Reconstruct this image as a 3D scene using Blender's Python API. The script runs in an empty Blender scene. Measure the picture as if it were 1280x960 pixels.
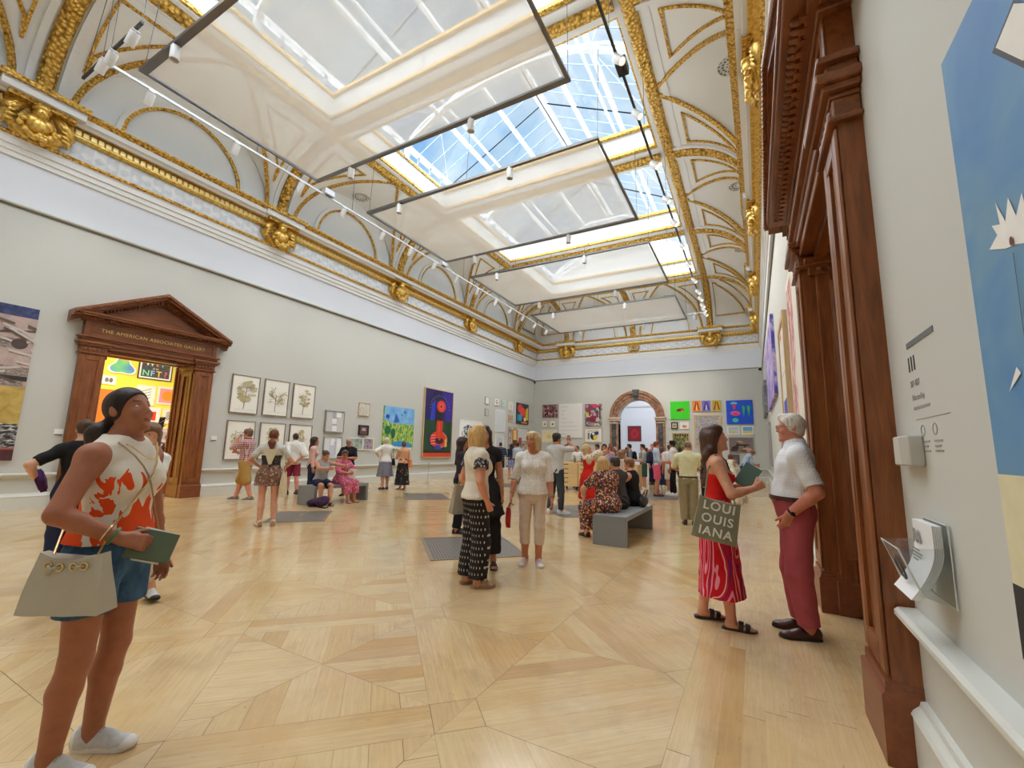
# A long picture gallery with a gilded coved ceiling, roof lights and visitors. Units are metres; x across, y along the hall, z up.
import bpy, math, random
import numpy as np
from mathutils import Vector, Matrix
PI = math.pi
RNG = random.Random(7)
SC = bpy.context.scene
COL = SC.collection
XL, XR, YB, YF = -12.85, 0.63, 26.49, -5.86      # the four walls
CX = (XL + XR) / 2
Z_RAIL, Z_GREY = 0.70, 6.08

def lin(c):
    return tuple(((v / 255) / 12.92 if v / 255 <= .04045 else ((v / 255 + .055) / 1.055) ** 2.4) for v in c)

# ---------------------------------------------------------------- materials
class NT:
    """short-hand for a node tree"""
    def __init__(s, name):
        s.m = bpy.data.materials.new(name); s.m.use_nodes = True
        s.t = s.m.node_tree; s.n = s.t.nodes; s.n.clear()
        s.out = s.n.new('ShaderNodeOutputMaterial')
    def link(s, a, b): s.t.links.new(a, b)
    def node(s, kind, **kw):
        n = s.n.new('ShaderNode' + kind)
        for k, v in kw.items():
            setattr(n, k, v)
        return n
    def put(s, sock, v):
        if v is None: return
        if isinstance(v, bpy.types.NodeSocket): s.link(v, sock)
        elif isinstance(v, (tuple, list)):
            if sock.type == 'RGBA' and len(v) == 3: v = tuple(v) + (1,)
            sock.default_value = v
        else: sock.default_value = v
    def coord(s, kind='Object'):
        return s.node('TexCoord').outputs[kind]
    def mapping(s, vec, scale=(1, 1, 1), rot=(0, 0, 0), loc=(0, 0, 0)):
        n = s.node('Mapping'); s.link(vec, n.inputs[0])
        n.inputs['Scale'].default_value = scale; n.inputs['Rotation'].default_value = rot; n.inputs['Location'].default_value = loc
        return n.outputs[0]
    def noise(s, vec, scale=5, detail=3, rough=.5, dist=0, out='Fac'):
        n = s.node('TexNoise'); s.put(n.inputs['Vector'], vec)
        n.inputs['Scale'].default_value = scale; n.inputs['Detail'].default_value = detail
        n.inputs['Roughness'].default_value = rough; n.inputs['Distortion'].default_value = dist
        return n.outputs[out]
    def voro(s, vec, scale=5, feature='F1', out='Distance', rand=1.0, metric='EUCLIDEAN'):
        n = s.node('TexVoronoi', feature=feature, distance=metric); s.put(n.inputs['Vector'], vec)
        n.inputs['Scale'].default_value = scale; n.inputs['Randomness'].default_value = rand
        return n.outputs[out]
    def wave(s, vec, scale=5, dist=0, detail=2, dscale=1, kind='BANDS', axis='X', prof='SIN'):
        n = s.node('TexWave', wave_type=kind, wave_profile=prof)
        if kind == 'BANDS': n.bands_direction = axis
        else: n.rings_direction = axis
        s.put(n.inputs['Vector'], vec); n.inputs['Scale'].default_value = scale
        n.inputs['Distortion'].default_value = dist; n.inputs['Detail'].default_value = detail; n.inputs['Detail Scale'].default_value = dscale
        return n.outputs['Fac']
    def ramp(s, fac, stops, interp='LINEAR'):
        n = s.node('ValToRGB'); n.color_ramp.interpolation = interp
        e = n.color_ramp.elements
        while len(e) < len(stops): e.new(.5)
        for el, (p, c) in zip(e, stops):
            el.position = p; el.color = tuple(c) + (1,)
        s.put(n.inputs[0], fac); return n.outputs[0]
    def mix(s, fac, a, b, mode='MIX'):
        n = s.node('Mix', data_type='RGBA', blend_type=mode)
        s.put(n.inputs[0], fac); s.put(n.inputs[6], a); s.put(n.inputs[7], b)
        return n.outputs[2]
    def math(s, op, a, b=None, c=None):
        n = s.node('Math', operation=op); s.put(n.inputs[0], a)
        if b is not None: s.put(n.inputs[1], b)
        if c is not None: s.put(n.inputs[2], c)
        return n.outputs[0]
    def xyz(s, vec):
        n = s.node('SeparateXYZ'); s.put(n.inputs[0], vec); return n.outputs
    def bump(s, h, strength=.3, dist=.01):
        n = s.node('Bump'); s.put(n.inputs['Height'], h); n.inputs['Strength'].default_value = strength; n.inputs['Distance'].default_value = dist
        return n.outputs[0]
    def bsdf(s, color, rough=.6, metal=0, normal=None, spec=None, **kw):
        b = s.node('BsdfPrincipled'); s.put(b.inputs['Base Color'], color); s.put(b.inputs['Roughness'], rough); s.put(b.inputs['Metallic'], metal)
        if normal is not None: s.link(normal, b.inputs['Normal'])
        if spec is not None: s.put(b.inputs['Specular IOR Level'], spec)
        for k, v in kw.items(): s.put(b.inputs[k.replace('_', ' ')], v)
        s.link(b.outputs[0], s.out.inputs[0]); return s.m

MATS = {}
def plain(name, rgb, rough=.6, metal=0, var=.0, scale=8, bump=0, bscale=60, spec=None):
    """plain paint, cloth, metal: one colour with a little procedural variation"""
    key = (name, rgb)
    if key in MATS: return MATS[key]
    n = NT(name); c = lin(rgb); co = n.coord()
    col = c
    if var:
        f = n.noise(co, scale, 4)
        col = n.ramp(f, [(.3, tuple(v * (1 - var) for v in c)), (.7, tuple(min(1, v * (1 + var)) for v in c))])
    nm = n.bump(n.noise(co, bscale, 3), bump, .01) if bump else None
    MATS[key] = n.bsdf(col, rough, metal, nm, spec)
    return MATS[key]
def skin_mat(rgb):
    key = ('skin', rgb)
    if key in MATS: return MATS[key]
    n = NT('skin'); c = lin(rgb); co = n.coord()
    f = n.noise(co, 22, 4)
    col = n.ramp(f, [(.3, (c[0] * .92, c[1] * .86, c[2] * .84)), (.7, (min(1, c[0] * 1.06), min(1, c[1] * 1.04), c[2] * 1.02))])
    m = n.bsdf(col, .5, 0, n.bump(n.noise(co, 180, 3), .08, .003), .35)
    b = [x for x in n.n if x.type == 'BSDF_PRINCIPLED'][0]
    b.inputs['Subsurface Weight'].default_value = .12; b.inputs['Subsurface Radius'].default_value = (.012, .005, .003); b.inputs['Subsurface Scale'].default_value = 1
    MATS[key] = m; return m
def glow(name, rgb, strength):
    n = NT(name); e = n.node('Emission'); e.inputs[0].default_value = lin(rgb) + (1,); e.inputs[1].default_value = strength
    n.link(e.outputs[0], n.out.inputs[0]); return n.m
def glass_mat(name, tint=(250, 252, 255), refl=.06):
    n = NT(name); a = n.node('BsdfTransparent'); a.inputs[0].default_value = lin(tint) + (1,)
    g = n.node('BsdfGlossy'); g.inputs['Roughness'].default_value = .03
    mx = n.node('MixShader'); mx.inputs[0].default_value = refl
    n.link(a.outputs[0], mx.inputs[1]); n.link(g.outputs[0], mx.inputs[2]); n.link(mx.outputs[0], n.out.inputs[0]); return n.m

# ---------------------------------------------------------------- mesh building
def tag(o, label=None, cat=None, group=None, kind=None):
    if label: o['label'] = label
    if cat: o['category'] = cat
    if group: o['group'] = group
    if kind: o['kind'] = kind
    return o
def empty(name, loc=(0, 0, 0), rz=0):
    o = bpy.data.objects.new(name, None); COL.objects.link(o); o.location = loc; o.rotation_euler = (0, 0, rz)
    o.empty_display_size = .1
    return o
class MB:
    def __init__(s): s.v = []; s.f = []; s.mi = []; s.cur = 0
    def mat(s, i): s.cur = i; return s
    def add(s, verts, faces):
        b = len(s.v); s.v += [tuple(p) for p in verts]
        for f in faces: s.f.append(tuple(b + i for i in f)); s.mi.append(s.cur)
        return s
    def quad(s, a, b, c, d): return s.add([a, b, c, d], [(0, 1, 2, 3)])
    def box(s, x0, x1, y0, y1, z0, z1, bev=0):
        if x0 > x1: x0, x1 = x1, x0
        if y0 > y1: y0, y1 = y1, y0
        if z0 > z1: z0, z1 = z1, z0
        if bev:
            b = min(bev, (x1 - x0) * .45, (y1 - y0) * .45, (z1 - z0) * .45)
            vs = []
            for z, e in ((z0, b), (z0 + b, 0), (z1 - b, 0), (z1, b)):
                for (cx, cy) in ((x0, y0), (x1, y0), (x1, y1), (x0, y1)):
                    sx = 1 if cx == x0 else -1; sy = 1 if cy == y0 else -1
                    p1 = (cx + sx * (b if (e == 0) else b), cy + sy * e, z); p2 = (cx + sx * e, cy + sy * b, z)
                    vs += ([p2, p1] if (sx * sy > 0) else [p1, p2])
            fs = [tuple(range(7, -1, -1)), tuple(range(24, 32))]
            for k in range(3):
                for i in range(8):
                    j = (i + 1) % 8; fs.append((k * 8 + i, k * 8 + j, k * 8 + 8 + j, k * 8 + 8 + i))
            return s.add(vs, fs)
        return s.add([(x0, y0, z0), (x1, y0, z0), (x1, y1, z0), (x0, y1, z0), (x0, y0, z1), (x1, y0, z1), (x1, y1, z1), (x0, y1, z1)],
                     [(3, 2, 1, 0), (4, 5, 6, 7), (0, 1, 5, 4), (1, 2, 6, 5), (2, 3, 7, 6), (3, 0, 4, 7)])
    def sweep(s, path, prof, closed=False, up=(0, 0, 1), caps=True, frames=None):
        """prof: list of (side, up) points carried along the path"""
        P = [Vector(p) for p in path]; n = len(P); up = Vector(up); m = len(prof); rings = []
        for i in range(n):
            if closed: t = (P[(i + 1) % n] - P[i - 1])
            else: t = P[min(i + 1, n - 1)] - P[max(i - 1, 0)]
            t.normalize()
            u0 = frames[i] if frames else up
            u0 = Vector(u0); sd = t.cross(u0)
            if sd.length < 1e-5: sd = t.cross(Vector((1, 0, .01)))
            sd.normalize(); uu = sd.cross(t)
            k = 1
            if (closed or 0 < i < n - 1):
                a = (P[i] - P[i - 1]).normalized(); c = a.dot(t)
                k = 1 / max(.35, c)
            rings.append([P[i] + sd * (q[0] * k) + uu * q[1] for q in prof])
        b = len(s.v)
        for r in rings: s.v += [tuple(p) for p in r]
        for i in range(n if closed else n - 1):
            for j in range(m):
                j2 = (j + 1) % m; i2 = (i + 1) % n
                s.f.append((b + i * m + j, b + i * m + j2, b + i2 * m + j2, b + i2 * m + j)); s.mi.append(s.cur)
        if caps and not closed:
            s.f.append(tuple(b + j for j in range(m - 1, -1, -1))); s.f.append(tuple(b + (n - 1) * m + j for j in range(m))); s.mi += [s.cur] * 2
        return s
    def tube(s, path, r, n=8, closed=False):
        rr = r if isinstance(r, (list, tuple)) else None
        if rr is None:
            return s.sweep(path, [(r * math.cos(2 * PI * i / n), r * math.sin(2 * PI * i / n)) for i in range(n)], closed, up=(.013, .021, 1))
        P = [Vector(p) for p in path]; b = len(s.v); N = len(P)
        for i in range(N):
            t = (P[min(i + 1, N - 1)] - P[max(i - 1, 0)]).normalized(); a = t.cross(Vector((.013, .021, 1)))
            if a.length < .05: a = t.cross(Vector((1, 0, 0)))
            a.normalize(); c = t.cross(a)
            for k in range(n):
                s.v.append(tuple(P[i] + (a * math.cos(2 * PI * k / n) + c * math.sin(2 * PI * k / n)) * rr[i]))
        for i in range(N - 1):
            for k in range(n):
                k2 = (k + 1) % n; s.f.append((b + i * n + k, b + i * n + k2, b + (i + 1) * n + k2, b + (i + 1) * n + k)); s.mi.append(s.cur)
        s.f.append(tuple(b + k for k in range(n - 1, -1, -1))); s.f.append(tuple(b + (N - 1) * n + k for k in range(n))); s.mi += [s.cur] * 2
        return s
    def lathe(s, prof, n=20, M=None):
        """prof: (r, z) list turned about z, then moved by matrix M"""
        b = len(s.v); M = M or Matrix()
        for r, z in prof:
            for k in range(n): s.v.append(tuple(M @ Vector((r * math.cos(2 * PI * k / n), r * math.sin(2 * PI * k / n), z))))
        for i in range(len(prof) - 1):
            for k in range(n):
                k2 = (k + 1) % n; s.f.append((b + i * n + k, b + i * n + k2, b + (i + 1) * n + k2, b + (i + 1) * n + k)); s.mi.append(s.cur)
        s.f.append(tuple(b + k for k in range(n - 1, -1, -1))); s.f.append(tuple(b + (len(prof) - 1) * n + k for k in range(n))); s.mi += [s.cur] * 2
        return s
    def prism(s, poly, f0, f1):
        """poly mapped to 3-D by f0 (one side) and f1 (the other)"""
        n = len(poly); b = len(s.v)
        s.v += [tuple(f0(*p)) for p in poly] + [tuple(f1(*p)) for p in poly]
        s.f += [tuple(b + i for i in range(n - 1, -1, -1)), tuple(b + n + i for i in range(n))]
        s.f += [(b + i, b + (i + 1) % n, b + n + (i + 1) % n, b + n + i) for i in range(n)]
        s.mi += [s.cur] * (n + 2); return s
    def sphere(s, c, r, n=12, M=None):
        rx, ry, rz = r if isinstance(r, (tuple, list)) else (r, r, r)
        T = Matrix.Translation(c) @ (M.to_4x4() if M else Matrix()) @ Matrix.Diagonal((rx, ry, rz, 1))
        return s.lathe([(max(1e-4, math.sin(PI * i / n)), -math.cos(PI * i / n)) for i in range(n + 1)], n + 4, T)
    def build(s, name, mats, parent=None, smooth=False, fix=True, auto=None):
        me = bpy.data.meshes.new(name); me.from_pydata(s.v, [], s.f)
        for m in (mats if isinstance(mats, (list, tuple)) else [mats]): me.materials.append(m)
        if len(me.materials) > 1: me.polygons.foreach_set('material_index', s.mi)
        if fix:
            import bmesh
            bm = bmesh.new(); bm.from_mesh(me); bmesh.ops.recalc_face_normals(bm, faces=bm.faces[:]); bm.to_mesh(me); bm.free()
        if smooth:
            me.polygons.foreach_set('use_smooth', [True] * len(me.polygons))
            if auto: me.set_sharp_from_angle(angle=math.radians(auto))
        me.update()
        o = bpy.data.objects.new(name, me); COL.objects.link(o)
        if parent: o.parent = parent
        return o
def wrap(mb, M):
    mb.v = [tuple(M @ Vector(p)) for p in mb.v]; return mb
def struct(o): o['kind'] = 'structure'; return o
def copy_tree(o, parent=None):
    c = o.copy(); COL.objects.link(c)
    if parent: c.parent = parent
    for ch in list(o.children): copy_tree(ch, c)
    return c
def text_mesh(body, size, M, mat, name, parent, extrude=.002, font_bold=False, shear=0, align='CENTER', space=1.0):
    cu = bpy.data.curves.new(name, 'FONT'); cu.body = body; cu.size = size; cu.extrude = extrude; cu.align_x = align; cu.align_y = 'CENTER'; cu.space_character = space
    if font_bold: cu.offset = size * .018
    t = bpy.data.objects.new(name, cu); COL.objects.link(t)
    dg = bpy.context.evaluated_depsgraph_get(); me = bpy.data.meshes.new_from_object(t.evaluated_get(dg))
    bpy.data.objects.remove(t); bpy.data.curves.remove(cu)
    me.transform(M); me.materials.clear(); me.materials.append(mat); me.name = name
    o = bpy.data.objects.new(name, me); COL.objects.link(o); o.parent = parent; return o
# ---------------------------------------------------------------- materials of the room
def m_wood(name, dark, light, scale=1.0, rough=.32, axis='Z', bump=.05):
    n = NT(name); co = n.coord()
    sc = {'Z': (7, 7, .7), 'Y': (7, .7, 7), 'X': (.7, 7, 7)}[axis]
    v = n.mapping(co, tuple(q * scale for q in sc))
    f = n.noise(v, 3.2, 6, .62, .6); g = n.noise(co, 1.3, 2)
    ff = n.math('ADD', n.math('MULTIPLY', f, .8), n.math('MULTIPLY', g, .2))
    col = n.ramp(ff, [(.32, lin(dark)), (.68, lin(light))])
    return n.bsdf(col, rough, 0, n.bump(f, bump, .01), .5)
M_GREY = plain('wall_grey_paint', (202, 202, 195), .75, 0, .012, .6)
M_WHITE = plain('white_plaster', (237, 237, 235), .7, 0, .01, .7)
M_FASCIA = plain('white_fascia_paint', (228, 231, 238), .7, 0, .01, .5)
M_COVE = plain('cove_plaster', (240, 239, 235), .75, 0, .012, .8)
M_TRIM = plain('grey_gloss_paint', (214, 214, 206), .4, 0, .01, 1)
M_DARKLINE = plain('shadow_gap_grey', (120, 120, 118), .8)
def m_gold(name, scale, strength, dist=.03, kind='voro'):
    n = NT(name); co = n.coord()
    if kind == 'voro': h = n.voro(co, scale, 'F1')
    else: h = n.noise(co, scale, 3)
    col = n.ramp(h, [(.05, lin((250, 218, 136))), (.45, lin((222, 174, 78))), (1, lin((112, 76, 22)))]) if kind == 'voro' else n.ramp(h, [(.3, lin((206, 156, 62))), (.7, lin((248, 214, 122)))])
    return n.bsdf(col, .34, .72, n.bump(h, strength, dist), .5)
M_GOLD_LEAF = m_gold('gilded_leaf_carving', 13, 1.0, .05)
M_GOLD_FINE = m_gold('gilded_bead_moulding', 20, .8, .03)
M_GOLD = m_gold('burnished_gilding', 14, .35, .02, 'noise')
M_MAHOG = m_wood('mahogany', (98, 52, 24), (158, 94, 50), 1.0, .3)
M_MAHOG_H = m_wood('mahogany_rails', (94, 50, 24), (152, 90, 48), 1.0, .3, 'Y')
M_MAHOG_P = m_wood('mahogany_plinth', (112, 60, 34), (140, 80, 48), 1.0, .35, 'Y', .02)
M_TUBE = plain('dark_metal_tube', (70, 70, 72), .35, .8)
M_TUBE_W = plain('pale_metal_tube', (205, 206, 208), .35, .3)
M_WHITE_PL = plain('white_enamel', (238, 236, 232), .4)
M_IRON = plain('white_painted_iron', (236, 240, 243), .5)
M_GLASS = glass_mat('roof_glass', (236, 244, 252), .05)

# ---------------------------------------------------------------- parquet floor
def clip_poly(poly, ax, val, keep_less):
    out = []
    for i in range(len(poly)):
        a, b = poly[i - 1], poly[i]
        ia = (a[ax] <= val) == keep_less; ib = (b[ax] <= val) == keep_less
        if ia != ib:
            t = (val - a[ax]) / (b[ax] - a[ax]); out.append((a[0] + (b[0] - a[0]) * t, a[1] + (b[1] - a[1]) * t))
        if ib: out.append(b)
    return out
def floor():
    R2 = math.sqrt(.5); polys = []          # (polygon, grain direction, tone)
    BX0, BX1, BY0, BY1 = XL + 1.08, -.44, YF + 1.1, YB - 1.1
    P, B = 1.5, .26; u0, v0 = .6, 2.66; r = random.Random(3)
    def put(uv, d):
        pl = [((u - v) * R2, (u + v) * R2) for u, v in uv]
        for ax, val, less in ((0, BX0, False), (0, BX1, True), (1, BY0, False), (1, BY1, True)):
            pl = clip_poly(pl, ax, val, less)
            if len(pl) < 3: return
        polys.append((pl, ((d[0] - d[1]) * R2, (d[0] + d[1]) * R2), r.random()))
    for i in range(-14, 16):
        for j in range(-10, 22):
            a, b = u0 + i * P, v0 + j * P
            if not (-14 < (a - b) * R2 < 2 and -8 < (a + b) * R2 < 29): continue
            for k in range(2):              # border strips between the panels
                h = B / 2; put([(a, b - B + k * h), (a + P - B, b - B + k * h), (a + P - B, b - B + k * h + h), (a, b - B + k * h + h)], (1, 0))
                put([(a - B + k * h, b), (a - B + k * h + h, b), (a - B + k * h + h, b + P - B), (a - B + k * h, b + P - B)], (0, 1))
            put([(a - B, b - B), (a, b - B), (a, b)], (1, 0)); put([(a - B, b - B), (a, b), (a - B, b)], (0, 1))
            S = P - B; st = (i * 5 + j * 3) % 3; w = S / 2 / 4
            for q in range(4):              # four mitred quarters of the panel
                def tr(x, y):
                    for _ in range(q): x, y = S - y, x
                    return (a + x, b + y)
                d = (1, 0) if q % 2 == 0 else (0, 1)
                if st == 0 or (st == 2 and q % 2):
                    for k in range(4): put([tr(k * w, k * w), tr(S - k * w, k * w), tr(S - (k + 1) * w, (k + 1) * w), tr((k + 1) * w, (k + 1) * w)], d)
                else:
                    d = (d[1], d[0])
                    for k in range(8):
                        x0, x1 = k * w, (k + 1) * w; put([tr(x0, 0), tr(x1, 0), tr(x1, min(x1, S - x1)), tr(x0, min(x0, S - x0))], d)
    def strips(x0, x1, y0, y1, along):
        w = .105
        if along == 'y':
            x = x0
            while x < x1 - 1e-4:
                y = y0 - r.random() * 1.8; xe = min(x + w, x1)
                while y < y1:
                    L = r.uniform(1.1, 2.4); a, b = max(y, y0), min(y + L, y1)
                    if b > a: polys.append(([(x, a), (xe, a), (xe, b), (x, b)], (0, 1), r.random()))
                    y += L
                x = xe
        else:
            y = y0
            while y < y1 - 1e-4:
                x = x0 - r.random() * 1.8; ye = min(y + w, y1)
                while x < x1:
                    L = r.uniform(1.1, 2.4); a, b = max(x, x0), min(x + L, x1)
                    if b > a: polys.append(([(a, y), (b, y), (b, ye), (a, ye)], (1, 0), r.random()))
                    x += L
                y = ye
    strips(BX1, XR + 1.6, YF, YB, 'y'); strips(XL, BX0, YF, YB, 'y')
    strips(BX0, BX1, YF, BY0, 'x'); strips(BX0, BX1, BY1, YB, 'x')
    strips(XL - 7.6, XL, .5, 9.5, 'x'); strips(-9.5, -2.5, YB, YB + 9, 'y')
    V, F, uv, tone = [], [], [], []
    for pl, d, t in polys:
        b = len(V); cxm, cym = sum(q[0] for q in pl) / len(pl), sum(q[1] for q in pl) / len(pl); V += [(x + (cxm - x) * min(.03, 0.0018 / max(.02, math.hypot(x - cxm, y - cym))), y + (cym - y) * min(.03, 0.0018 / max(.02, math.hypot(x - cxm, y - cym))), 0) for x, y in pl]; F.append(tuple(range(b, b + len(pl)))); off = r.random() * 20
        uv += [(x * d[0] + y * d[1] + off, -x * d[1] + y * d[0] + off * 3) for x, y in pl]; tone.append(t)
    me = bpy.data.meshes.new('floor'); me.from_pydata(V, [], F)
    ul = me.uv_layers.new(name='grain'); ul.data.foreach_set('uv', [c for q in uv for c in q])
    at = me.attributes.new('tone', 'FLOAT', 'FACE'); at.data.foreach_set('value', tone)
    n = NT('oak_parquet'); uvn = n.node('UVMap', uv_map='grain').outputs[0]; ta = n.node('Attribute', attribute_name='tone').outputs['Fac']
    g = n.noise(n.mapping(uvn, (2.2, 34, 1)), 1.6, 6, .62, .3); g2 = n.noise(n.mapping(uvn, (9, 150, 1)), 1, 3)
    wear = n.noise(n.coord(), .55, 4); wear2 = n.noise(n.coord(), 2.6, 5, .65)
    base = n.ramp(ta, [(0, lin((208, 172, 124))), (.12, lin((220, 190, 144))), (.5, lin((226, 200, 156))), (.85, lin((222, 192, 142))), (.95, lin((208, 168, 112))), (1, lin((230, 206, 166)))])
    c = n.mix(.34, base, n.ramp(g, [(.3, lin((170, 132, 88))), (.7, lin((255, 240, 214)))]), 'MULTIPLY')
    c = n.mix(n.math('MULTIPLY', n.ramp(wear2, [(.5, (0, 0, 0)), (.74, (1, 1, 1))]), .38), c, lin((158, 130, 96)))
    c = n.mix(n.math('MULTIPLY', n.ramp(wear, [(.42, (0, 0, 0)), (.66, (1, 1, 1))]), .5), c, lin((230, 204, 156)))
    blot = n.noise(n.coord(), 1.1, 5, .6, .5); c = n.mix(n.math('MULTIPLY', n.ramp(blot, [(.52, (0, 0, 0)), (.66, (1, 1, 1))]), .4), c, lin((206, 160, 96)))
    fleck = n.noise(n.mapping(uvn, (8, 40, 1)), 1.5, 2); c = n.mix(n.math('MULTIPLY', n.ramp(fleck, [(.7, (0, 0, 0)), (.76, (1, 1, 1))]), .4), c, lin((104, 76, 50)))
    rg = n.math('MULTIPLY_ADD', wear2, .12, .08)
    m = n.bsdf(c, rg, 0, n.bump(n.math('ADD', g2, n.math('MULTIPLY', g, .7)), .025, .004), .55)
    me.materials.append(m); o = bpy.data.objects.new('floor', me); COL.objects.link(o); struct(o)
    mb = MB(); mb.box(XL - 7.6, XR + 1.6, YF, YB + 9, -.1, -.003); struct(mb.build('floor_base', plain('joint_dark', (96, 70, 46), .7)))
floor()

# ---------------------------------------------------------------- walls
DOORL = (4.04, 5.96, 3.43); DOORR = (3.24, 5.16, 3.43); ARCH = (-7.14, -4.92, 3.42)   # opening from, to, (springing) height
ZT = 10.4
def walls():
    for nm, x0, x1, (a, b, h) in (('wall_left', XL - .55, XL, DOORL), ('wall_right', XR, XR + .62, DOORR)):
        m = MB()
        for z0, z1, k in ((0, Z_GREY, 0), (Z_GREY, ZT, 1)):
            m.mat(k)
            if k: m.box(x0, x1, YF, YB, z0, z1)
            else:
                m.box(x0, x1, YF, a, z0, z1); m.box(x0, x1, b, YB, z0, z1); m.box(x0, x1, a, b, h, z1)
        struct(m.build(nm, [M_GREY, M_FASCIA]))
    m = MB(); a, b, h = ARCH; y0, y1 = YB, YB + .6; c, r = (a + b) / 2, (b - a) / 2
    m.box(XL - .55, a, y0, y1, 0, Z_GREY); m.box(b, XR + .62, y0, y1, 0, Z_GREY)
    N = 28
    for i in range(N):                      # the wall over the arch
        t0, t1 = PI - PI * i / N, PI - PI * (i + 1) / N
        xa, za, xb, zb = c + r * math.cos(t0), h + r * math.sin(t0), c + r * math.cos(t1), h + r * math.sin(t1)
        m.prism([(xa, za), (xb, zb), (xb, Z_GREY), (xa, Z_GREY)], lambda x, z: (x, y0, z), lambda x, z: (x, y1, z))
    m.mat(1).box(XL - .55, XR + .62, y0, y1, Z_GREY, ZT)
    struct(m.build('wall_back', [M_GREY, M_FASCIA]))
    m = MB(); m.box(XL - .55, XR + .62, YF - .4, YF, 0, Z_GREY); m.mat(1).box(XL - .55, XR + .62, YF - .4, YF, Z_GREY, ZT)
    struct(m.build('wall_front', [M_GREY, M_FASCIA]))
walls()
LOOP = [(XL, YF, 0), (XR, YF, 0), (XR, YB, 0), (XL, YB, 0)]        # runs so that the profile's side axis points outward
def loop_trim(name, z, prof, mat, smooth=False):
    """prof: (out from the wall, height) points"""
    m = MB(); m.sweep([(x, y, z) for x, y, _ in LOOP], [(-o, h) for o, h in prof], True)
    return struct(m.build(name, mat, smooth=smooth, auto=35 if smooth else None))
def wall_runs(name, z, prof, mat):
    """mouldings that stop at the doors"""
    def run(nm, pts):
        m = MB(); m.sweep([(x, y, z) for x, y in pts], [(-o, h) for o, h in prof]); struct(m.build(nm, mat))
    run(name + '_left', [(XL, 3.62), (XL, YF)]); run(name + '_right', [(XR, 5.58), (XR, YB)])
    run(name + '_left', [(XL, YB), (XL, 6.38)]); run(name + '_right', [(XR, YF), (XR, 2.82)])
    run(name + '_back', [(XR, YB), (ARCH[1] + .55, YB)]); run(name + '_back', [(ARCH[0] - .55, YB), (XL, YB)])
wall_runs('trim_dado', Z_RAIL - .1, [(0, 0), (.02, 0), (.022, .03), (.05, .05), (.075, .062), (.085, .075), (.085, .095), (.07, .108), (0, .112)], M_TRIM)
wall_runs('baseboard', 0, [(0, 0), (.055, 0), (.055, .235), (.062, .25), (.05, .27), (.028, .29), (.022, .31), (0, .315)], M_TRIM)
loop_trim('trim_1', Z_GREY - .03, [(0, 0), (.035, 0), (.05, .02), (.05, .045), (0, .06)], M_TRIM)
loop_trim('trim_2', Z_GREY - .06, [(0, 0), (.02, 0), (.02, .03), (0, .03)], M_DARKLINE)
loop_trim('trim_3', 7.02, [(0, 0), (.03, .005), (.03, .1), (.055, .11), (.055, .22), (.08, .23), (.08, .36), (.1, .38), (0, .4)], M_WHITE)
loop_trim('trim_4', 7.40, [(0, 0), (.1, 0), (.13, .03), (.13, .06), (.1, .09), (0, .1)], M_GOLD_FINE, True)
def m_frieze():
    n = NT('frieze_relief'); co = n.coord(); p = n.xyz(co)
    v = n.mapping(co, (1, 1, 1.0)); w = n.math('ADD', p[0], p[1])
    a = n.math('SINE', n.math('MULTIPLY', w, 14)); z = n.math('SINE', n.math('MULTIPLY', p[2], 24))
    f = n.math('ADD', n.math('MULTIPLY', a, z), n.math('MULTIPLY', n.math('SINE', n.math('MULTIPLY', w, 41)), .4))
    nz = n.noise(co, 16, 4); f = n.math('ADD', f, n.math('MULTIPLY', nz, 1.2))
    col = n.ramp(f, [(.45, lin((238, 239, 240))), (.75, lin((222, 226, 231)))])
    return n.bsdf(col, .7, 0, n.bump(f, .5, .02))
loop_trim('trim_5', 7.5, [(0, 0), (.08, 0), (.08, .42), (0, .42)], m_frieze())
loop_trim('trim_6', 7.9, [(0, 0), (.1, 0), (.16, .05), (.16, .08), (.13, .1), (.13, .2), (.2, .24), (.24, .25), (0, .25)], M_GOLD, True)
def dentils():
    m = MB(); s = .13
    for (x0, y0, x1, y1, nx, ny) in ((XL, YF, XL, YB, 1, 0), (XR, YF, XR, YB, -1, 0), (XL, YB, XR, YB, 0, -1)):
        L = math.hypot(x1 - x0, y1 - y0); k = int(L / s); dx, dy = (x1 - x0) / L, (y1 - y0) / L
        for i in range(3, k - 2):
            cx, cy = x0 + dx * i * s + nx * .16, y0 + dy * i * s + ny * .16
            hx, hy = (abs(dx) * .046 + abs(nx) * .07), (abs(dy) * .046 + abs(ny) * .07)
            m.box(cx - hx, cx + hx, cy - hy, cy + hy, 7.99, 8.1)
    struct(m.build('trim_7', plain('gilding_highlight', (246, 220, 150), .35, .45)))  # cream highlights of the gold dentils put into their colour
dentils()
loop_trim('trim_8', 8.14, [(0, 0), (.24, 0), (.25, .05), (.3, .07), (.3, .19), (0, .19)], M_WHITE)
loop_trim('trim_9', 8.32, [(0, 0), (.3, 0), (.33, .04), (.37, .07), (.37, .11), (.34, .13), (0, .14)], M_GOLD_FINE, True)

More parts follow.
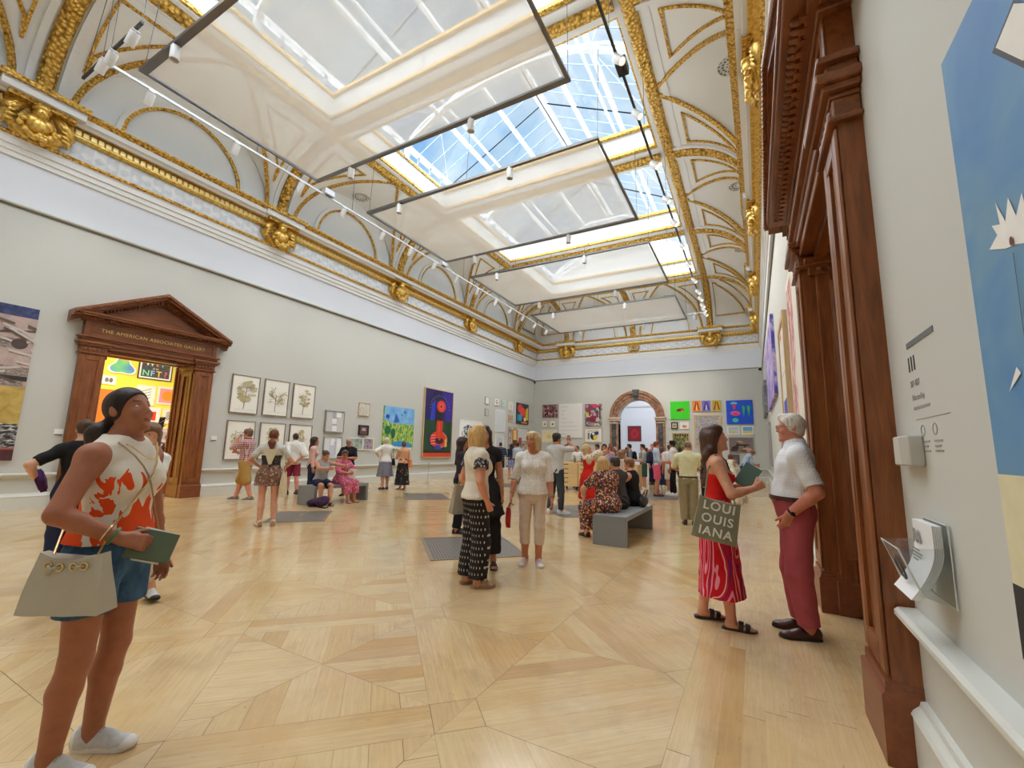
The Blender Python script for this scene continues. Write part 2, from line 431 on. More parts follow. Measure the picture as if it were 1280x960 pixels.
# ---------------------------------------------------------------- coved ceiling
RIBY = [23.62, 18.31, 13.0, 7.69, 2.38, -2.93]; SP = 5.31
Z0, Z1 = 8.44, 10.5; BXL, BXR = -10.43, -1.8; CH = Z1 - Z0
U0 = .16                                   # the cove springs this far in from the wall
def cove_side(side):
    """maps (u across, t along, z) of a side cove to the room"""
    if side == 'left': return lambda u, y, z: (XL + U0 + u, y, z)
    if side == 'right': return lambda u, y, z: (XR - U0 - u, y, z)
    return lambda u, x, z: (x, YB - U0 - u, z)
A_L = BXL - XL - U0; A_R = XR - U0 - BXR; A_B = YB - U0 - RIBY[0]
CEIL = empty('ceiling'); struct(CEIL)
def cp(mb, name, mat, smooth=False, auto=None):
    return struct(mb.build(name, mat, CEIL, smooth, auto=auto))
def cove_bay(fn, a, c, half, w):
    """one bay: quarter-round cove cut by an arched cross vault"""
    N, T = 22, 44; m = MB(); V = []
    for i in range(N + 1):
        th = PI / 2 * i / N; u = a * (1 - math.cos(th))
        for j in range(T + 1):
            t = -half + 2 * half * j / T; s = math.sqrt(max(0, 1 - (t / w) ** 2)) if abs(t) < w else 0
            V.append(fn(u, c + t, Z0 + CH * max(math.sin(th), s)))
    F = [(i * (T + 1) + j, i * (T + 1) + j + 1, (i + 1) * (T + 1) + j + 1, (i + 1) * (T + 1) + j) for i in range(N) for j in range(T)]
    m.add(V, F); cp(m, 'cove_vault', M_COVE, True, 50)
    m = MB(); K = 40                        # half-round wall under the cross vault
    arc = [(-w + 2 * w * k / K, CH * math.sqrt(max(0, 1 - (-1 + 2 * k / K) ** 2))) for k in range(K + 1)]
    for k in range(K):
        m.quad(fn(-.02, c + arc[k][0], Z0 - .1), fn(-.02, c + arc[k + 1][0], Z0 - .1), fn(-.02, c + arc[k + 1][0], Z0 + arc[k + 1][1] + .02), fn(-.02, c + arc[k][0], Z0 + arc[k][1] + .02))
    cp(m, 'lunette', plain('lunette_plaster', (242, 244, 244), .75))
    # moulded arch on the lunette, white outside and gilt inside
    m = MB(); q = [(t * .66, z * .74) for t, z in arc]; m.sweep([fn(0, c + t, Z0 + z) for t, z in q], [(-.05, -.05), (.05, -.05), (.05, .05), (-.05, .05)]); cp(m, 'lunette_moulding', M_WHITE)
    m = MB(); q = [(t * .62, z * .70) for t, z in arc]; m.sweep([fn(.02, c + t, Z0 + z) for t, z in q], [(-.025, -.04), (.025, -.04), (.025, .04), (-.025, .04)]); cp(m, 'lunette_bead', M_GOLD_FINE)
    for sg in (-1, 1):                      # groins and the outlined spandrel beside each
        G = [];
        for i in range(25):
            th = PI / 2 * i / 24; G.append((a * (1 - math.cos(th)), sg * w * math.cos(th), Z0 + CH * math.sin(th) - .01))
        m = MB(); m.sweep([fn(u, c + t, z) for u, t, z in G], [(-.048, -.035), (.048, -.035), (.048, .05), (-.048, .05)]); cp(m, 'groin_rib', M_GOLD_FINE)
        pts = []; e = half - .47
        for i in range(7, 21): th = PI / 2 * i / 24; pts.append((th, e))
        th = PI / 2 * 20 / 24; t1 = w * math.cos(th) + .38
        for k in range(1, 6): pts.append((th, e + (t1 - e) * k / 5))
        for i in range(19, 6, -1):
            th = PI / 2 * i / 24; tt = w * math.cos(th) + .38
            if tt < e - .05: pts.append((th, tt))
        m = MB(); m.sweep([fn(a * (1 - math.cos(th)) + .01, c + sg * t, Z0 + CH * math.sin(th) - .015) for th, t in pts], [(-.026, -.026), (.026, -.026), (.026, .03), (-.026, .03)], True); cp(m, 'spandrel_bead', M_GOLD_FINE)
    m = MB(); cx = a * .2; R = .33           # pierced rose in the crown
    for k in range(16):
        an = 2 * PI * k / 16
        for rr, s in ((.29, .045), (.2, .045), (.11, .03)):
            if rr < .15 and k % 2: continue
            px, py = rr * math.cos(an + rr * 2), rr * math.sin(an + rr * 2)
            m.add([fn(cx + px + s * math.cos(an + d), c + py + s * math.sin(an + d), Z0 + CH - .018) for d in (0, PI * .66, PI * 1.33)], [(0, 1, 2)])
    cp(m, 'vent_rose', plain('vent_shadow', (112, 112, 110), .8))
    m = MB(); m.sweep([fn(cx + R * math.cos(2 * PI * k / 24), c + R * math.sin(2 * PI * k / 24), Z0 + CH - .02) for k in range(24)], [(-.02, -.02), (.02, -.02), (.02, .02), (-.02, .02)], True); cp(m, 'vent_ring', M_COVE)
for c in [(RIBY[i] + RIBY[i + 1]) / 2 for i in range(5)]:
    cove_bay(cove_side('left'), A_L, c, SP / 2, 2.2); cove_bay(cove_side('right'), A_R, c, SP / 2, 2.2)
XM = (BXL + BXR) / 2; HB = (BXR - BXL) / 4
for c in (BXL + HB, BXR - HB): cove_bay(cove_side('back'), A_B, c, HB, HB - .42)
def rib(fn, a, c, wid=.15):
    P = []
    for i in range(25):
        th = PI / 2 * i / 24; P.append(fn(a * (1 - math.cos(th)) + .01, c, Z0 + CH * math.sin(th) - .02))
    m = MB(); m.sweep(P, [(-wid, -.03), (-wid * .6, -.1), (wid * .6, -.1), (wid, -.03), (wid, .06), (-wid, .06)]); cp(m, 'gilded_rib', M_GOLD_LEAF)
    m = MB()
    for s in (-1, 1):
        m.sweep([(Vector(p) + (Vector(fn(0, s * (wid + .1), 0)) - Vector(fn(0, 0, 0)))) for p in P], [(-.06, -.03), (.06, -.03), (.06, .05), (-.06, .05)])
    cp(m, 'rib_fillet', M_WHITE)
for y in RIBY: rib(cove_side('left'), A_L, y); rib(cove_side('right'), A_R, y)
for x in (BXL, XM, BXR): rib(cove_side('back'), A_B, x)
def corner(fn, ax, ay, yc):
    N = 14; V = []
    for i in range(N + 1):
        for j in range(N + 1):
            ta, tb = PI / 2 * i / N, PI / 2 * j / N
            V.append(fn(ax * (1 - math.cos(ta)), ay * (1 - math.cos(tb)), Z0 + CH * min(math.sin(ta), math.sin(tb))))
    m = MB(); m.add(V, [(i * (N + 1) + j, i * (N + 1) + j + 1, (i + 1) * (N + 1) + j + 1, (i + 1) * (N + 1) + j) for i in range(N) for j in range(N)]); cp(m, 'cove_corner', M_COVE, True, 50)
    for k in (0, 1):                        # outlined panel on each face
        pts = []
        for i in range(5, 20): pts.append((i / 24, .86))
        lo = [(i / 24, max(.0, 1 - math.cos(PI / 2 * i / 24)) * 1.0 + .16) for i in range(19, 4, -1)]
        pts += [(q, min(.8, v)) for q, v in lo]
        P = []
        for q, v in pts:
            th = PI / 2 * q; z = Z0 + CH * math.sin(th) - .015
            P.append(fn(ax * (1 - math.cos(th)) + .012, ay * v, z) if k == 0 else fn(ax * v, ay * (1 - math.cos(th)) + .012, z))
        m = MB(); m.sweep(P, [(-.03, -.03), (.03, -.03), (.03, .03), (-.03, .03)], True); cp(m, 'corner_bead', M_GOLD_FINE)
corner(lambda u, v, z: (XL + U0 + u, YB - U0 - v, z), A_L, A_B, 0)
corner(lambda u, v, z: (XR - U0 - u, YB - U0 - v, z), A_R, A_B, 0)
m = MB(); m.box(XL, XR, YF, RIBY[5] + .25, Z1 - .02, Z1 + .2)        # plain flat over the near end, behind the camera
cp(m, 'end_soffit', M_COVE)
# longitudinal gilded beams and the soffits between the roof lights
WELL = 1.0
OX0, OX1 = BXL + .28, BXR - .28; GAP = .36
for x, s in ((BXL, -1), (BXR, 1)):
    m = MB(); m.sweep([(x, RIBY[5], Z1), (x, RIBY[0], Z1)], [(-.15, -.02), (-.09, -.09), (.09, -.09), (.15, -.02), (.15, .1), (-.15, .1)]); cp(m, 'gilded_beam', M_GOLD_LEAF)
    m = MB(); m.sweep([(x + s * .3, RIBY[5], Z1), (x + s * .3, RIBY[0], Z1)], [(-.07, -.05), (.07, -.05), (.07, .1), (-.07, .1)]); cp(m, 'beam_fillet', M_WHITE)
m = MB(); m.sweep([(BXL, RIBY[0], Z1), (BXR, RIBY[0], Z1)], [(-.15, -.02), (-.09, -.09), (.09, -.09), (.15, -.02), (.15, .1), (-.15, .1)]); cp(m, 'gilded_beam', M_GOLD_LEAF)
for i, y in enumerate(RIBY):
    m = MB(); m.box(OX0 + .001, OX1 - .001, y - GAP, y + GAP, Z1 + .06, Z1 + WELL); cp(m, 'cross_beam', M_WHITE)
    if 0 < i < 5:
        m = MB(); m.sweep([(OX0, y, Z1), (OX1, y, Z1)], [(-.13, -.02), (-.08, -.08), (.08, -.08), (.13, -.02), (.13, .1), (-.13, .1)]); cp(m, 'gilded_beam', M_GOLD_LEAF)
for x0, x1 in ((BXL - .2, OX0), (OX1, BXR + .2)):
    m = MB(); m.box(x0, x1, RIBY[5], RIBY[0], Z1 + .06, Z1 + WELL); cp(m, 'well_side', M_WHITE)
m = MB()
m.box(XL - .6, BXL + .2, YF, YB + .6, Z1 + .1, Z1 + .3); m.box(BXR - .2, XR + .6, YF, YB + .6, Z1 + .1, Z1 + .3); m.box(BXL, BXR, RIBY[0] + .1, YB + .6, Z1 + .1, Z1 + .3); cp(m, 'roof_deck', M_WHITE)

# ---------------------------------------------------------------- roof lights: one glazed bay between each pair of ribs
ZE = Z1 + WELL; ZR = ZE + 2.5; HW = (OX1 - OX0) / 2; XC = (OX0 + OX1) / 2
for i in range(5):
    ya, yb = RIBY[i + 1] + GAP, RIBY[i] - GAP; yc = (ya + yb) / 2
    W = empty('window_%d' % (i + 1)); struct(W)
    for (z, nm) in ((Z1 + .1, 'lower_gilt_edge'), (Z1 + WELL - .16, 'upper_gilt_edge')):
        m = MB(); m.sweep([(OX0, ya, z), (OX1, ya, z), (OX1, yb, z), (OX0, yb, z)], [(-.07, 0), (0, -.01), (.02, .08), (-.07, .09)], True); m.build(nm, M_GOLD_FINE, W)
    yA, yB = RIBY[i + 1], RIBY[i]
    ew = .42                                # short upright light under the eaves
    m = MB()
    for s in (-1, 1):
        xe = XC + s * HW; xt = XC
        m.quad((xe, yA, ZE), (xe, yB, ZE), (xe, yB, ZE + ew), (xe, yA, ZE + ew))
        m.quad((xe, yA, ZE + ew), (xe, yB, ZE + ew), (XC, yB, ZR), (XC, yA, ZR))
    m.build('glass', M_GLASS, W)
    def P(f, y, dz=0, s=1): return (XC + s * HW * (1 - f), y, ZE + ew + (ZR - ZE - ew) * f + dz)
    for s in (-1, 1):
        m = MB(); k = 8
        for q in range(k + 1):
            y = yA + (yB - yA) * q / k; m.sweep([P(0, y, -.02, s), P(1, y, -.02, s)], [(-.009, -.02), (.009, -.02), (.009, .02), (-.009, .02)])
            m.sweep([(XC + s * HW, y, ZE), (XC + s * HW, y, ZE + ew)], [(-.035, -.035), (.035, -.035), (.035, .035), (-.035, .035)], up=(0, 1, 0))
        m.build('glazing_bars', plain('grey_glazing_bar', (140, 158, 178), .5), W)
        for f, r in ((0, .07), (.34, .06), (.42, .035), (.70, .06), (.985, .08)):
            m = MB(); m.sweep([P(f, yA, -.06, s), P(f, yB, -.06, s)], [(-r, -r), (r, -r), (r, r), (-r, r)]); m.build('purlin', M_IRON, W)
    # arched iron truss with rings in its web
    for y in (yc,) if i else (yc, RIBY[0] - .3):
        m = MB(); lo = []; hi = []; N = 28
        for k in range(N + 1):
            an = PI * k / N; x = XC - (HW - .05) * math.cos(an); z = ZE - .15 + 1.62 * math.sin(an) ** .8
            lo.append((x, y, z))
            hi.append((x, y, min(z + .42 + .1 * abs(math.cos(an)), ZE + ew - .1 + (ZR - ZE - ew) * (1 - abs(x - XC) / HW))))
        for c in (lo, hi): m.sweep(c, [(-.09, -.045), (.09, -.045), (.09, .045), (-.09, .045)], up=(0, 0, 1))
        tr = m.build('truss', M_IRON, W)
        m = MB()
        for k in range(1, N):
            a, b = Vector(lo[k]), Vector(hi[k]); r = min(.19, (b - a).length * .42); c = (a + b) / 2
            if r < .05: continue
            m.sweep([(c.x + r * math.cos(2 * PI * q / 14), y, c.z + r * math.sin(2 * PI * q / 14)) for q in range(14)], [(-.03, -.03), (.03, -.03), (.03, .03), (-.03, .03)], True, up=(0, 1, 0))
        m.build('web_rings', M_IRON, tr)
    m = MB()
    for s in (-1, 1):
        m.tube([(XC + s * HW, yA + .1, ZE), P(.34, yc, -.05, s)], .012, 6); m.tube([(XC + s * HW, yB - .1, ZE), P(.34, yc, -.05, s)], .012, 6)
    m.build('wind_brace', M_IRON, W)
for y in (RIBY[5], RIBY[0]):
    m = MB(); m.prism([(XC - HW, ZE - .02), (XC + HW, ZE - .02), (XC + HW, ZE + .42), (XC, ZR), (XC - HW, ZE + .42)], lambda x, z: (x, y, z), lambda x, z: (x, y + .08, z)); cp(m, 'gable', M_WHITE)

# ---------------------------------------------------------------- gilded corbels along the cornice
def make_corbel():
    """faces +x from its wall plane, centre at the wall"""
    r = empty('corbel')
    m = MB(); m.box(0, .2, -.36, .36, -.36, .3, .03); m.build('backing_block', M_GOLD, r)
    for s in (-1, 1):
        m = MB()
        P = [(.2, s * (.1 + .36 * math.sin(q * .32)), .36 - .075 * q + .02 * math.sin(q)) for q in range(11)]
        m.tube(P, [.05, .1, .13, .14, .14, .13, .12, .1, .09, .07, .04], 8)
        for q in range(5): m.tube([(.24, s * .3, .26 - q * .1), (.32, s * (.36 + .03 * q % 2), .2 - q * .1), (.26, s * .46, .08 - q * .1)], [.05, .045, .02], 6)
        m.build('wing', M_GOLD, r, True)
    m = MB(); m.sphere((.34, 0, .16), (.13, .12, .15)); m.sphere((.46, 0, .13), (.03, .03, .05), 6); m.sphere((.34, 0, .26), (.15, .15, .09)); m.build('head', M_GOLD, r, True)
    m = MB(); m.sphere((.26, 0, -.1), (.2, .2, .22)); m.sphere((.3, .1, -.05), (.14, .13, .16)); m.sphere((.3, -.1, -.05), (.14, .13, .16)); m.build('torso', M_GOLD, r, True)
    m = MB(); rr = random.Random(4)
    for q in range(26):
        an = PI * (.05 + .9 * q / 25); m.sphere((.36 + .05 * rr.random(), .27 * math.cos(an) + rr.uniform(-.04, .04), -.1 - .26 * math.sin(an) + rr.uniform(-.05, .05)), .055, 6)
    m.build('festoon', M_GOLD, r, True)
    m = MB(); m.box(0, .54, -.62, .62, .36, .53); bk = m.build('cornice_block', M_WHITE, r)
    m = MB()
    for a, b in (((.47, -.66), (.47, .66)),): m.box(.0, .6, -.67, .67, .53, .64)
    m.build('cornice_block_edge', M_GOLD_FINE, bk)
    m = MB(); m.box(0, .46, -.5, .5, .27, .37); m.build('cornice_block_bed', M_GOLD_FINE, bk)
    return r
proto = make_corbel(); first = [True]
def put_corbel(x, y, rz, label):
    o = proto if first[0] else copy_tree(proto); first[0] = False
    o.location = (x, y, 7.83); o.rotation_euler = (0, 0, rz); tag(o, label, 'corbel', 'gilded corbels along the cornice')
nth = ['farthest', 'second farthest', 'third farthest', 'fourth farthest', 'nearest visible']
for i, y in enumerate(RIBY[:5]):
    put_corbel(XL, y, 0, 'gilded winged corbel under the left cornice, %s of its row' % nth[i])
    if i < 4: put_corbel(XR, y, PI, 'gilded winged corbel under the right cornice, %s of its row' % nth[i])
put_corbel(BXL, YB, -PI / 2, 'gilded winged corbel on the far end cornice, left of the arch'); put_corbel(BXR, YB, -PI / 2, 'gilded winged corbel on the far end cornice, right of the arch')
E0 = empty('cornice_emblem', (XM, YB - .1, 7.72)); tag(E0, 'small gold interlaced knot emblem in the middle of the far end frieze', 'emblem')
for s in (-1, 0, 1):
    m = MB(); m.sweep([(s * .17 + .17 * math.cos(2 * PI * k / 20), -.01, .17 * math.sin(2 * PI * k / 20)) for k in range(20)], [(-.03, -.03), (.03, -.03), (.03, .03), (-.03, .03)], True, up=(0, 1, 0)); m.build('ring', M_GOLD, E0, True)
# ---------------------------------------------------------------- mahogany doorcases
def doorcase(n, M, inscription, depth):
    """local axes: x out of the wall, y along it, opening centred on y = 0"""
    D = empty('door_%d' % n); struct(D); W2, O2 = 1.355, .92
    def go(mb, name, mat, smooth=False, parent=D, auto=30): return wrap(mb, M).build(name, mat, parent, smooth, auto=auto if smooth else None)
    for s in (-1, 1):
        m = MB(); a, b = sorted((s * O2, s * W2)); c = (a + b) / 2
        m.box(0, .115, a, b, .34, 3.3)
        # raised border round a sunk panel
        for (y0, y1, z0, z1) in ((a, a + .1, .38, 3.26), (b - .1, b, .38, 3.26), (a + .1, b - .1, .38, .5), (a + .1, b - .1, 3.14, 3.26)): m.box(.115, .135, y0, y1, z0, z1, .008)
        sh = go(m, 'pilaster', M_MAHOG)
        m = MB(); m.sweep([(.128, a + .1, .5), (.128, b - .1, .5), (.128, b - .1, 3.14), (.128, a + .1, 3.14)], [(-.02, -.012), (.02, -.012), (.02, .004), (0, .012), (-.02, .004)], True, up=(1, 0, 0)); go(m, 'panel_moulding', M_MAHOG, parent=sh)
        m = MB(); m.box(0, .16, a - .02, b + .02, 0, .28); P = [(a - .02, 0), (a - .02, .16), (b + .02, .16), (b + .02, 0)]
        m.sweep([(x, y, .28) for y, x in P], [(.0, 0), (0, .02), (-.014, .035), (-.014, .05), (-.03, .07), (-.05, .09), (-.05, .0)] if s > 0 else [(.0, 0), (0, .02), (-.014, .035), (-.014, .05), (-.03, .07), (-.05, .09), (-.05, .0)])
        m.box(0, .14, a - .005, b + .005, .27, .36); go(m, 'plinth', M_MAHOG_P, parent=sh)
        m = MB()
        for z0, z1, o in ((3.28, 3.31, .165), (3.31, 3.43, .135), (3.43, 3.46, .15), (3.46, 3.5, .185), (3.5, 3.56, .215)): m.box(0, o, a - (o - .12), b + (o - .12), z0, z1, .008)
        for q in range(5): m.sphere((.137, a + .06 + q * (b - a - .12) / 4, 3.37), (.018, .035, .04), 8)
        go(m, 'capital', M_MAHOG_H, parent=sh)
        # lining of the opening: framed reveal
        m = MB(); m.box(-depth, .0, s * O2, s * (O2 + .03), 0, 3.4)
        for x0, x1 in ((-.13, 0), (-depth, -depth + .13)): m.box(x0, x1, s * O2, s * (O2 - .03), 0, 3.38, .006)
        for z0, z1 in ((.36, .5), (3.12, 3.38)): m.box(-depth + .13, -.13, s * O2, s * (O2 - .03), z0, z1, .006)
        m.sweep([(-depth + .13, s * (O2 - .03), .5), (-.13, s * (O2 - .03), .5), (-.13, s * (O2 - .03), 3.12), (-depth + .13, s * (O2 - .03), 3.12)], [(-.024, -.012), (.024, -.012), (.024, .006), (0, .016), (-.024, .006)], True, up=(0, -s, 0))
        m.box(-depth - .1, -depth, s * (O2 + .03), s * (O2 - .06), 0, 3.38, .01); m.box(-depth - .16, -depth - .1, s * (O2 + .03), s * (O2 - .1), 0, 3.38, .01)
        jb = go(m, 'reveal', M_MAHOG)
        m = MB(); m.box(-depth - .02, .03, s * O2, s * (O2 - .035), 0, .3, .01); m.box(-depth, .02, s * O2, s * (O2 - .027), .3, .36, .01); go(m, 'reveal_plinth', M_MAHOG_P, parent=jb)
        m = MB(); m.box(-depth, .06, s * O2, s * (O2 - .05), 3.2, 3.38, .01); m.box(-depth, .09, s * O2, s * (O2 - .08), 3.3, 3.38, .01)
        for q in range(6): m.sphere((-.04 - q * (depth - .06) / 6, s * (O2 - .05), 3.25), (.035, .02, .03), 8)
        go(m, 'impost', M_MAHOG_H, parent=jb)
    m = MB(); m.box(-depth, 0, -O2, O2, 3.38, 3.42)
    m.box(-depth, -depth + .1, -O2, O2, 3.36, 3.38); m.box(-.1, 0, -O2, O2, 3.36, 3.38); go(m, 'soffit', M_MAHOG_H)
    m = MB()
    for z0, z1, o in ((3.42, 3.5, .12), (3.5, 3.58, .145), (3.58, 3.63, .16), (3.63, 3.67, .2)): m.box(0, o, -W2 - o + .11, W2 + o - .11, z0, z1, .008)
    go(m, 'architrave', M_MAHOG_H)
    m = MB(); m.box(0, .13, -W2, W2, 3.67, 4.0)
    for y0, y1, z0, z1 in ((-W2 + .1, W2 - .1, 3.67, 3.71), (-W2 + .1, W2 - .1, 3.95, 4.0), (-W2, -W2 + .1, 3.67, 4.0), (W2 - .1, W2, 3.67, 4.0)): m.box(.13, .15, y0, y1, z0, z1, .006)
    fr = go(m, 'frieze', M_MAHOG_H)
    if inscription:
        T = M @ Matrix(((0, 0, 1, .132), (1, 0, 0, 0), (0, 1, 0, 3.83), (0, 0, 0, 1)))
        text_mesh(inscription, .112, T, plain('gilt_lettering', (238, 208, 120), .4, .3), 'inscription', fr, .004, space=1.12)
    m = MB()                                 # level cornice
    for z0, z1, o in ((4.0, 4.04, .17), (4.04, 4.08, .22), (4.08, 4.12, .34), (4.12, 4.17, .36)): m.box(0, o, -W2 - o + .12, W2 + o - .12, z0, z1, .008)
    for q in range(30): m.box(.2, .25, -W2 + .02 + q * .0916, -W2 + .07 + q * .0916, 4.035, 4.08)
    go(m, 'cornice', M_MAHOG_H)
    e = W2 + .24; zp, za = 4.17, 4.98
    m = MB(); m.prism([(-e + .1, zp), (e - .1, zp), (0, za - .1)], lambda y, z: (0, y, z), lambda y, z: (.1, y, z)); go(m, 'tympanum', M_MAHOG_H)
    for s in (-1, 1):                       # raking cornice
        m = MB(); L = math.hypot(e, za - zp); a, b = (s * (e + .02), zp - .02), (0, za)
        nx, nz = -(za - zp) / L * -s, e / L
        for d0, d1, o in ((-.2, -.15, .16), (-.15, -.1, .2), (-.1, -.05, .34), (-.05, .02, .38)):
            pl = [(a[0], a[1] + d0 * 1.12), (0, za + d0 * 1.12), (0, za + d1 * 1.12), (a[0], a[1] + d1 * 1.12)]
            m.prism(pl, lambda y, z: (0, y, z), lambda y, z: (o, y, z))
        rk = go(m, 'raking_cornice', M_MAHOG_H)
        m = MB(); k = 26
        for q in range(1, k):
            t = q / k; y = a[0] * (1 - t); z = a[1] + (za - a[1]) * t
            if z - .2 > zp + .04: m.sphere((.2, y, z - .185), (.05, .028, .035), 6)
        go(m, 'egg_moulding', M_MAHOG_H, True, parent=rk)
        m = MB(); k = 40
        for q in range(k):
            t = (q + .5) / k; y = a[0] * (1 - t); z = a[1] + (za - a[1]) * t; m.sphere((.37, y, z - .03), (.02, .02, .035), 6)
        go(m, 'carved_leaf_edge', M_MAHOG_H, True, parent=rk)
    m = MB(); k = 40
    for q in range(k): m.sphere((.26, -W2 + (q + .5) * 2 * W2 / k, 4.06), (.04, .024, .026), 6)
    go(m, 'egg_moulding', M_MAHOG_H, True)
    return D
dl = doorcase(1, Matrix.Translation((XL, 5.0, 0)), 'THE AMERICAN ASSOCIATES GALLERY', .55)
dr = doorcase(2, Matrix.Translation((XR, 4.2, 0)) @ Matrix.Rotation(PI, 4, 'Z'), None, .62)

# ---------------------------------------------------------------- marble arch in the end wall
def m_marble(name, a, b, c):
    n = NT(name); co = n.coord(); f = n.noise(co, 3, 7, .65, 1.4)
    return n.bsdf(n.ramp(f, [(.35, lin(a)), (.5, lin(b)), (.66, lin(c))]), .25)
M_MARB = m_marble('russet_marble', (120, 84, 66), (158, 116, 92), (184, 146, 120)); M_MARB_D = m_marble('dark_green_marble', (52, 56, 58), (74, 78, 80), (104, 106, 108)); M_MARB_L = m_marble('pale_stone', (186, 166, 146), (205, 188, 168), (218, 204, 188))
A = empty('door_3'); struct(A); a, b, h = ARCH; c, r = (a + b) / 2, (b - a) / 2; JW = .5
for s in (-1, 1):
    x0, x1 = sorted((c + s * r, c + s * (r + JW)))
    m = MB(); m.box(x0, x1, YB - .1, YB + .45, .5, h - .16); j = m.build('jamb', M_MARB, A)
    m = MB(); m.box(x0 + .12, x1 - .12, YB - .13, YB - .09, 1.75, h - .3, .01); m.box(x0 + .12, x1 - .12, YB - .13, YB - .09, .65, 1.5, .01); m.build('dark_inset', M_MARB_D, j)
    m = MB(); m.box(x0 - .06, x1 + .06, YB - .16, YB + .45, 0, .5, .02); m.build('jamb_plinth', M_MARB_D, j)
    m = MB(); m.box(x0 - .05, x1 + .05, YB - .16, YB + .45, h - .16, h - .04, .02); m.box(x0 - .08, x1 + .08, YB - .2, YB + .45, h - .04, h + .06, .02); m.box(x0 - .03, x1 + .03, YB - .13, YB + .45, h - .3, h - .24, .01); m.build('impost', M_MARB_L, j)
    m = MB(); m.sweep([(x0 + .25 + .15 * math.cos(PI * k / 10), YB - .12, 1.52 + .15 * math.sin(PI * k / 10)) for k in range(11)], [(-.03, -.02), (.03, -.02), (.03, .02), (-.03, .02)], up=(0, 1, 0)); m.build('jamb_medallion', M_MARB_L, j)
for (r0, r1, o, nm, mt) in ((r, r + .16, .06, 'inner_archivolt', M_MARB), (r + .16, r + .34, .1, 'archivolt', M_MARB_L and M_MARB), (r + .34, r + JW, .16, 'outer_archivolt', M_MARB)):
    m = MB(); N = 36
    for k in range(N):
        t0, t1 = PI * k / N, PI * (k + 1) / N
        m.prism([(c + r0 * math.cos(t0), h + .06 + r0 * math.sin(t0)), (c + r1 * math.cos(t0), h + .06 + r1 * math.sin(t0)), (c + r1 * math.cos(t1), h + .06 + r1 * math.sin(t1)), (c + r0 * math.cos(t1), h + .06 + r0 * math.sin(t1))], lambda x, z: (x, YB - o, z), lambda x, z: (x, YB + .45, z))
    m.build(nm, mt, A)
m = MB(); m.prism([(c - .1, h + r - .02), (c + .1, h + r - .02), (c + .2, h + r + .6), (c - .2, h + r + .6)], lambda x, z: (x, YB - .24, z), lambda x, z: (x, YB, z)); m.sphere((c, YB - .26, h + r + .28), (.09, .06, .15), 8); m.build('keystone', M_MARB_D, A)
# hall beyond the arch, seen through it
M_HALL = plain('pale_blue_hall_paint', (226, 232, 244), .7, 0, .01, .5)
m = MB(); m.box(-12, -.5, YB + 9, YB + 9.3, 0, 8); m.box(-12.3, -12, YB + .6, YB + 9.3, 0, 8); m.box(-.8, -.5, YB + .6, YB + 9.3, 0, 8); m.box(-12, -.5, YB + .6, YB + 9.3, 7.6, 7.8); struct(m.build('wall_hall', M_HALL))
m = MB(); m.box(-12, -.8, YB + 8.94, YB + 9, 5.0, 5.12); m.box(-12, -.8, YB + 8.96, YB + 9, 0, .3); struct(m.build('trim_10', M_TRIM))
# yellow room beyond the left door
XY = -20.2
M_YEL = plain('yellow_wall_paint', (250, 236, 84), .7, 0, .01, .5)
m = MB(); m.box(XY - .2, XY, .5, 9.5, 0, 5.6); struct(m.build('wall_yellow', M_YEL))
m = MB(); m.box(XY, XL - .55, .3, .5, 0, 5.6); m.box(XY, XL - .55, 9.5, 9.7, 0, 5.6); m.box(XY - .2, XL - .55, .3, 9.7, 5.4, 5.6); struct(m.build('wall_side', M_WHITE))
# lobby behind the right door
m = MB(); m.box(XR + 1.9, XR + 2.1, 1.6, 7, 0, 4.5); m.box(XR + .62, XR + 2.1, 1.5, 1.7, 0, 4.5); m.box(XR + .62, XR + 2.1, 6.9, 7.1, 0, 4.5); m.box(XR + .62, XR + 2.1, 1.5, 7.1, 4.4, 4.6); struct(m.build('wall_lobby', M_GREY))
m = MB(); m.box(XR + 1.5, XR + 2.1, 1.6, 7, -.06, -.002); struct(m.build('floor_lobby', plain('lobby_oak', (186, 146, 96), .35)))

# ---------------------------------------------------------------- scrims under the roof lights
def m_scrim():
    n = NT('scrim_gauze'); tr = n.node('BsdfTransparent'); tl = n.node('BsdfTranslucent'); df = n.node('BsdfDiffuse')
    tl.inputs[0].default_value = lin((176, 175, 170)) + (1,); df.inputs[0].default_value = lin((250, 248, 242)) + (1,); tr.inputs[0].default_value = (1, 1, 1, 1)
    a = n.node('MixShader'); a.inputs[0].default_value = .78; n.link(tl.outputs[0], a.inputs[1]); n.link(df.outputs[0], a.inputs[2])
    b = n.node('MixShader'); n.put(b.inputs[0], n.math('MULTIPLY_ADD', n.noise(n.coord(), .8, 2), .08, .7)); n.link(tr.outputs[0], b.inputs[1]); n.link(a.outputs[0], b.inputs[2]); n.link(b.outputs[0], n.out.inputs[0]); return n.m
M_SCRIM = m_scrim(); SX0, SX1, SZ = -9.6, -2.66, 8.2
scr_names = ['nearest and largest in view', 'second from the near end', 'third from the near end', 'farthest, before the end wall']
def can_mesh(up):
    """a small spot: short cylinder, the lamp face recessed"""
    m = MB(); m.lathe([(.02, .0), (.058, .0), (.062, -.01), (.062, -.2), (.052, -.205), (.05, -.18), (.0, -.178)], 14)
    return m
CAN_ME = None
M_CAN = plain('spot_enamel', (226, 224, 220), .45); M_LENS = glow('spot_lens', (255, 232, 200), 2.2); M_CAN_G = plain('spot_enamel_grey', (170, 168, 164), .4)
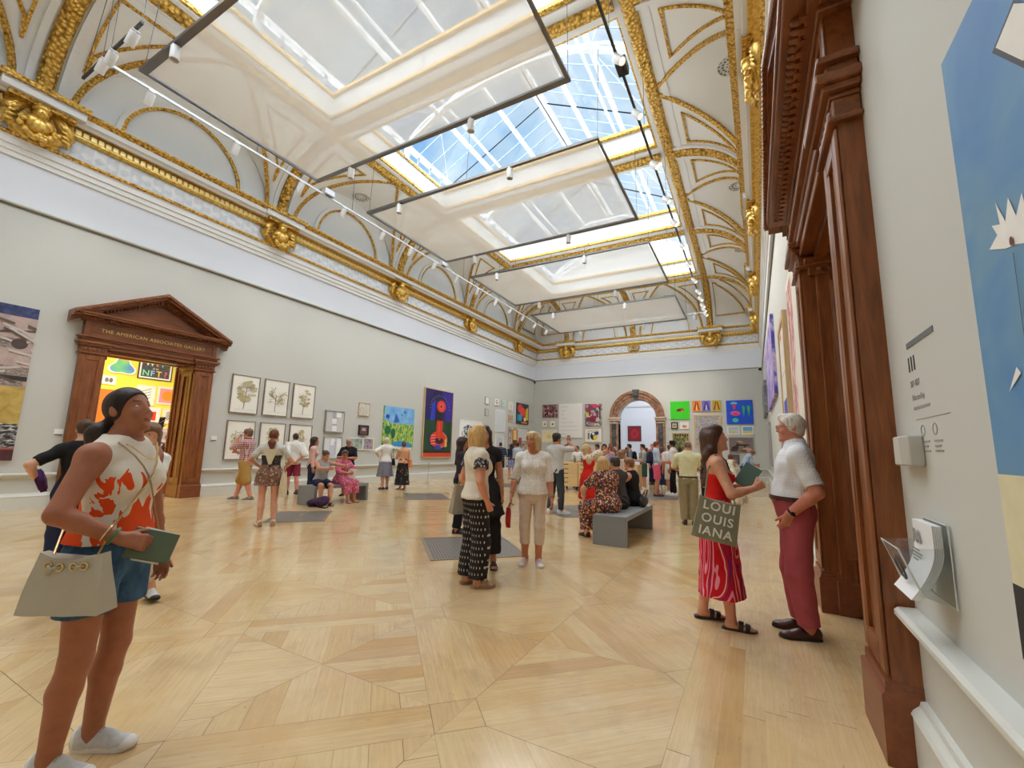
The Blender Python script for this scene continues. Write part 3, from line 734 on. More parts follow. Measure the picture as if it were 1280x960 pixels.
def spot_thing(loc, aim, label, group, lit=True, drop=.1):
    r = empty('spotlight', loc); tag(r, label, 'spotlight', group)
    m = MB(); m.box(-.025, .025, -.06, .06, -.03, 0, .006); m.tube([(0, 0, -.02), (0, 0, -drop)], .012, 6); m.build('adapter', M_CAN, r)
    q = Vector(aim).to_track_quat('-Z', 'Y').to_matrix().to_4x4(); T = Matrix.Translation((0, 0, -drop + .02)) @ q @ Matrix.Translation((0, 0, .03))
    m = MB(); m.lathe([(.01, 0), (.07, .0), (.076, -.012), (.076, -.25), (.066, -.255), (.064, -.225), (.002, -.222)], 16, T)
    h = m.build('can', M_CAN, r, True, auto=40)
    m = MB(); m.lathe([(.062, -.226), (.05, -.232), (.001, -.234)], 14, T); m.build('lens', M_LENS if lit else M_CAN_G, h)
    return r
for i in range(4):
    y0 = 2.95 + 5.4 * i + (0, .1, .1, .2)[i]; y1 = y0 + 3.75
    r = empty('scrim_panel', (0, 0, 0)); tag(r, 'white gauze scrim panel hung under the roof lights, %s' % scr_names[i], 'scrim', 'gauze scrims under the roof')
    m = MB(); nx, ny = 22, 14; V = []
    for ix in range(nx + 1):
        for iy in range(ny + 1):
            fx, fy = ix / nx, iy / ny; V.append((SX0 + .05 + (SX1 - SX0 - .1) * fx, y0 + .05 + (y1 - y0 - .1) * fy, SZ + .01 - .05 * math.sin(PI * fx) * math.sin(PI * fy)))
    m.add(V, [(p * (ny + 1) + q, p * (ny + 1) + q + 1, (p + 1) * (ny + 1) + q + 1, (p + 1) * (ny + 1) + q) for p in range(nx) for q in range(ny)]); m.build('gauze', M_SCRIM, r, True, fix=False)
    m = MB(); m.sweep([(SX0, y0, SZ), (SX1, y0, SZ), (SX1, y1, SZ), (SX0, y1, SZ)], [(-.035, -.03), (.035, -.03), (.035, .03), (-.035, .03)], True); m.build('frame', plain('scrim_frame_metal', (118, 116, 114), .35, .6), r)
    for x in (SX0, (SX0 + SX1) / 2, SX1):
        for y in (y0, y1):
            m = MB(); m.tube([(x, y, SZ), (min(max(x, BXL + .3), BXR - .3), y + (.1 if y == y0 else -.1), Z1 + .08)], .006, 5); m.build('suspension_wire', M_TUBE, r)
    for k, (x, y) in enumerate(((-8.4, y0), (-4.85, y0), (-8.35, y1), (-4.8, y1))):
        if i == 0 and k == 1: continue
        nm = ['left end of the near bar', 'right half of the near bar', 'left part of the far bar', 'right part of the far bar'][k]
        spot_thing((x, y, SZ - .03), (0, 0, -1), 'grey downlight on the %s, scrim %s' % (nm, ['nearest the viewer', 'second nearest', 'third nearest', 'by the end wall'][i]), 'cans on the scrim frames', False, .08)

# ---------------------------------------------------------------- lighting track
TX0, TX1, TY0, TY1, TZ = -10.45, -1.82, 2.6, 23.4, 8.52
def track(path, label, mat, name='lighting_track'):
    r = empty(name); tag(r, label, 'lighting track'); m = MB(); m.sweep(path, [(-.022, -.025), (.022, -.025), (.022, .025), (-.022, .025)]); m.build('rail', mat, r)
    a, b = Vector(path[0]), Vector(path[-1]); n = max(2, int((b - a).length / 2.7))
    for k in range(n + 1):
        p = a.lerp(b, k / n); m = MB(); q = Vector((min(max(p.x, BXL - .2), BXR + .2), min(p.y, RIBY[0] - .4), Z1 + .05)); m.tube([p, q], .006, 5); m.build('suspension_wire', M_TUBE, r)
    return r
track([(TX0, TY0, TZ), (TX0, TY1, TZ)], 'long pale lighting track hung beside the left cornice', M_TUBE_W)
track([(TX1, -2, TZ), (TX1, TY1, TZ)], 'long dark lighting track hung under the right edge of the roof lights', M_TUBE)
track([(TX0, TY1, TZ), (TX1, TY1, TZ)], 'short pale lighting track hung before the far end cornice', M_TUBE_W)
track([(TX0 - .9, TY0, TZ), (TX1, TY0, TZ)][:1] + [(TX0, TY0, TZ), (TX0 + 1.6, TY0, TZ)], 'dark lighting track turning across the near end of the left track', M_TUBE)
ORD = 'first second third fourth fifth sixth seventh eighth ninth tenth eleventh twelfth thirteenth fourteenth'.split()
YLs = [3.39, 5.1, 6.82, 8.26, 9.85, 11.22, 12.58, 14.04, 15.62, 17.22, 18.65, 20.06, 21.54, 23.08]
for i, y in enumerate(YLs): spot_thing((TX0, y, TZ - .025), (-1, .0, -1.75), 'white spotlight on the long left track, %s from its near end' % ORD[i], 'spotlights on the left track')
YRs = [6.9, 8.36, 10.19, 11.87, 13.26, 14.95, 16.6, 18.32, 19.77, 20.74, 21.78, 22.49, 23.2]
for i, y in enumerate(YRs): spot_thing((TX1, y, TZ - .025), (.75, -.35, -1), 'white spotlight on the dark right track, %s in view from the near end' % ORD[i], 'spotlights on the right track')
for i, x in enumerate([-9.06, -7.8, -5.66, -5.06, -4.55, -3.14, -2.29]): spot_thing((x, TY1, TZ - .025), (0, .9, -1.5), 'white spotlight on the track before the end wall, %s from the left' % ORD[i], 'spotlights on the end track')
for i, x in enumerate([TX0 + 1.35, TX0 + .5, TX0 + .12]): spot_thing((x, TY0, TZ - .025), (-1, -.1, -1.2), ('topmost white spotlight glowing on the crossing track at top left', 'middle white spotlight glowing on the crossing track at top left', 'lowest white spotlight of the crossing track, near its corner')[i], 'spotlights on the crossing track')
for (x, y, lb) in ((TX0, 7.67, 'small pale box on the left track above the second corbel'), (TX0, 13.08, 'small pale box halfway along the left track'), (TX1, 7.33, 'small dark grey box on the near part of the right track')):
    r = empty('track_feed_box', (x, y, TZ)); tag(r, lb, 'feed box'); m = MB(); m.box(-.1, .1, -.16, .16, .02, .2, .015); m.build('housing', M_TUBE_W if x == TX0 else M_TUBE, r); m = MB(); m.box(-.03, .03, -.1, .1, -.01, .03); m.build('clip', M_TUBE, r)

# ---------------------------------------------------------------- benches, grilles, cabinets and small fittings
M_BENCH = plain('grey_painted_bench', (136, 140, 142), .5, 0, .02, 3)
def bench(x0, x1, y0, y1, label):
    r = empty('bench', ((x0 + x1) / 2, (y0 + y1) / 2, 0)); tag(r, label, 'bench', 'grey slab benches'); hx, hy = (x1 - x0) / 2, (y1 - y0) / 2; t = .07
    m = MB(); m.box(-hx, hx, -hy, hy, .44 - t, .44, .004); m.build('seat', M_BENCH, r)
    for s in (-1, 1):
        m = MB(); m.box(-hx, hx, s * hy, s * (hy - t), 0, .44 - t, .003); m.build('end_panel', M_BENCH, r)
bench(-2.24, -1.72, 6.75, 8.72, 'grey slab bench with two women seated, behind the standing pair in the middle')
bench(-9.62, -9.02, 6.98, 8.62, 'grey slab bench where two women sit close together near the left wall')
def m_grille():
    n = NT('iron_grille'); p = n.xyz(n.coord())
    a = n.math('GREATER_THAN', n.math('FRACT', n.math('MULTIPLY', p[0], 26)), .42); b = n.math('GREATER_THAN', n.math('FRACT', n.math('MULTIPLY', p[1], 26)), .42)
    f = n.math('MULTIPLY', a, b); c = n.mix(f, lin((148, 140, 132)), lin((84, 80, 78)))
    return n.bsdf(c, .45, .5, n.bump(f, -.6, .01))
MG = m_grille()
def grille(u, v, su, sv, label):
    R = math.sqrt(.5); r = empty('floor_grille', ((u - v) * R, (u + v) * R, 0), PI / 4); tag(r, label, 'floor grille', 'iron grilles in the floor')
    for s in (-1, 1):
        m = MB(); a, b = sorted((0, s * su / 2)); m.box(a + .015, b - .015, -sv / 2, sv / 2, 0, .005); m.build('grating', MG, r)
    m = MB(); m.sweep([(-su / 2, -sv / 2, .004), (su / 2, -sv / 2, .004), (su / 2, sv / 2, .004), (-su / 2, sv / 2, .004)], [(-.02, -.004), (.02, -.004), (.02, .004), (-.02, .004)], True); m.build('rim', plain('brass_rim', (158, 140, 120), .4, .5), r)
grille(1.32, 6.5, 1.26, 1.38, 'square iron floor grille beside the two women standing in the middle'); grille(-1.47, 9.75, 1.0, 1.36, 'iron floor grille behind the woman with the ponytail and patterned playsuit')
grille(1.3, 13.2, 1.15, 1.6, 'iron floor grille left of the blonde woman, farther back'); grille(4.45, 9.85, 1.3, 1.85, 'iron floor grille under the man in the grey T-shirt')
grille(4.6, 17.0, 1.4, 1.5, 'far iron floor grille before the man in the striped shirt'); grille(8.6, 12.6, 1.4, 1.7, 'far iron floor grille below the crowd by the arch')
M_PLY = m_wood('pale_ply', (222, 188, 130), (240, 212, 160), .8, .5, 'X', .02)
def cabinet(x, label):
    r = empty('drawer_cabinet', (x, 15.75, 0)); tag(r, label, 'cabinet', 'plywood drawer cabinets'); m = MB(); m.box(-.35, .35, -.3, .3, .12, .95, .004); m.build('carcass', M_PLY, r)
    m = MB(); m.box(-.36, .36, -.31, .31, .95, .985, .004); m.build('top', M_PLY, r)
    for k in range(5):
        m = MB(); m.box(-.335, .335, -.32, -.3, .14 + k * .162, .29 + k * .162, .003); d = m.build('drawer', M_PLY, r)
        m = MB(); m.box(-.28, -.02, -.322, -.316, .25 + k * .162, .275 + k * .162); m.build('finger_slot', plain('slot_shadow', (70, 48, 30), .8), d)
    for sx in (-1, 1):
        for sy in (-1, 1):
            m = MB(); m.lathe([(.01, -.02), (.05, -.02), (.055, 0), (.05, .02), (.01, .02)], 12, Matrix.Translation((sx * .28, sy * .22, .055)) @ Matrix.Rotation(PI / 2, 4, 'Y')); m.box(sx * .28 - .02, sx * .28 + .02, sy * .22 - .02, sy * .22 + .02, .05, .13); m.build('caster', plain('black_rubber', (32, 32, 34), .5), r)
for i, x in enumerate((-6.02, -5.3, -4.58, -3.86)): cabinet(x, ['plywood drawer cabinet on casters at the left end of the counter', 'plywood drawer cabinet behind the woman in red', 'plywood drawer cabinet behind the seated blonde woman', 'plywood drawer cabinet at the right end, behind the seated woman in black'][i])
def bottle(x, y, label):
    r = empty('hand_gel_bottle', (x, y, .985)); tag(r, label, 'bottle'); m = MB(); m.lathe([(.01, 0), (.045, 0), (.045, .15), (.015, .18), (.015, .2)], 12); m.build('body', plain('green_bottle', (110, 130, 110), .3), r, True); m = MB(); m.tube([(0, 0, .2), (0, 0, .24), (-.05, 0, .235)], .012, 6); m.build('pump', plain('black_plastic', (34, 34, 36), .4), r)
bottle(-5.85, 15.6, 'dark pump bottle on the left counter end'); bottle(-5.6, 15.65, 'green pump bottle on the counter beside the dark one')
# low rope barrier before the pictures
for i, (x, y, lb) in enumerate(((-11.62, 12.3, 'thin barrier post before the green landscape'), (-11.5, 14.1, 'thin barrier post left of the tall red and blue painting'), (-11.5, 17.6, 'thin barrier post right of the tall red and blue painting'))):
    r = empty('barrier_post', (x, y, 0)); tag(r, lb, 'barrier post', 'thin barrier posts'); m = MB(); m.lathe([(.01, 0), (.13, 0), (.13, .008), (.02, .018), (.008, .03), (.008, .78), (.012, .785), (.001, .79)], 14); m.build('post', plain('steel_post', (176, 174, 170), .35, .6), r, True, auto=40); m = MB(); m.lathe([(.006, .76), (.013, .76), (.013, .8), (.001, .805)], 8); m.build('eyelet', M_TUBE, r)
# label cards and sockets on the left wall
M_CARD = plain('white_card', (238, 238, 236), .6)
for i, (y, z, lb) in enumerate(((3.56, 1.55, 'small white caption card left of the mahogany door'), (6.62, 1.52, 'small grey caption box right of the mahogany door'))):
    r = empty('caption_card', (XL, y, z)); tag(r, lb, 'caption'); m = MB(); m.box(0, .02, -.075, .075, -.06, .06, .004); m.build('card', M_CARD, r); m = MB(); m.box(0, .022, -.06, .06, -.062, -.045); m.build('holder_strip', plain('bronze_strip', (110, 92, 80), .5), r)
for (x, y, lb, s) in ((XL, YB, 'small black camera in the far left corner under the white band', 1), (XR, YB, 'small black camera in the far right corner under the white band', -1)):
    r = empty('wall_camera', (x + s * .12, y - .1, Z_GREY - .12)); tag(r, lb, 'camera'); m = MB(); m.box(-.03, .03, -.02, .1, -.02, .08, .01); m.build('bracket', M_WHITE_PL, r); m = MB(); m.sphere((0, -.06, -.03), .075, 10); m.build('housing', plain('camera_black', (30, 30, 32), .3), r, True)

# ---------------------------------------------------------------- near right wall: notice, controls, leaflet holder
M_INK = plain('vinyl_grey', (108, 112, 116), .6); M_INKL = plain('vinyl_light', (150, 150, 146), .6); M_INKD = plain('vinyl_dark', (70, 72, 76), .6)
def rw(y, z, o=.002):
    """text frame on the right wall, reading towards -y"""
    return Matrix(((0, 0, -1, XR - o), (-1, 0, 0, y), (0, 1, 0, z), (0, 0, 0, 1)))
r = empty('wall_notice', (XR, 2.25, 1.75)); tag(r, 'grey vinyl room number III with a bar above small text on the near right wall', 'wall text')
r.location = (0, 0, 0)
m = MB(); m.box(XR - .003, XR, 2.206, 2.54, 1.888, 1.912); m.build('bar', M_INK, r)
text_mesh('III', .095, rw(2.545, 1.81), M_INKD, 'room_number', r, .001, align='LEFT', space=1.25)
text_mesh('27\u2013427', .04, rw(2.54, 1.725), M_INKL, 'numbers', r, .0008, align='LEFT'); text_mesh('Selected by', .034, rw(2.535, 1.665), M_INKL, 'credit', r, .0006, align='LEFT'); 
m = MB(); [m.box(XR - .0015, XR, y - w, y, 1.613, 1.625) for y, w in ((2.535, .07), (2.455, .12))]; m.build('small_line', M_INKL, r)
m = MB(); m.box(XR - .002, XR, 2.14, 2.52, 1.568, 1.57); m.build('rule', M_INKL, r)
for k, y in enumerate((2.47, 2.33)):
    m = MB(); m.sweep([(XR - .001, y - .02 + .022 * math.cos(t), 1.52 + .022 * math.sin(t)) for t in np.linspace(0, 2 * PI, 19)[:-1]], [(-.002, -.001), (.002, -.001), (.002, .001), (-.002, .001)], True, up=(1, 0, 0)); m.build('symbol', M_INKL, r)
    m = MB(); [m.box(XR - .002, XR, y - .085 + .02 * (q % 2), y, 1.47 - q * .02, 1.477 - q * .02) for q in range(3)]; m.build('small_lines', M_INKL, r)
r = empty('wall_control_unit', (XR, 2.585, 1.37)); tag(r, 'pale two-part control unit on the wall beside the right door casing', 'wall control')
m = MB(); m.box(-.05, 0, -.0, .115, 0, .13, .006); m.build('housing', plain('control_white', (206, 204, 196), .45), r); m = MB(); m.box(-.055, 0, -.13, -.015, .0, .13, .006); m.build('cover', plain('control_grey', (190, 188, 180), .45), r)
M_ACR = glass_mat('clear_acrylic', (246, 248, 248), .08)
H = empty('leaflet_holder', (0, 0, 0)); tag(H, 'clear acrylic leaflet holder fixed to the near right wall', 'leaflet holder')
y0, y1, zb, zt = 2.27, 2.53, .86, 1.155; xf = XR - .16
m = MB(); m.box(XR - .012, XR - .006, y0, y1, zb, zt); m.build('back_plate', M_ACR, H)
m = MB(); m.prism([(XR - .008, zb), (xf + .06, zb + .03), (xf, 1.055), (xf + .004, 1.055), (xf + .064, zb + .034), (XR - .008, zb + .006)], lambda x, z: (x, y0, z), lambda x, z: (x, y1, z)); m.build('pocket_front', M_ACR, H)
for y in (y0, y1 - .004):
    m = MB(); m.prism([(XR - .008, zb), (xf + .06, zb + .03), (xf, 1.055), (XR - .03, 1.07), (XR - .008, zt)], lambda x, z: (x, y, z), lambda x, z: (x, y + .004, z)); m.build('pocket_side', M_ACR, H)
m = MB(); q = [(xf, y0, 1.055), (xf, y1, 1.055), (xf + .06, y1, zb + .03), (xf + .06, y0, zb + .03)]; m.tube(q, .0025, 5, True); m.tube([(XR - .009, y0, zb), (XR - .009, y1, zb), (XR - .009, y1, zt), (XR - .009, y0, zt)], .0025, 5, True); m.build('polished_edge', plain('acrylic_edge', (214, 218, 216), .2), H)
m = MB(); q_ = Matrix.Translation((xf + .028, 2.40, .965)) @ Matrix.Rotation(-PI / 2 - .32, 4, 'Y'); m.sweep([tuple(q_ @ Vector((.042 * math.cos(t), .042 * math.sin(t), 0))) for t in np.linspace(0, 2 * PI, 25)[:-1]], [(-.004, -.003), (.004, -.003), (.004, .003), (-.004, .003)], True, up=(1, 0, .3)); m.build('thumb_hole', plain('hole_rim', (70, 62, 56), .4), H)
def leaf_path(o):
    P = []
    for k in range(13):
        t = k / 12; P.append((XR - .026 - o - .082 * max(0, 1 - t * 1.5) ** 1.7, 1.15 - .28 * (1 - t) ))
    return P
for k in range(6):
    o = .005 * k; L = empty('gallery_leaflet'); tag(L, 'white printed leaflet curling in the clear wall holder' if k == 5 else 'white leaflet stacked in the clear wall holder behind the front one', 'leaflet', 'leaflets in the wall holder')
    P = leaf_path(o); m = MB(); m.sweep([(x, (y0 + y1) / 2, z) for x, z in P], [(-.118, -.0015), (.118, -.0015), (.118, .0015), (-.118, .0015)], up=(-1, 0, .4)); m.build('sheet', plain('leaflet_white', (240, 240, 240), .5), L, True, auto=40)
    if k == 5:
        t = text_mesh('RA', .075, rw(2.5, 1.085, .058), M_INKL, 'heading', L, .0008, font_bold=True, align='LEFT'); m = MB(); [m.box(XR - .068, XR - .067, 2.49 - w, 2.49, 1.035 - .014 * k, 1.041 - .014 * k) for k, w in enumerate((.09, .12, .1, .06))]; m.build('small_line', M_INKL, L)
# ---------------------------------------------------------------- pictures
WALLF = {
    'left': lambda a, z, o: (XL + o, a, z), 'back': lambda a, z, o: (a, YB - o, z), 'right': lambda a, z, o: (XR - o, -a, z),
    'yellow': lambda a, z, o: (XY + o, a, z), 'hall': lambda a, z, o: (a, YB + 9 - o, z)}
def el(cx, cy, rx, ry, n=18, rot=0, a0=0, a1=2 * PI):
    P = []
    for k in range(n):
        t = a0 + (a1 - a0) * k / (n if a1 - a0 > 6.2 else n - 1); x, y = rx * math.cos(t), ry * math.sin(t); P.append((cx + x * math.cos(rot) - y * math.sin(rot), cy + x * math.sin(rot) + y * math.cos(rot)))
    return P
def rc(x0, y0, x1, y1): return [(x0, y0), (x1, y0), (x1, y1), (x0, y1)]
def ln(x0, y0, x1, y1, w):
    L = math.hypot(x1 - x0, y1 - y0) or 1; nx, ny = -(y1 - y0) / L * w / 2, (x1 - x0) / L * w / 2
    return [(x0 + nx, y0 + ny), (x0 - nx, y0 - ny), (x1 - nx, y1 - ny), (x1 + nx, y1 + ny)]
PIC_N = [0]
def picture(wall, a0, a1, z0, z1, label, canvas, shapes=(), frame=None, fw=.03, depth=.04, mount=None, name='painting', group=None, cat='painting', outline=None):
    """shapes: (rgb, polygon in 0..1 picture coordinates)"""
    f = WALLF[wall]; r = empty(name); tag(r, label, cat, group); W, Hh = a1 - a0, z1 - z0
    def solid(mb, poly, o0, o1): mb.prism(poly, lambda a, z: f(a, z, o0), lambda a, z: f(a, z, o1))
    if frame:
        m = MB()
        for q in (rc(a0, z0, a1, z0 + fw), rc(a0, z1 - fw, a1, z1), rc(a0, z0 + fw, a0 + fw, z1 - fw), rc(a1 - fw, z0 + fw, a1, z1 - fw)): solid(m, q, 0.002, depth)
        m.build('frame', frame, r)
    else: fw = 0
    x0, x1, y0, y1 = a0 + fw, a1 - fw, z0 + fw, z1 - fw; d = depth * (.7 if frame else 1)
    if mount:
        m = MB(); solid(m, rc(x0, y0, x1, y1), .002, d); m.build('mount', mount[0], r); k = mount[1]; x0 += k; x1 -= k; y0 += k; y1 -= k; d += .002
    mats = [canvas]; idx = {}; m = MB()
    if outline: solid(m, [(x0 + (x1 - x0) * u, y0 + (y1 - y0) * v) for u, v in outline], .002, d)
    else: solid(m, rc(x0, y0, x1, y1), .002 if not mount else d - .003, d)
    for k, (c, poly) in enumerate(shapes):
        if c not in idx:
            idx[c] = len(mats); mats.append(c if isinstance(c, bpy.types.Material) else plain('pigment', c, .6, 0, .05, 12))
        m.mat(idx[c]); o = d + .0006 * (k + 1)
        m.add([f(x0 + (x1 - x0) * min(1, max(0, u)), y0 + (y1 - y0) * min(1, max(0, v)), o) for u, v in poly], [tuple(range(len(poly)))])
    m.build('canvas' if cat == 'painting' else 'sheet', mats, r, fix=False); return r
def m_mottle(name, stops, scale=6, kind='noise', dist=.6, vec=(1, 1, 1), detail=5, interp='LINEAR'):
    n = NT(name); v = n.mapping(n.coord(), vec)
    h = n.noise(v, scale, detail, .6, dist) if kind == 'noise' else (n.voro(v, scale, 'F1', 'Color') if kind == 'cells' else n.voro(v, scale))
    if kind == 'cells': h = n.xyz(h)[0]
    return n.bsdf(n.ramp(h, [(p, lin(c)) for p, c in stops], interp), .6)
F_DARK = plain('brown_grey_frame', (142, 126, 112), .5); F_OAK = m_wood('oak_frame', (196, 164, 120), (220, 190, 148), 1, .5); F_WHITE = plain('white_frame', (240, 238, 234), .5); F_BLACK = plain('black_frame', (44, 42, 42), .4); F_GREY = plain('grey_frame', (168, 166, 160), .5); F_GOLD = plain('gilt_frame', (188, 150, 84), .4, .4)
PAPER = plain('cream_paper', (242, 239, 228), .7, 0, .01, 2); WHITE = plain('white_paper', (244, 243, 240), .7); R = random.Random(11)
# six prints of single trees
def tree_shapes(kind, seed):
    r = random.Random(seed); S = []; tr = (132, 110, 84); lf = [(196, 184, 146), (206, 196, 162), (188, 174, 134)]
    lean = r.uniform(-.03, .05); top = {0: .74, 1: .6, 2: .66, 3: .62, 4: .6, 5: .66}[kind]
    S.append((tr, ln(.48, .1, .5 + lean, top, .028)))
    if kind in (0, 2, 4):
        for k in range(30 if kind == 0 else 22):
            y = r.uniform(.34, .86); w = .3 * math.sin(PI * (y - .22) / .76) * (1.1 if kind == 0 else .8); S.append((lf[k % 3], el(.5 + lean + r.uniform(-w, w), y, r.uniform(.07, .13) * (1.2 if kind == 0 else .85), r.uniform(.03, .045), 12)))
    elif kind == 5:
        for k in range(26): y = r.uniform(.22, .84); S.append((lf[k % 3], el(.54 + r.uniform(-.13, .13) * math.sin(PI * (y - .1) / .9), y, .06, .05, 10)))
    for k in range(16 if kind in (1, 3) else 9):
        y = r.uniform(.3, top); s = r.choice((-1, 1)); L = r.uniform(.12, .33); e = (.5 + lean * y + s * L, y + r.uniform(.06, .24)); S.append((tr if k % 2 else (170, 154, 120), ln(.5 + lean * y, y, e[0], e[1], .007)))
        if kind in (1, 3):
            for q in range(6): S.append((lf[q % 3], el(e[0] + r.uniform(-.1, .1), e[1] + r.uniform(-.06, .06), .028, .016, 8)))
    S.append(((206, 198, 176), ln(.12, .085, .9, .085, .006)))
    return S
tl = ['broad dark-crowned tree, upper left of the six', 'slender bare-branched tree, upper middle of the six', 'tall pale branching tree, upper right of the six', 'leaning spreading tree, lower left of the six', 'faint tree behind the ponytailed woman, lower middle of the six', 'narrow upright tree, lower right of the six']
for k in range(6):
    a = (6.91, 7.86, 8.81)[k % 3]; z = 2.25 if k < 3 else .94
    picture('left', a, a + .8, z, z + 1.1, 'sepia print of a ' + tl[k], PAPER, tree_shapes(k, 20 + k), F_DARK, .022, .05, name='framed_print', group='six tree prints', cat='print')
# large relief hanging at the left edge
M_BARK = m_mottle('painted_logs', [(.3, (92, 80, 76)), (.5, (146, 130, 122)), (.7, (196, 182, 172))], 5, vec=(1, 3, 9)); M_PINK = m_mottle('pinkish_ground', [(.3, (168, 140, 136)), (.7, (206, 186, 176))], 3); M_NAVY = m_mottle('navy_band', [(.35, (34, 44, 86)), (.7, (74, 84, 128))], 9); M_OCH = m_mottle('ochre_ground', [(.3, (176, 142, 62)), (.7, (212, 184, 104))], 5); M_BW = m_mottle('black_white_chevrons', [(.42, (40, 38, 40)), (.5, (86, 84, 84)), (.62, (212, 210, 206))], 5, vec=(1, 2, 6)); M_MAR = m_mottle('maroon_band', [(.3, (64, 30, 36)), (.7, (96, 48, 52))], 6); M_STUMP = m_mottle('stump_brown', [(.3, (92, 60, 44)), (.7, (150, 108, 80))], 9)
S = [(M_PINK, rc(0, .46, 1, .93)), (M_NAVY, rc(0, .93, 1, 1)), (M_OCH, rc(0, .235, 1, .47)), (M_BW, rc(0, .075, 1, .235)), (M_MAR, rc(0, 0, 1, .075)), ((178, 90, 86), rc(0, .07, 1, .082))]
S += [(M_BARK, [(.3, .71), (.9, .72), (.95, .75), (.9, .785), (.3, .80)]), ((84, 66, 60), el(.925, .752, .045, .036)), (M_BARK, [(.2, .555), (1, .545), (1, .60), (.2, .63)]), (M_BARK, [(.1, .475), (.98, .475), (.98, .51), (.1, .53)]), ((58, 50, 48), [(.45, .525), (1, .51), (1, .54), (.5, .55)]), (M_STUMP, el(.55, .33, .32, .09)), ((120, 84, 62), el(.6, .345, .18, .05))]
r2 = random.Random(5)
for k in range(26):
    x, y = r2.uniform(.3, 1), r2.uniform(.52, .9); an = r2.uniform(-.7, .7); L = r2.uniform(.1, .3); S.append(((206, 196, 186) if k % 3 else (98, 84, 78), ln(x, y, x + L * math.cos(an), y + .4 * L * math.sin(an), .014)))
picture('left', .4, 2.95, .96, 4.03, 'wall hanging of grey logs with navy top and maroon foot at the left edge', M_PINK, S, None, depth=.05, name='wall_hanging', cat='wall hanging')
# grey-white collages and small works behind the seated women
M_CG = plain('collage_grey', (206, 206, 202), .7, 0, .01, 3)
picture('left', 10.08, 10.86, 1.86, 2.6, 'pale grey collage with a column of white squares, above its twin', M_CG, [((186, 186, 190), rc(.34, .08, .62, .96)), ((244, 244, 244), rc(.55, .72, .84, .98)), ((238, 238, 240), rc(.34, .38, .6, .64)), ((242, 242, 244), rc(.36, .03, .62, .28)), ((178, 180, 186), rc(.34, .66, .56, .96))], F_GREY, .02, .09, name='collage', group='pale collages', cat='collage')
picture('left', 10.1, 10.86, .95, 1.69, 'pale blue-white collage partly hidden behind the dark-haired visitor', plain('collage_pale', (226, 228, 232), .7), [((206, 210, 222), rc(.3, .05, .7, .95)), ((246, 246, 246), rc(.36, .62, .6, .94)), ((240, 242, 244), rc(.72, .1, .96, .96)), ((196, 198, 212), rc(.56, .2, .7, .8))], F_GREY, .02, .06, name='collage', group='pale collages', cat='collage')
picture('left', 11.52, 12.04, 2.53, 3.01, 'small cream canvas of pale lines, topmost of the small works', m_mottle('pale_lines', [(.4, (198, 192, 180)), (.55, (226, 220, 208))], 12, vec=(1, 3, 1)), [((150, 144, 134), ln(.1 + .17 * k, .08, .18 + .14 * k, .85 - .1 * (k % 3), .02)) for k in range(5)], F_OAK, .015, .05)
picture('left', 11.58, 12.04, 1.8, 2.18, 'small dark-framed picture with a pink square', plain('small_dark', (112, 86, 84), .5), [((210, 164, 170), rc(.26, .4, .74, .8)), ((84, 60, 68), rc(.26, .2, .74, .4))], F_BLACK, .05, .07)
picture('left', 11.22, 11.82, 1.26, 1.7, 'small landscape print with a white border behind the woman in black', m_mottle('small_landscape', [(.35, (120, 140, 120)), (.55, (176, 186, 176)), (.7, (216, 206, 180))], 6), [], F_WHITE, .03, .04)
picture('left', 11.84, 12.36, 1.26, 1.71, 'small blue and orange print, lowest right of the small works', m_mottle('small_blue_orange', [(.38, (72, 88, 130)), (.52, (172, 170, 176)), (.62, (206, 130, 84))], 10), [], F_WHITE, .03, .04)
# green garden landscape
M_LAND = m_mottle('garden_foliage', [(.3, (30, 104, 60)), (.42, (74, 150, 66)), (.52, (150, 190, 84)), (.62, (222, 220, 120)), (.75, (90, 160, 170))], 7, vec=(1, 2, 1)); M_SKYP = m_mottle('painted_sky', [(.35, (98, 164, 226)), (.7, (146, 200, 240))], 3)
picture('left', 12.8, 14.55, 1.28, 3.02, 'bright green garden landscape under a blue sky, with a blue pool', M_LAND, [(M_SKYP, [(0, .68), (.3, .6), (.6, .62), (1, .6), (1, 1), (0, 1)]), ((54, 96, 190), [(.3, .62), (.36, .86), (.5, .66)]), ((40, 70, 170), el(.1, .76, .06, .05)), ((50, 80, 176), el(.66, .9, .03, .03)), ((60, 110, 190), el(.56, .82, .02, .025)), ((64, 150, 216), [(.28, .1), (.9, .06), (.98, .14), (.6, .22), (.3, .18)]), ((226, 236, 240), ln(.3, .06, .95, .03, .05)), ((34, 110, 70), el(.12, .45, .1, .1)), ((30, 96, 66), el(.3, .38, .07, .12))], None, depth=.07)
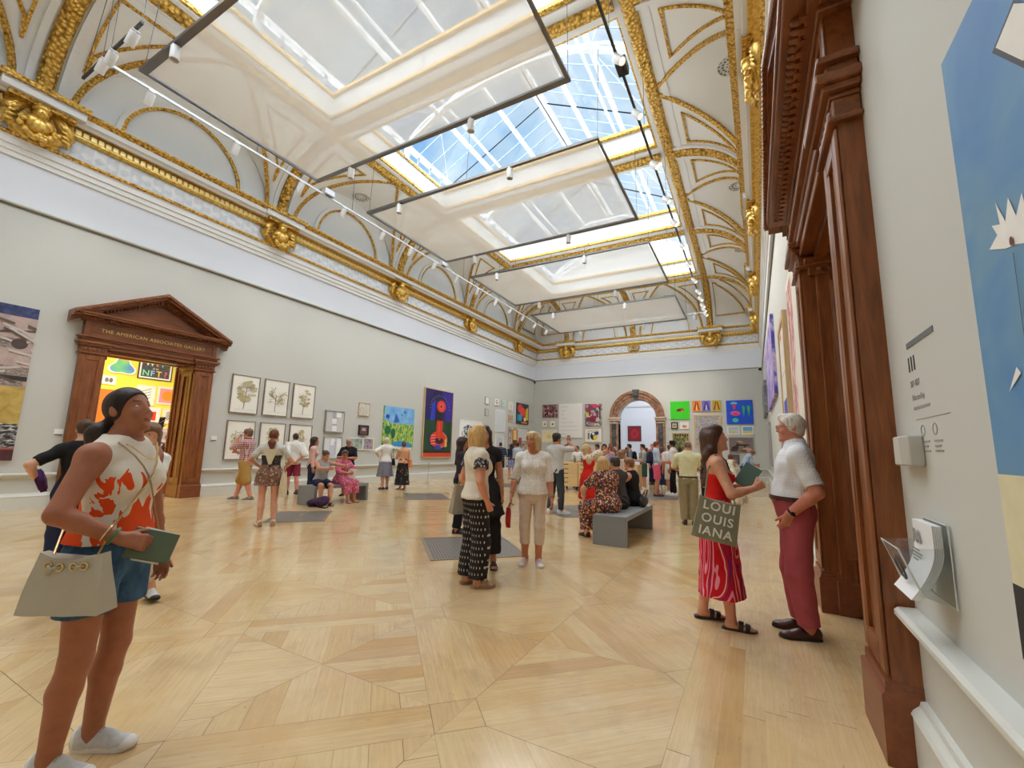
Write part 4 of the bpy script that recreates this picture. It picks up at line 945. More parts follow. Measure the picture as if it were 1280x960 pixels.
# tall red figure on blue and green
rd = (226, 58, 40); S = [((40, 32, 96), rc(0, .54, 1, 1)), ((56, 40, 150), [(.75, .54), (1, .54), (1, 1), (.6, 1), (.72, .8)]), ((40, 58, 190), [(.2, .54), (.36, .54), (.36, .84), (.24, .78)]), ((34, 72, 44), rc(0, .085, 1, .54)), ((46, 36, 40), rc(0, .06, 1, .09)), ((214, 74, 40), rc(0, 0, 1, .06)), ((30, 36, 40), [(.38, .5), (.66, .5), (.62, .68), (.42, .68)]), ((30, 40, 74), el(.56, .25, .4, .145)), ((196, 120, 72), el(.56, .255, .3, .13)), (rd, el(.5, .26, .28, .12)), ((44, 38, 46), el(.55, .24, .16, .05)), (rd, [(.44, .54), (.66, .54), (.64, .3), (.56, .24), (.44, .32)]), ((236, 110, 60), ln(.54, .5, .52, .28, .02)), (rd, el(.58, .76, .16, .09)), ((232, 88, 66), el(.58, .76, .09, .06)), ((36, 22, 26), el(.57, .76, .025, .022)), ((238, 190, 80), [(.76, .14), (.84, .16), (.82, .28), (.76, .26)]), ((64, 72, 200), [(.4, .11), (.62, .11), (.6, .18), (.42, .17)])]
for k in range(4): S.append(((250, 170, 150), ln(.26, .19 + k * .04, .42, .2 + k * .042, .012)))
for k in range(14): t = PI * k / 13; S.append(((150, 140, 70), el(.52 + .34 * math.cos(t), .72 + .2 * math.sin(t), .012, .01, 8)))
picture('left', 15.17, 17.3, .96, 4.1, 'tall painting of a red figure on violet and dark green', plain('figure_ground', (34, 34, 60), .6), S, F_OAK, .035, .09)
M_LEAFBW = m_mottle('ink_leaves', [(.42, (50, 52, 60)), (.5, (120, 122, 130)), (.56, (240, 240, 240))], 5)
picture('left', 17.95, 20.0, 1.1, 2.85, 'black and white leaf drawing behind the blonde woman', WHITE, [(M_LEAFBW, el(.4, .62, .3, .26)), (M_LEAFBW, el(.66, .5, .22, .2))], F_WHITE, .03, .05, cat='drawing')
cl = [('small white framed work, top left by the far corner', 20.27, 20.69, 3.86, 4.26, WHITE, [], F_GREY), ('small red line drawing near the far corner', 21.3, 21.75, 3.9, 4.27, WHITE, [((178, 70, 74), el(.5, .55, .28, .3)), ((244, 240, 236), el(.5, .58, .18, .18))], None), ('small pale green work near the far corner', 22.1, 22.5, 3.9, 4.27, plain('mint', (206, 226, 214), .6), [((170, 206, 186), el(.5, .5, .25, .3))], None), ('small grey framed work under the top left one', 20.3, 20.62, 3.2, 3.6, plain('pale_grey_work', (204, 202, 196), .6), [], F_GREY), ('tall white sheet of faint columns', 21.42, 22.54, 2.4, 3.68, plain('faint_blue', (224, 228, 232), .6), [((196, 204, 216), ln(.15 + .14 * k, .08, .15 + .14 * k, .92, .03)) for k in range(6)], F_WHITE), ('white framed sheet below the columned one', 21.48, 22.45, 1.2, 2.3, plain('faint_grey', (220, 222, 226), .6), [((200, 206, 216), rc(.15, .2, .85, .8))], F_WHITE), ('small white framed picture beside the coloured one', 22.98, 23.42, 3.72, 4.27, plain('off_white_work', (232, 226, 216), .6), [((226, 206, 196), rc(.3, .3, .7, .7))], F_WHITE), ('small pinkish picture left of the coloured one', 22.94, 23.45, 3.08, 3.46, plain('pinkish_work', (206, 176, 160), .6), [((176, 150, 140), rc(.2, .2, .8, .6))], F_OAK)]
for lb, a0, a1, z0, z1, cv, sh, fr in cl: picture('left', a0, a1, z0, z1, lb, cv, sh, fr, .03, .05, name='small_picture', group='small works by the far corner', cat='picture')
picture('left', 23.95, 25.58, 3.02, 4.32, 'bright abstract of red, blue and yellow close to the far left corner', plain('abstract_dark', (60, 60, 70), .6), [((224, 66, 56), el(.3, .75, .22, .22)), ((236, 84, 60), el(.52, .6, .24, .22)), ((40, 140, 190), rc(.02, .12, .4, .45)), ((60, 176, 200), el(.3, .3, .14, .16)), ((232, 206, 50), [(.72, .2), (.98, .2), (.98, .9), (.8, .8)]), ((206, 56, 120), el(.62, .3, .1, .16)), ((230, 226, 220), el(.7, .22, .08, .1)), ((236, 140, 60), rc(.4, .02, .9, .1)), ((50, 60, 130), el(.85, .9, .1, .1))], F_BLACK, .02, .06)
M_INT = m_mottle('painted_interior', [(.35, (112, 92, 84)), (.5, (190, 170, 160)), (.65, (226, 220, 220))], 5)
picture('left', 22.98, 25.58, 1.02, 2.76, 'large painting of an interior with a golden doorway, low by the far corner', M_INT, [((226, 226, 232), rc(.4, .55, 1, 1)), ((196, 146, 76), rc(.16, .3, .46, .95)), ((90, 52, 38), rc(.2, .34, .42, .56)), ((240, 210, 140), rc(.24, .56, .38, .92)), ((172, 66, 62), rc(.5, .4, .66, .66)), ((120, 120, 128), rc(0, 0, 1, .16))], F_GREY, .04, .06)
# end wall
M_CONF = m_mottle('crowded_figures', [(.2, (60, 34, 40)), (.4, (160, 90, 92)), (.6, (214, 168, 160)), (.8, (120, 84, 100))], 9, 'cells'); M_CITY = m_mottle('city_blocks', [(.15, (80, 80, 90)), (.35, (160, 60, 84)), (.55, (206, 200, 200)), (.7, (200, 200, 110)), (.85, (130, 120, 150))], 6, 'cells')
picture('back', -12.2, -11.1, 3.53, 4.4, 'busy pinkish picture of many figures, first on the end wall', M_CONF, [((60, 40, 44), el(.3, .3, .08, .16)), ((40, 30, 36), el(.18, .2, .07, .12))], F_DARK, .03, .05)
for k, a in enumerate((-12.24, -11.67)): picture('back', a, a + .42, 2.9, 3.34, ('tiny cream framed picture, left of the pair below the figures', 'tiny cream framed picture with dark centre, right of the pair below the figures')[k], PAPER, [((150, 120, 96) if k == 0 else (96, 60, 60), rc(.35, .35, .65, .62))], F_OAK, .02, .04, group='tiny cream pictures')
picture('back', -12.2, -11.2, 1.95, 2.72, 'pale yellow sheet behind the man in the grey T-shirt', plain('pale_yellow', (238, 226, 178), .6), [((222, 204, 140), el(.5, .45, .2, .2)), ((226, 212, 156), rc(.1, .75, .9, .8))], F_WHITE, .04, .04)
picture('back', -11.0, -9.4, 2.24, 4.42, 'large white canvas with faint handwritten lines on the end wall', plain('white_canvas', (232, 230, 226), .6), [((188, 190, 188), rc(.08, .9 - .115 * k, (.4, .3, .22, .34, .62, .74, .82, .3)[k], .913 - .115 * k)) for k in range(8)], None, depth=.06)
picture('back', -9.25, -8.16, 2.98, 4.36, 'tall collage-like street picture beside the white canvas', M_CITY, [((150, 34, 60), el(.42, .3, .2, .14)), ((226, 60, 100), el(.6, .9, .14, .1)), ((206, 204, 80), rc(.06, .4, .22, .62)), ((150, 44, 70), rc(.26, .45, .36, 1)), ((48, 40, 66), rc(.86, .3, .94, .9))], None, depth=.05)
picture('back', -9.28, -8.14, 1.95, 2.84, 'white picture with a black, blue and yellow round form', plain('white_square', (234, 232, 228), .6), [((40, 38, 40), el(.52, .45, .2, .3)), ((232, 208, 50), el(.62, .34, .13, .2)), ((40, 48, 140), [(.58, .55), (.82, .56), (.82, .8), (.6, .78)]), ((236, 234, 232), el(.5, .62, .08, .1)), ((120, 140, 126), rc(.16, .2, .28, .7)), ((70, 70, 72), ln(.14, .82, .8, .84, .03))], F_OAK, .04, .05)
picture('back', -4.1, -3.07, 3.33, 4.36, 'vivid green square with a small brown shape', plain('vivid_green', (62, 214, 36), .5), [((160, 76, 26), el(.56, .52, .16, .1)), ((96, 48, 20), el(.44, .5, .12, .07)), ((214, 150, 60), el(.62, .44, .06, .05))], None, depth=.05)
for k, (a, c) in enumerate(((-2.92, [(238, 150, 60), (176, 40, 30), (250, 216, 110)]), (-2.42, [(120, 112, 206), (70, 50, 140), (206, 206, 236)]), (-1.9, [(190, 176, 40), (150, 60, 30), (226, 150, 50)]))):
    picture('back', a, a + .45, 3.76, 4.36, ('small orange abstract, left of three in a row', 'small violet abstract, middle of three in a row', 'small olive abstract, right of three in a row')[k], plain('abstract_ground', c[0], .5), [(c[1], [(.12, .1), (.34, .1), (.5, .9), (.38, .94)]), (c[1], [(.9, .1), (.7, .1), (.52, .84), (.66, .92)]), (c[2], [(.4, .12), (.62, .12), (.56, .6), (.48, .6)])], F_OAK, .015, .05, group='three small abstracts')
picture('back', -2.86, -1.48, 1.75, 3.56, 'large grey scribbled picture in a pale frame behind the long-haired woman', m_mottle('grey_scribble', [(.4, (136, 130, 134)), (.5, (170, 166, 168)), (.6, (206, 204, 206))], 14, detail=8), [], F_OAK, .09, .07)
picture('back', -1.2, .07, 3.04, 4.32, 'bright blue square with pink and green cut-out forms', plain('bright_blue', (22, 82, 214), .5), [((110, 200, 222), el(.3, .84, .14, .1, 16, 0, 0, PI)), ((214, 52, 96), [(.23, .82), (.38, .82), (.35, .65), (.28, .63)]), ((232, 84, 150), el(.34, .45, .19, .1)), ((216, 60, 110), el(.34, .43, .1, .05)), ((70, 206, 186), el(.33, .16, .12, .09)), ((60, 190, 110), [(.6, .72), (.66, .78), (.72, .7), (.67, .4), (.65, .28)]), ((60, 190, 110), [(.78, .72), (.85, .78), (.91, .7), (.86, .4), (.84, .28)])], None, depth=.06)
picture('back', -4.08, -3.72, 2.78, 3.17, 'small dark framed picture under the green square', plain('small_cream', (206, 196, 160), .6), [((130, 110, 80), rc(.2, .3, .8, .6))], F_BLACK, .06, .06); picture('back', -3.6, -3.15, 2.78, 3.17, 'small white-framed picture with an orange shape', plain('white_small', (234, 230, 226), .6), [((220, 130, 60), el(.55, .35, .3, .2)), ((176, 120, 90), el(.4, .45, .16, .12))], F_WHITE, .02, .04)
picture('back', -4.05, -3.13, 1.5, 2.56, 'dark green undergrowth picture behind the man in the hat', m_mottle('undergrowth', [(.3, (40, 44, 32)), (.5, (96, 104, 60)), (.62, (172, 160, 96)), (.75, (70, 120, 70))], 9), [((44, 40, 36), ln(.15 + .16 * k, .86, .17 + .16 * k, .98, .08)) for k in range(6)], F_OAK, .05, .05)
picture('back', -1.19, -.62, 2.48, 2.93, 'small pale seascape, left of the pair under the blue square', m_mottle('pale_sea', [(.4, (168, 186, 196)), (.6, (214, 210, 190))], 5), [((206, 186, 130), rc(0, 0, .6, .4)), ((170, 196, 216), rc(0, .6, 1, 1))], F_WHITE, .05, .04); picture('back', -.5, .05, 2.48, 2.93, 'small beach picture with blue sky, right of the pair under the blue square', plain('beach_sky', (108, 170, 226), .6), [((226, 206, 130), rc(0, 0, 1, .4)), ((120, 190, 206), rc(0, .38, 1, .52))], F_WHITE, .05, .04)
picture('back', -1.16, .02, 1.5, 2.34, 'dark horizontal picture of long black animals on brown', plain('dusk_brown', (130, 112, 110), .6), [((44, 34, 34), [(.05, .1), (.1, .35), (.3, .5), (.3, .62), (.7, .62), (.9, .45), (.72, .48), (.66, .3), (.6, .45), (.4, .46), (.34, .12)]), ((200, 186, 176), el(.46, .74, .14, .04, 12, -.3)), ((176, 130, 90), el(.56, .6, .2, .04)), ((206, 160, 150), el(.74, .2, .2, .14)), ((60, 40, 40), el(.2, .18, .15, .1)), ((110, 70, 50), el(.6, .12, .14, .08))], F_GREY, .03, .06); picture('back', -1.2, -.7, .9, 1.4, 'small dark picture below the animals', plain('small_slate', (96, 92, 96), .6), [((150, 130, 120), el(.5, .4, .3, .2))], F_BLACK, .03, .04)
M_REDP = m_mottle('deep_red', [(.35, (120, 20, 34)), (.65, (160, 34, 46))], 3)
picture('hall', -8.8, -7.75, 2.3, 3.5, 'dark red square painting seen through the arch', M_REDP, [((176, 40, 48), el(.5, .48, .3, .34)), ((150, 26, 40), el(.5, .48, .14, .2))], F_BLACK, .06, .05)
# right wall, beyond the door
M_PUR = m_mottle('purple_swirl', [(.3, (56, 44, 130)), (.45, (96, 90, 190)), (.55, (206, 190, 220)), (.65, (170, 60, 96)), (.8, (70, 110, 190))], 2.6, vec=(1, 1, .6)); M_PKW = m_mottle('pink_veins', [(.4, (240, 226, 214)), (.47, (206, 128, 124)), (.53, (172, 84, 92)), (.6, (238, 214, 204))], 2.4, vec=(1, 2, .8), detail=6)
picture('right', -18.6, -13.0, 3.0, 5.1, 'large violet swirling canvas high on the right wall', M_PUR, [], None, depth=.08)
picture('right', -10.35, -8.75, 1.9, 3.94, 'tall picture in a pale wooden frame on the right wall', plain('pale_ground', (226, 222, 214), .6), [((70, 80, 180), rc(.1, .04, .9, .24)), ((206, 110, 90), rc(.1, .9, .4, .96)), ((196, 190, 180), rc(.1, .5, .9, .52))], F_OAK, .12, .08)
picture('right', -7.75, -6.0, 1.1, 4.0, 'tall white canvas with a pink veined strip, behind the white-haired man', plain('cream_canvas', (236, 228, 216), .6), [(M_PKW, rc(.04, .02, .52, .96))], None, depth=.07)
picture('right', -21.5, -19.6, 1.0, 2.7, 'grey-mauve picture low on the far right wall', m_mottle('mauve_grey', [(.4, (150, 146, 160)), (.6, (196, 190, 196))], 3), [], F_GREY, .05, .06); picture('right', -25.0, -21.4, 3.2, 4.6, 'slate-coloured carved relief at the far end of the right wall', m_mottle('slate', [(.4, (104, 106, 112)), (.6, (150, 152, 156))], 4), [], None, depth=.12)
picture('right', -12.2, -11.2, .95, 2.3, 'pink-edged picture low on the right wall behind the man', plain('pink_edge', (206, 150, 140), .6), [((140, 150, 150), rc(.2, .1, 1, .9))], None, depth=.05)
M_BLU = m_mottle('blue_haze', [(.3, (60, 114, 184)), (.5, (92, 142, 190)), (.7, (120, 160, 180))], 1.6, detail=3)
yy = lambda y: (1.70 - y) / 2.1; zz = lambda z: (z - .9) / 1.73
S = [((222, 214, 176), rc(0, 0, 1, zz(1.365))), ((40, 40, 44), rc(0, 0, 1, zz(1.085)))]
star = [(1.569, 1.956), (1.52, 1.975), (1.54, 2.01), (1.5, 1.995), (1.507, 2.06), (1.474, 1.99), (1.447, 2.04), (1.425, 1.98), (1.389, 2.02), (1.38, 1.96), (1.33, 1.93), (1.4, 1.9), (1.44, 1.915), (1.49, 1.925)]
S += [((240, 238, 232), [(yy(y), zz(z)) for y, z in star]), ((240, 238, 232), [(yy(1.572), zz(1.575)), (yy(1.521), zz(1.63)), (yy(1.505), zz(1.612))]), ((60, 60, 66), [(yy(1.415), zz(2.415)), (yy(1.3), zz(2.27)), (yy(1.2), zz(2.33)), (yy(1.3), zz(2.45))]), ((232, 230, 222), [(yy(1.395), zz(2.412)), (yy(1.3), zz(2.29)), (yy(1.2), zz(2.34)), (yy(1.3), zz(2.44))]), ((40, 40, 44), ln(yy(1.455), zz(1.9), yy(1.462), zz(1.69), .0014)), ((110, 40, 40), el(yy(1.455), zz(1.93), .004, .007, 8))]
picture('right', -1.70, .4, .9, 2.63, 'large hazy blue canvas with white star forms, at the right edge', M_BLU, S, None, depth=.05)
# pictures in the yellow room
M_RAIN = m_mottle('rainbow_haze', [(.3, (240, 96, 90)), (.42, (236, 180, 70)), (.52, (110, 200, 140)), (.62, (90, 150, 216)), (.72, (190, 120, 190))], .9, detail=1)
bl = []
for k in range(48):
    t = 2 * PI * k / 48; rr = .38 + .09 * math.cos(3 * t - PI / 2 * 3); bl.append((.5 + rr * 1.02 * math.cos(t), .5 + rr * 1.02 * math.sin(t)))
picture('yellow', 6.5, 7.45, 3.68, 4.5, 'white-edged three-lobed rainbow panel on the yellow wall', plain('white_edge', (244, 244, 244), .5), [(M_RAIN, [(.5 + (x - .5) * .86, .5 + (y - .5) * .86) for x, y in bl])], None, depth=.06, outline=bl)
t = picture('yellow', 7.46, 8.56, 3.74, 4.62, 'framed dark chalkboard-like print lettered WTF is an NFT?', m_mottle('speckled_black', [(.5, (66, 66, 72)), (.62, (100, 100, 106)), (.7, (190, 190, 196))], 40), [], F_BLACK, .03, .05, (WHITE, .06), name='framed_print', cat='print')
def ytext(s, size, a, z, rgb): text_mesh(s, size, Matrix(((0, 0, 1, XY + .042), (1, 0, 0, a), (0, 1, 0, z), (0, 0, 0, 1))), plain('lettering', rgb, .6), 'lettering', t, .002, True)
for s, a, c in (('W', 7.8, (220, 236, 240)), ('T', 8.03, (240, 150, 110)), ('F', 8.24, (120, 190, 230))): ytext(s, .3, a, 4.36, c)
ytext('is an', .1, 8.0, 4.17, (210, 210, 214))
for s, a, c in (('N', 7.7, (130, 226, 190)), ('F', 7.91, (150, 200, 240)), ('T', 8.12, (244, 210, 90)), ('?', 8.34, (236, 100, 120))): ytext(s, .3, a, 3.97, c)
picture('yellow', 6.44, 6.86, 3.38, 3.7, 'small white print of two animals on the yellow wall', WHITE, [((120, 116, 116), el(.36, .5, .14, .3)), ((110, 106, 106), el(.68, .5, .14, .3)), ((206, 140, 110), el(.52, .4, .06, .1))], F_WHITE, .02, .04, cat='print', name='framed_print')
picture('yellow', 5.0, 7.5, .8, 3.2, 'big orange canvas with a green shape on the yellow wall', plain('flat_orange', (246, 128, 42), .6), [((150, 200, 70), el(.45, .42, .12, .2))], None, depth=.06)
picture('yellow', 8.17, 8.87, 2.83, 3.52, 'pink square print with an orange disc on the yellow wall', plain('pink_print', (240, 156, 160), .6), [((244, 150, 40), el(.5, .5, .34, .34))], F_WHITE, .07, .04, cat='print', name='framed_print')
picture('yellow', 7.5, 8.1, 2.75, 3.5, 'white print of grey strokes beside the pink one', WHITE, [((150, 150, 160), ln(.2, .2 + .16 * k, .8, .4 + .16 * k, .04)) for k in range(4)], F_WHITE, .03, .04, cat='print', name='framed_print')
picture('yellow', 7.75, 8.36, 2.08, 2.7, 'white print with a red square on the yellow wall', WHITE, [((232, 60, 44), rc(.2, .14, .8, .74))], F_WHITE, .03, .04, cat='print', name='framed_print')
picture('yellow', 8.44, 8.9, 2.1, 2.68, 'white print of a black check pattern on the yellow wall', WHITE, [((60, 56, 66), rc(.2 + .1 * i, .2 + .09 * j, .3 + .1 * i, .29 + .09 * j)) for i in range(6) for j in range(7) if (i + j) % 2], F_WHITE, .03, .04, cat='print', name='framed_print')
picture('yellow', 8.66, 9.2, 3.86, 4.56, 'white framed print with red blocks, cut by the door edge', WHITE, [((226, 110, 100), rc(.1, .1, .6, .34)), ((232, 150, 140), rc(.1, .4, .6, .55))], F_WHITE, .04, .04, cat='print', name='framed_print')
picture('yellow', 8.2, 8.95, 1.3, 1.95, 'lilac grey print low on the yellow wall', plain('lilac', (206, 196, 206), .6), [((176, 166, 186), el(.5, .5, .3, .25))], F_WHITE, .04, .04, cat='print', name='framed_print')
picture('yellow', 5.6, 6.3, 3.9, 4.6, 'pale print at the upper left of the yellow wall', WHITE, [((206, 220, 206), rc(.3, .3, .8, .8))], F_WHITE, .04, .04, cat='print', name='framed_print')
# ---------------------------------------------------------------- figures: bodies and clothes as smooth blended volumes, then meshed
F32 = np.float32
class Field:
    """signed distance on a grid; shapes are blended in, the zero level is meshed"""
    def __init__(s, lo, hi, res):
        s.res = res; s.lo = np.array(lo, float) - 3 * res; n = np.ceil((np.array(hi) + 3 * res - s.lo) / res).astype(int) + 1
        s.n = n; s.d = np.full(tuple(n), 1.0, F32); s.ax = [(s.lo[i] + res * np.arange(n[i])).astype(F32) for i in range(3)]
    def sub(s, lo, hi, m):
        a = np.clip(np.floor((np.array(lo) - m - s.lo) / s.res).astype(int), 0, s.n); b = np.clip(np.ceil((np.array(hi) + m - s.lo) / s.res).astype(int) + 1, 0, s.n)
        if np.any(b <= a): return None, None
        sl = tuple(slice(a[i], b[i]) for i in range(3)); X = s.ax[0][sl[0]][:, None, None]; Y = s.ax[1][sl[1]][None, :, None]; Z = s.ax[2][sl[2]][None, None, :]
        return sl, (X, Y, Z)
    def put(s, sh):
        k = max(sh.k, 1e-4); sl, P = s.sub(*sh.box(), k + 2 * s.res)
        if sl is None: return
        d = sh.dist(P)
        for c, nrm in sh.clip: d = np.maximum(d, (P[0] - c[0]) * nrm[0] + (P[1] - c[1]) * nrm[1] + (P[2] - c[2]) * nrm[2])
        a = s.d[sl]
        if sh.op == 'u':
            h = np.clip(.5 + .5 * (a - d) / k, 0, 1); s.d[sl] = a + (d - a) * h - k * h * (1 - h)
        else:
            h = np.clip(.5 - .5 * (a + d) / k, 0, 1); s.d[sl] = a + (-d - a) * h + k * h * (1 - h)
    def wrinkle(s, amp, seed):
        r = random.Random(seed); p = [r.uniform(0, 6) for _ in range(5)]; X = s.ax[0][:, None, None]; Y = s.ax[1][None, :, None]; Z = s.ax[2][None, None, :]
        s.d += (amp * np.sin(26 * X + 5 * np.sin(9 * Z + p[0]) + 12 * Y + p[1]) * np.sin(15 * Z + 4 * np.sin(12 * Y + p[2]) + 8 * X + p[3])).astype(F32)
    def mesh(s):
        d = s.d; g = d < 0; n = np.array(d.shape)
        c = g[:-1, :-1, :-1].astype(np.int8)
        for o in ((1, 0, 0), (0, 1, 0), (1, 1, 0), (0, 0, 1), (1, 0, 1), (0, 1, 1), (1, 1, 1)):
            c = c + g[o[0]:n[0] - 1 + o[0], o[1]:n[1] - 1 + o[1], o[2]:n[2] - 1 + o[2]]
        I = np.argwhere((c > 0) & (c < 8)); vid = np.full(c.shape, -1, np.int32); vid[I[:, 0], I[:, 1], I[:, 2]] = np.arange(len(I))
        corners = [(i, j, k) for i in (0, 1) for j in (0, 1) for k in (0, 1)]
        val = {o: d[I[:, 0] + o[0], I[:, 1] + o[1], I[:, 2] + o[2]] for o in corners}
        acc = np.zeros((len(I), 3)); cnt = np.zeros(len(I))
        for o in corners:
            for a in range(3):
                if o[a]: continue
                q = list(o); q[a] = 1; va, vb = val[o], val[tuple(q)]; m = (va < 0) != (vb < 0)
                t = np.where(m, va / np.where(m, va - vb, 1), 0)
                for b in range(3): acc[:, b] += np.where(m, (t if b == a else o[b]), 0)
                cnt += m
        V = s.lo + s.res * (I + acc / cnt[:, None]); Q = []
        for a in range(3):
            sl0 = [slice(1, -1)] * 3; sl0[a] = slice(0, -1); sl1 = list(sl0); sl1[a] = slice(1, None)
            e = g[tuple(sl0)] != g[tuple(sl1)]; J = np.argwhere(e); off = np.array([1, 1, 1]); off[a] = 0; J = J + off
            b, c2 = (a + 1) % 3, (a + 2) % 3; cells = []
            for db, dc in ((0, 0), (-1, 0), (-1, -1), (0, -1)):
                K = J.copy(); K[:, b] += db; K[:, c2] += dc; cells.append(vid[K[:, 0], K[:, 1], K[:, 2]])
            q = np.stack(cells, 1); ins = g[J[:, 0], J[:, 1], J[:, 2]]; q[~ins] = q[~ins][:, ::-1]; Q.append(q)
        Q = np.concatenate(Q); Q = Q[(Q >= 0).all(1)]
        return V, Q
class Shape:
    def __init__(s, k=.01, op='u', clip=()): s.k = k; s.op = op; s.clip = list(clip)
class Cap(Shape):
    def __init__(s, a, b, ra, rb, k=.01, op='u', clip=()): Shape.__init__(s, k, op, clip); s.a = np.array(a, float); s.b = np.array(b, float); s.ra = ra; s.rb = rb
    def box(s): r = max(s.ra, s.rb); return np.minimum(s.a, s.b) - r, np.maximum(s.a, s.b) + r
    def dist(s, P):
        v = s.b - s.a; L = max(1e-9, v @ v); x, y, z = P[0] - F32(s.a[0]), P[1] - F32(s.a[1]), P[2] - F32(s.a[2])
        t = np.clip((x * F32(v[0]) + y * F32(v[1]) + z * F32(v[2])) / F32(L), 0, 1)
        return np.sqrt((x - t * F32(v[0])) ** 2 + (y - t * F32(v[1])) ** 2 + (z - t * F32(v[2])) ** 2) - (F32(s.ra) + t * F32(s.rb - s.ra))
class Ell(Shape):
    def __init__(s, c, r, R=None, k=.01, op='u', clip=()): Shape.__init__(s, k, op, clip); s.c = np.array(c, float); s.r = np.array(r, float); s.R = np.eye(3) if R is None else R
    def box(s): e = np.sqrt((s.R ** 2) @ (s.r ** 2)); return s.c - e, s.c + e
    def dist(s, P):
        x, y, z = [P[i] - F32(s.c[i]) for i in range(3)]; q = [x * F32(s.R[0, i]) + y * F32(s.R[1, i]) + z * F32(s.R[2, i]) for i in range(3)]
        k0 = np.sqrt(sum((q[i] / F32(s.r[i])) ** 2 for i in range(3))); k1 = np.sqrt(sum((q[i] / F32(s.r[i] ** 2)) ** 2 for i in range(3)))
        return k0 * (k0 - 1) / np.maximum(k1, 1e-6)
class Loft(Shape):
    """stack of rounded sections: rows of (z, half width, front depth, back depth)"""
    def __init__(s, o, R, rows, grow=0, zr=None, fold=None, k=.02, op='u', clip=()):
        Shape.__init__(s, k, op, clip); s.o = np.array(o, float); s.R = R; r = np.array(rows, float); r = r[np.argsort(r[:, 0])]; s.r = r; s.g = grow; s.zr = zr or (r[0, 0], r[-1, 0]); s.fold = fold
    def box(s):
        w, f, b = s.r[:, 1].max() + s.g + .03, s.r[:, 2].max() + s.g + .03, s.r[:, 3].max() + s.g + .03
        P = np.array([s.o + s.R @ np.array([x, y, z]) for x in (-w, w) for y in (-b, f) for z in s.zr]); return P.min(0), P.max(0)
    def dist(s, P):
        x, y, z = [P[i] - F32(s.o[i]) for i in range(3)]; q = [x * F32(s.R[0, i]) + y * F32(s.R[1, i]) + z * F32(s.R[2, i]) for i in range(3)]
        x, y, z = q; g = s.g; zz = s.r[:, 0]
        w = np.interp(z, zz, s.r[:, 1]).astype(F32) + F32(g); f = np.interp(z, zz, s.r[:, 2]).astype(F32) + F32(g); b = np.interp(z, zz, s.r[:, 3]).astype(F32) + F32(g)
        dy = np.where(y > 0, f, b); u = np.abs(x) / w; v = np.abs(y) / dy
        if s.fold:
            n, amp, z0, z1 = s.fold; th = np.arctan2(y, x); m = 1 + amp * np.clip((z0 - z) / (z0 - z1), 0, 1) * (np.sin(n * th) + .5 * np.sin((n + 3) * th + 1)); u = u / m; v = v / m
        rho = (u ** F32(2.3) + v ** F32(2.3)) ** F32(1 / 2.3); d = (rho - 1) * np.minimum(w, dy)
        return np.maximum(d, np.maximum(z - F32(s.zr[1]), F32(s.zr[0]) - z))
def RX(a): c, s = math.cos(a), math.sin(a); return np.array([[1, 0, 0], [0, c, -s], [0, s, c]])
def RY(a): c, s = math.cos(a), math.sin(a); return np.array([[c, 0, s], [0, 1, 0], [-s, 0, c]])
def RZ(a): c, s = math.cos(a), math.sin(a); return np.array([[c, -s, 0], [s, c, 0], [0, 0, 1]])
def unit(v): v = np.array(v, float); return v / max(1e-9, np.linalg.norm(v))
def ik(A, C, l1, l2, pole):
    A, C = np.array(A, float), np.array(C, float); v = C - A; L = np.linalg.norm(v)
    if L > (l1 + l2) * .999: C = A + v / L * (l1 + l2) * .999; v = C - A; L = np.linalg.norm(v)
    x = (l1 * l1 - l2 * l2 + L * L) / (2 * L); h = math.sqrt(max(0, l1 * l1 - x * x)); u = v / L; p = np.array(pole, float); p = unit(p - u * (p @ u))
    return A + u * x + p * h, C
ROWS_F = [(-.13, .07, .06, .07), (-.09, .145, .088, .10), (-.03, .172, .10, .122), (.03, .172, .102, .122), (.1, .152, .098, .10), (.18, .128, .09, .082), (.26, .134, .094, .085), (.33, .148, .104, .095), (.39, .152, .105, .102), (.45, .155, .088, .10), (.50, .13, .066, .085), (.54, .08, .055, .07), (.58, .055, .05, .058)]
ROWS_M = [(-.13, .07, .06, .07), (-.09, .145, .09, .10), (-.03, .165, .10, .115), (.03, .162, .10, .112), (.1, .155, .102, .10), (.18, .152, .102, .095), (.26, .16, .108, .10), (.33, .172, .115, .108), (.39, .178, .112, .112), (.45, .172, .094, .108), (.50, .142, .072, .092), (.54, .088, .06, .076), (.58, .062, .056, .064)]
class Rig: pass
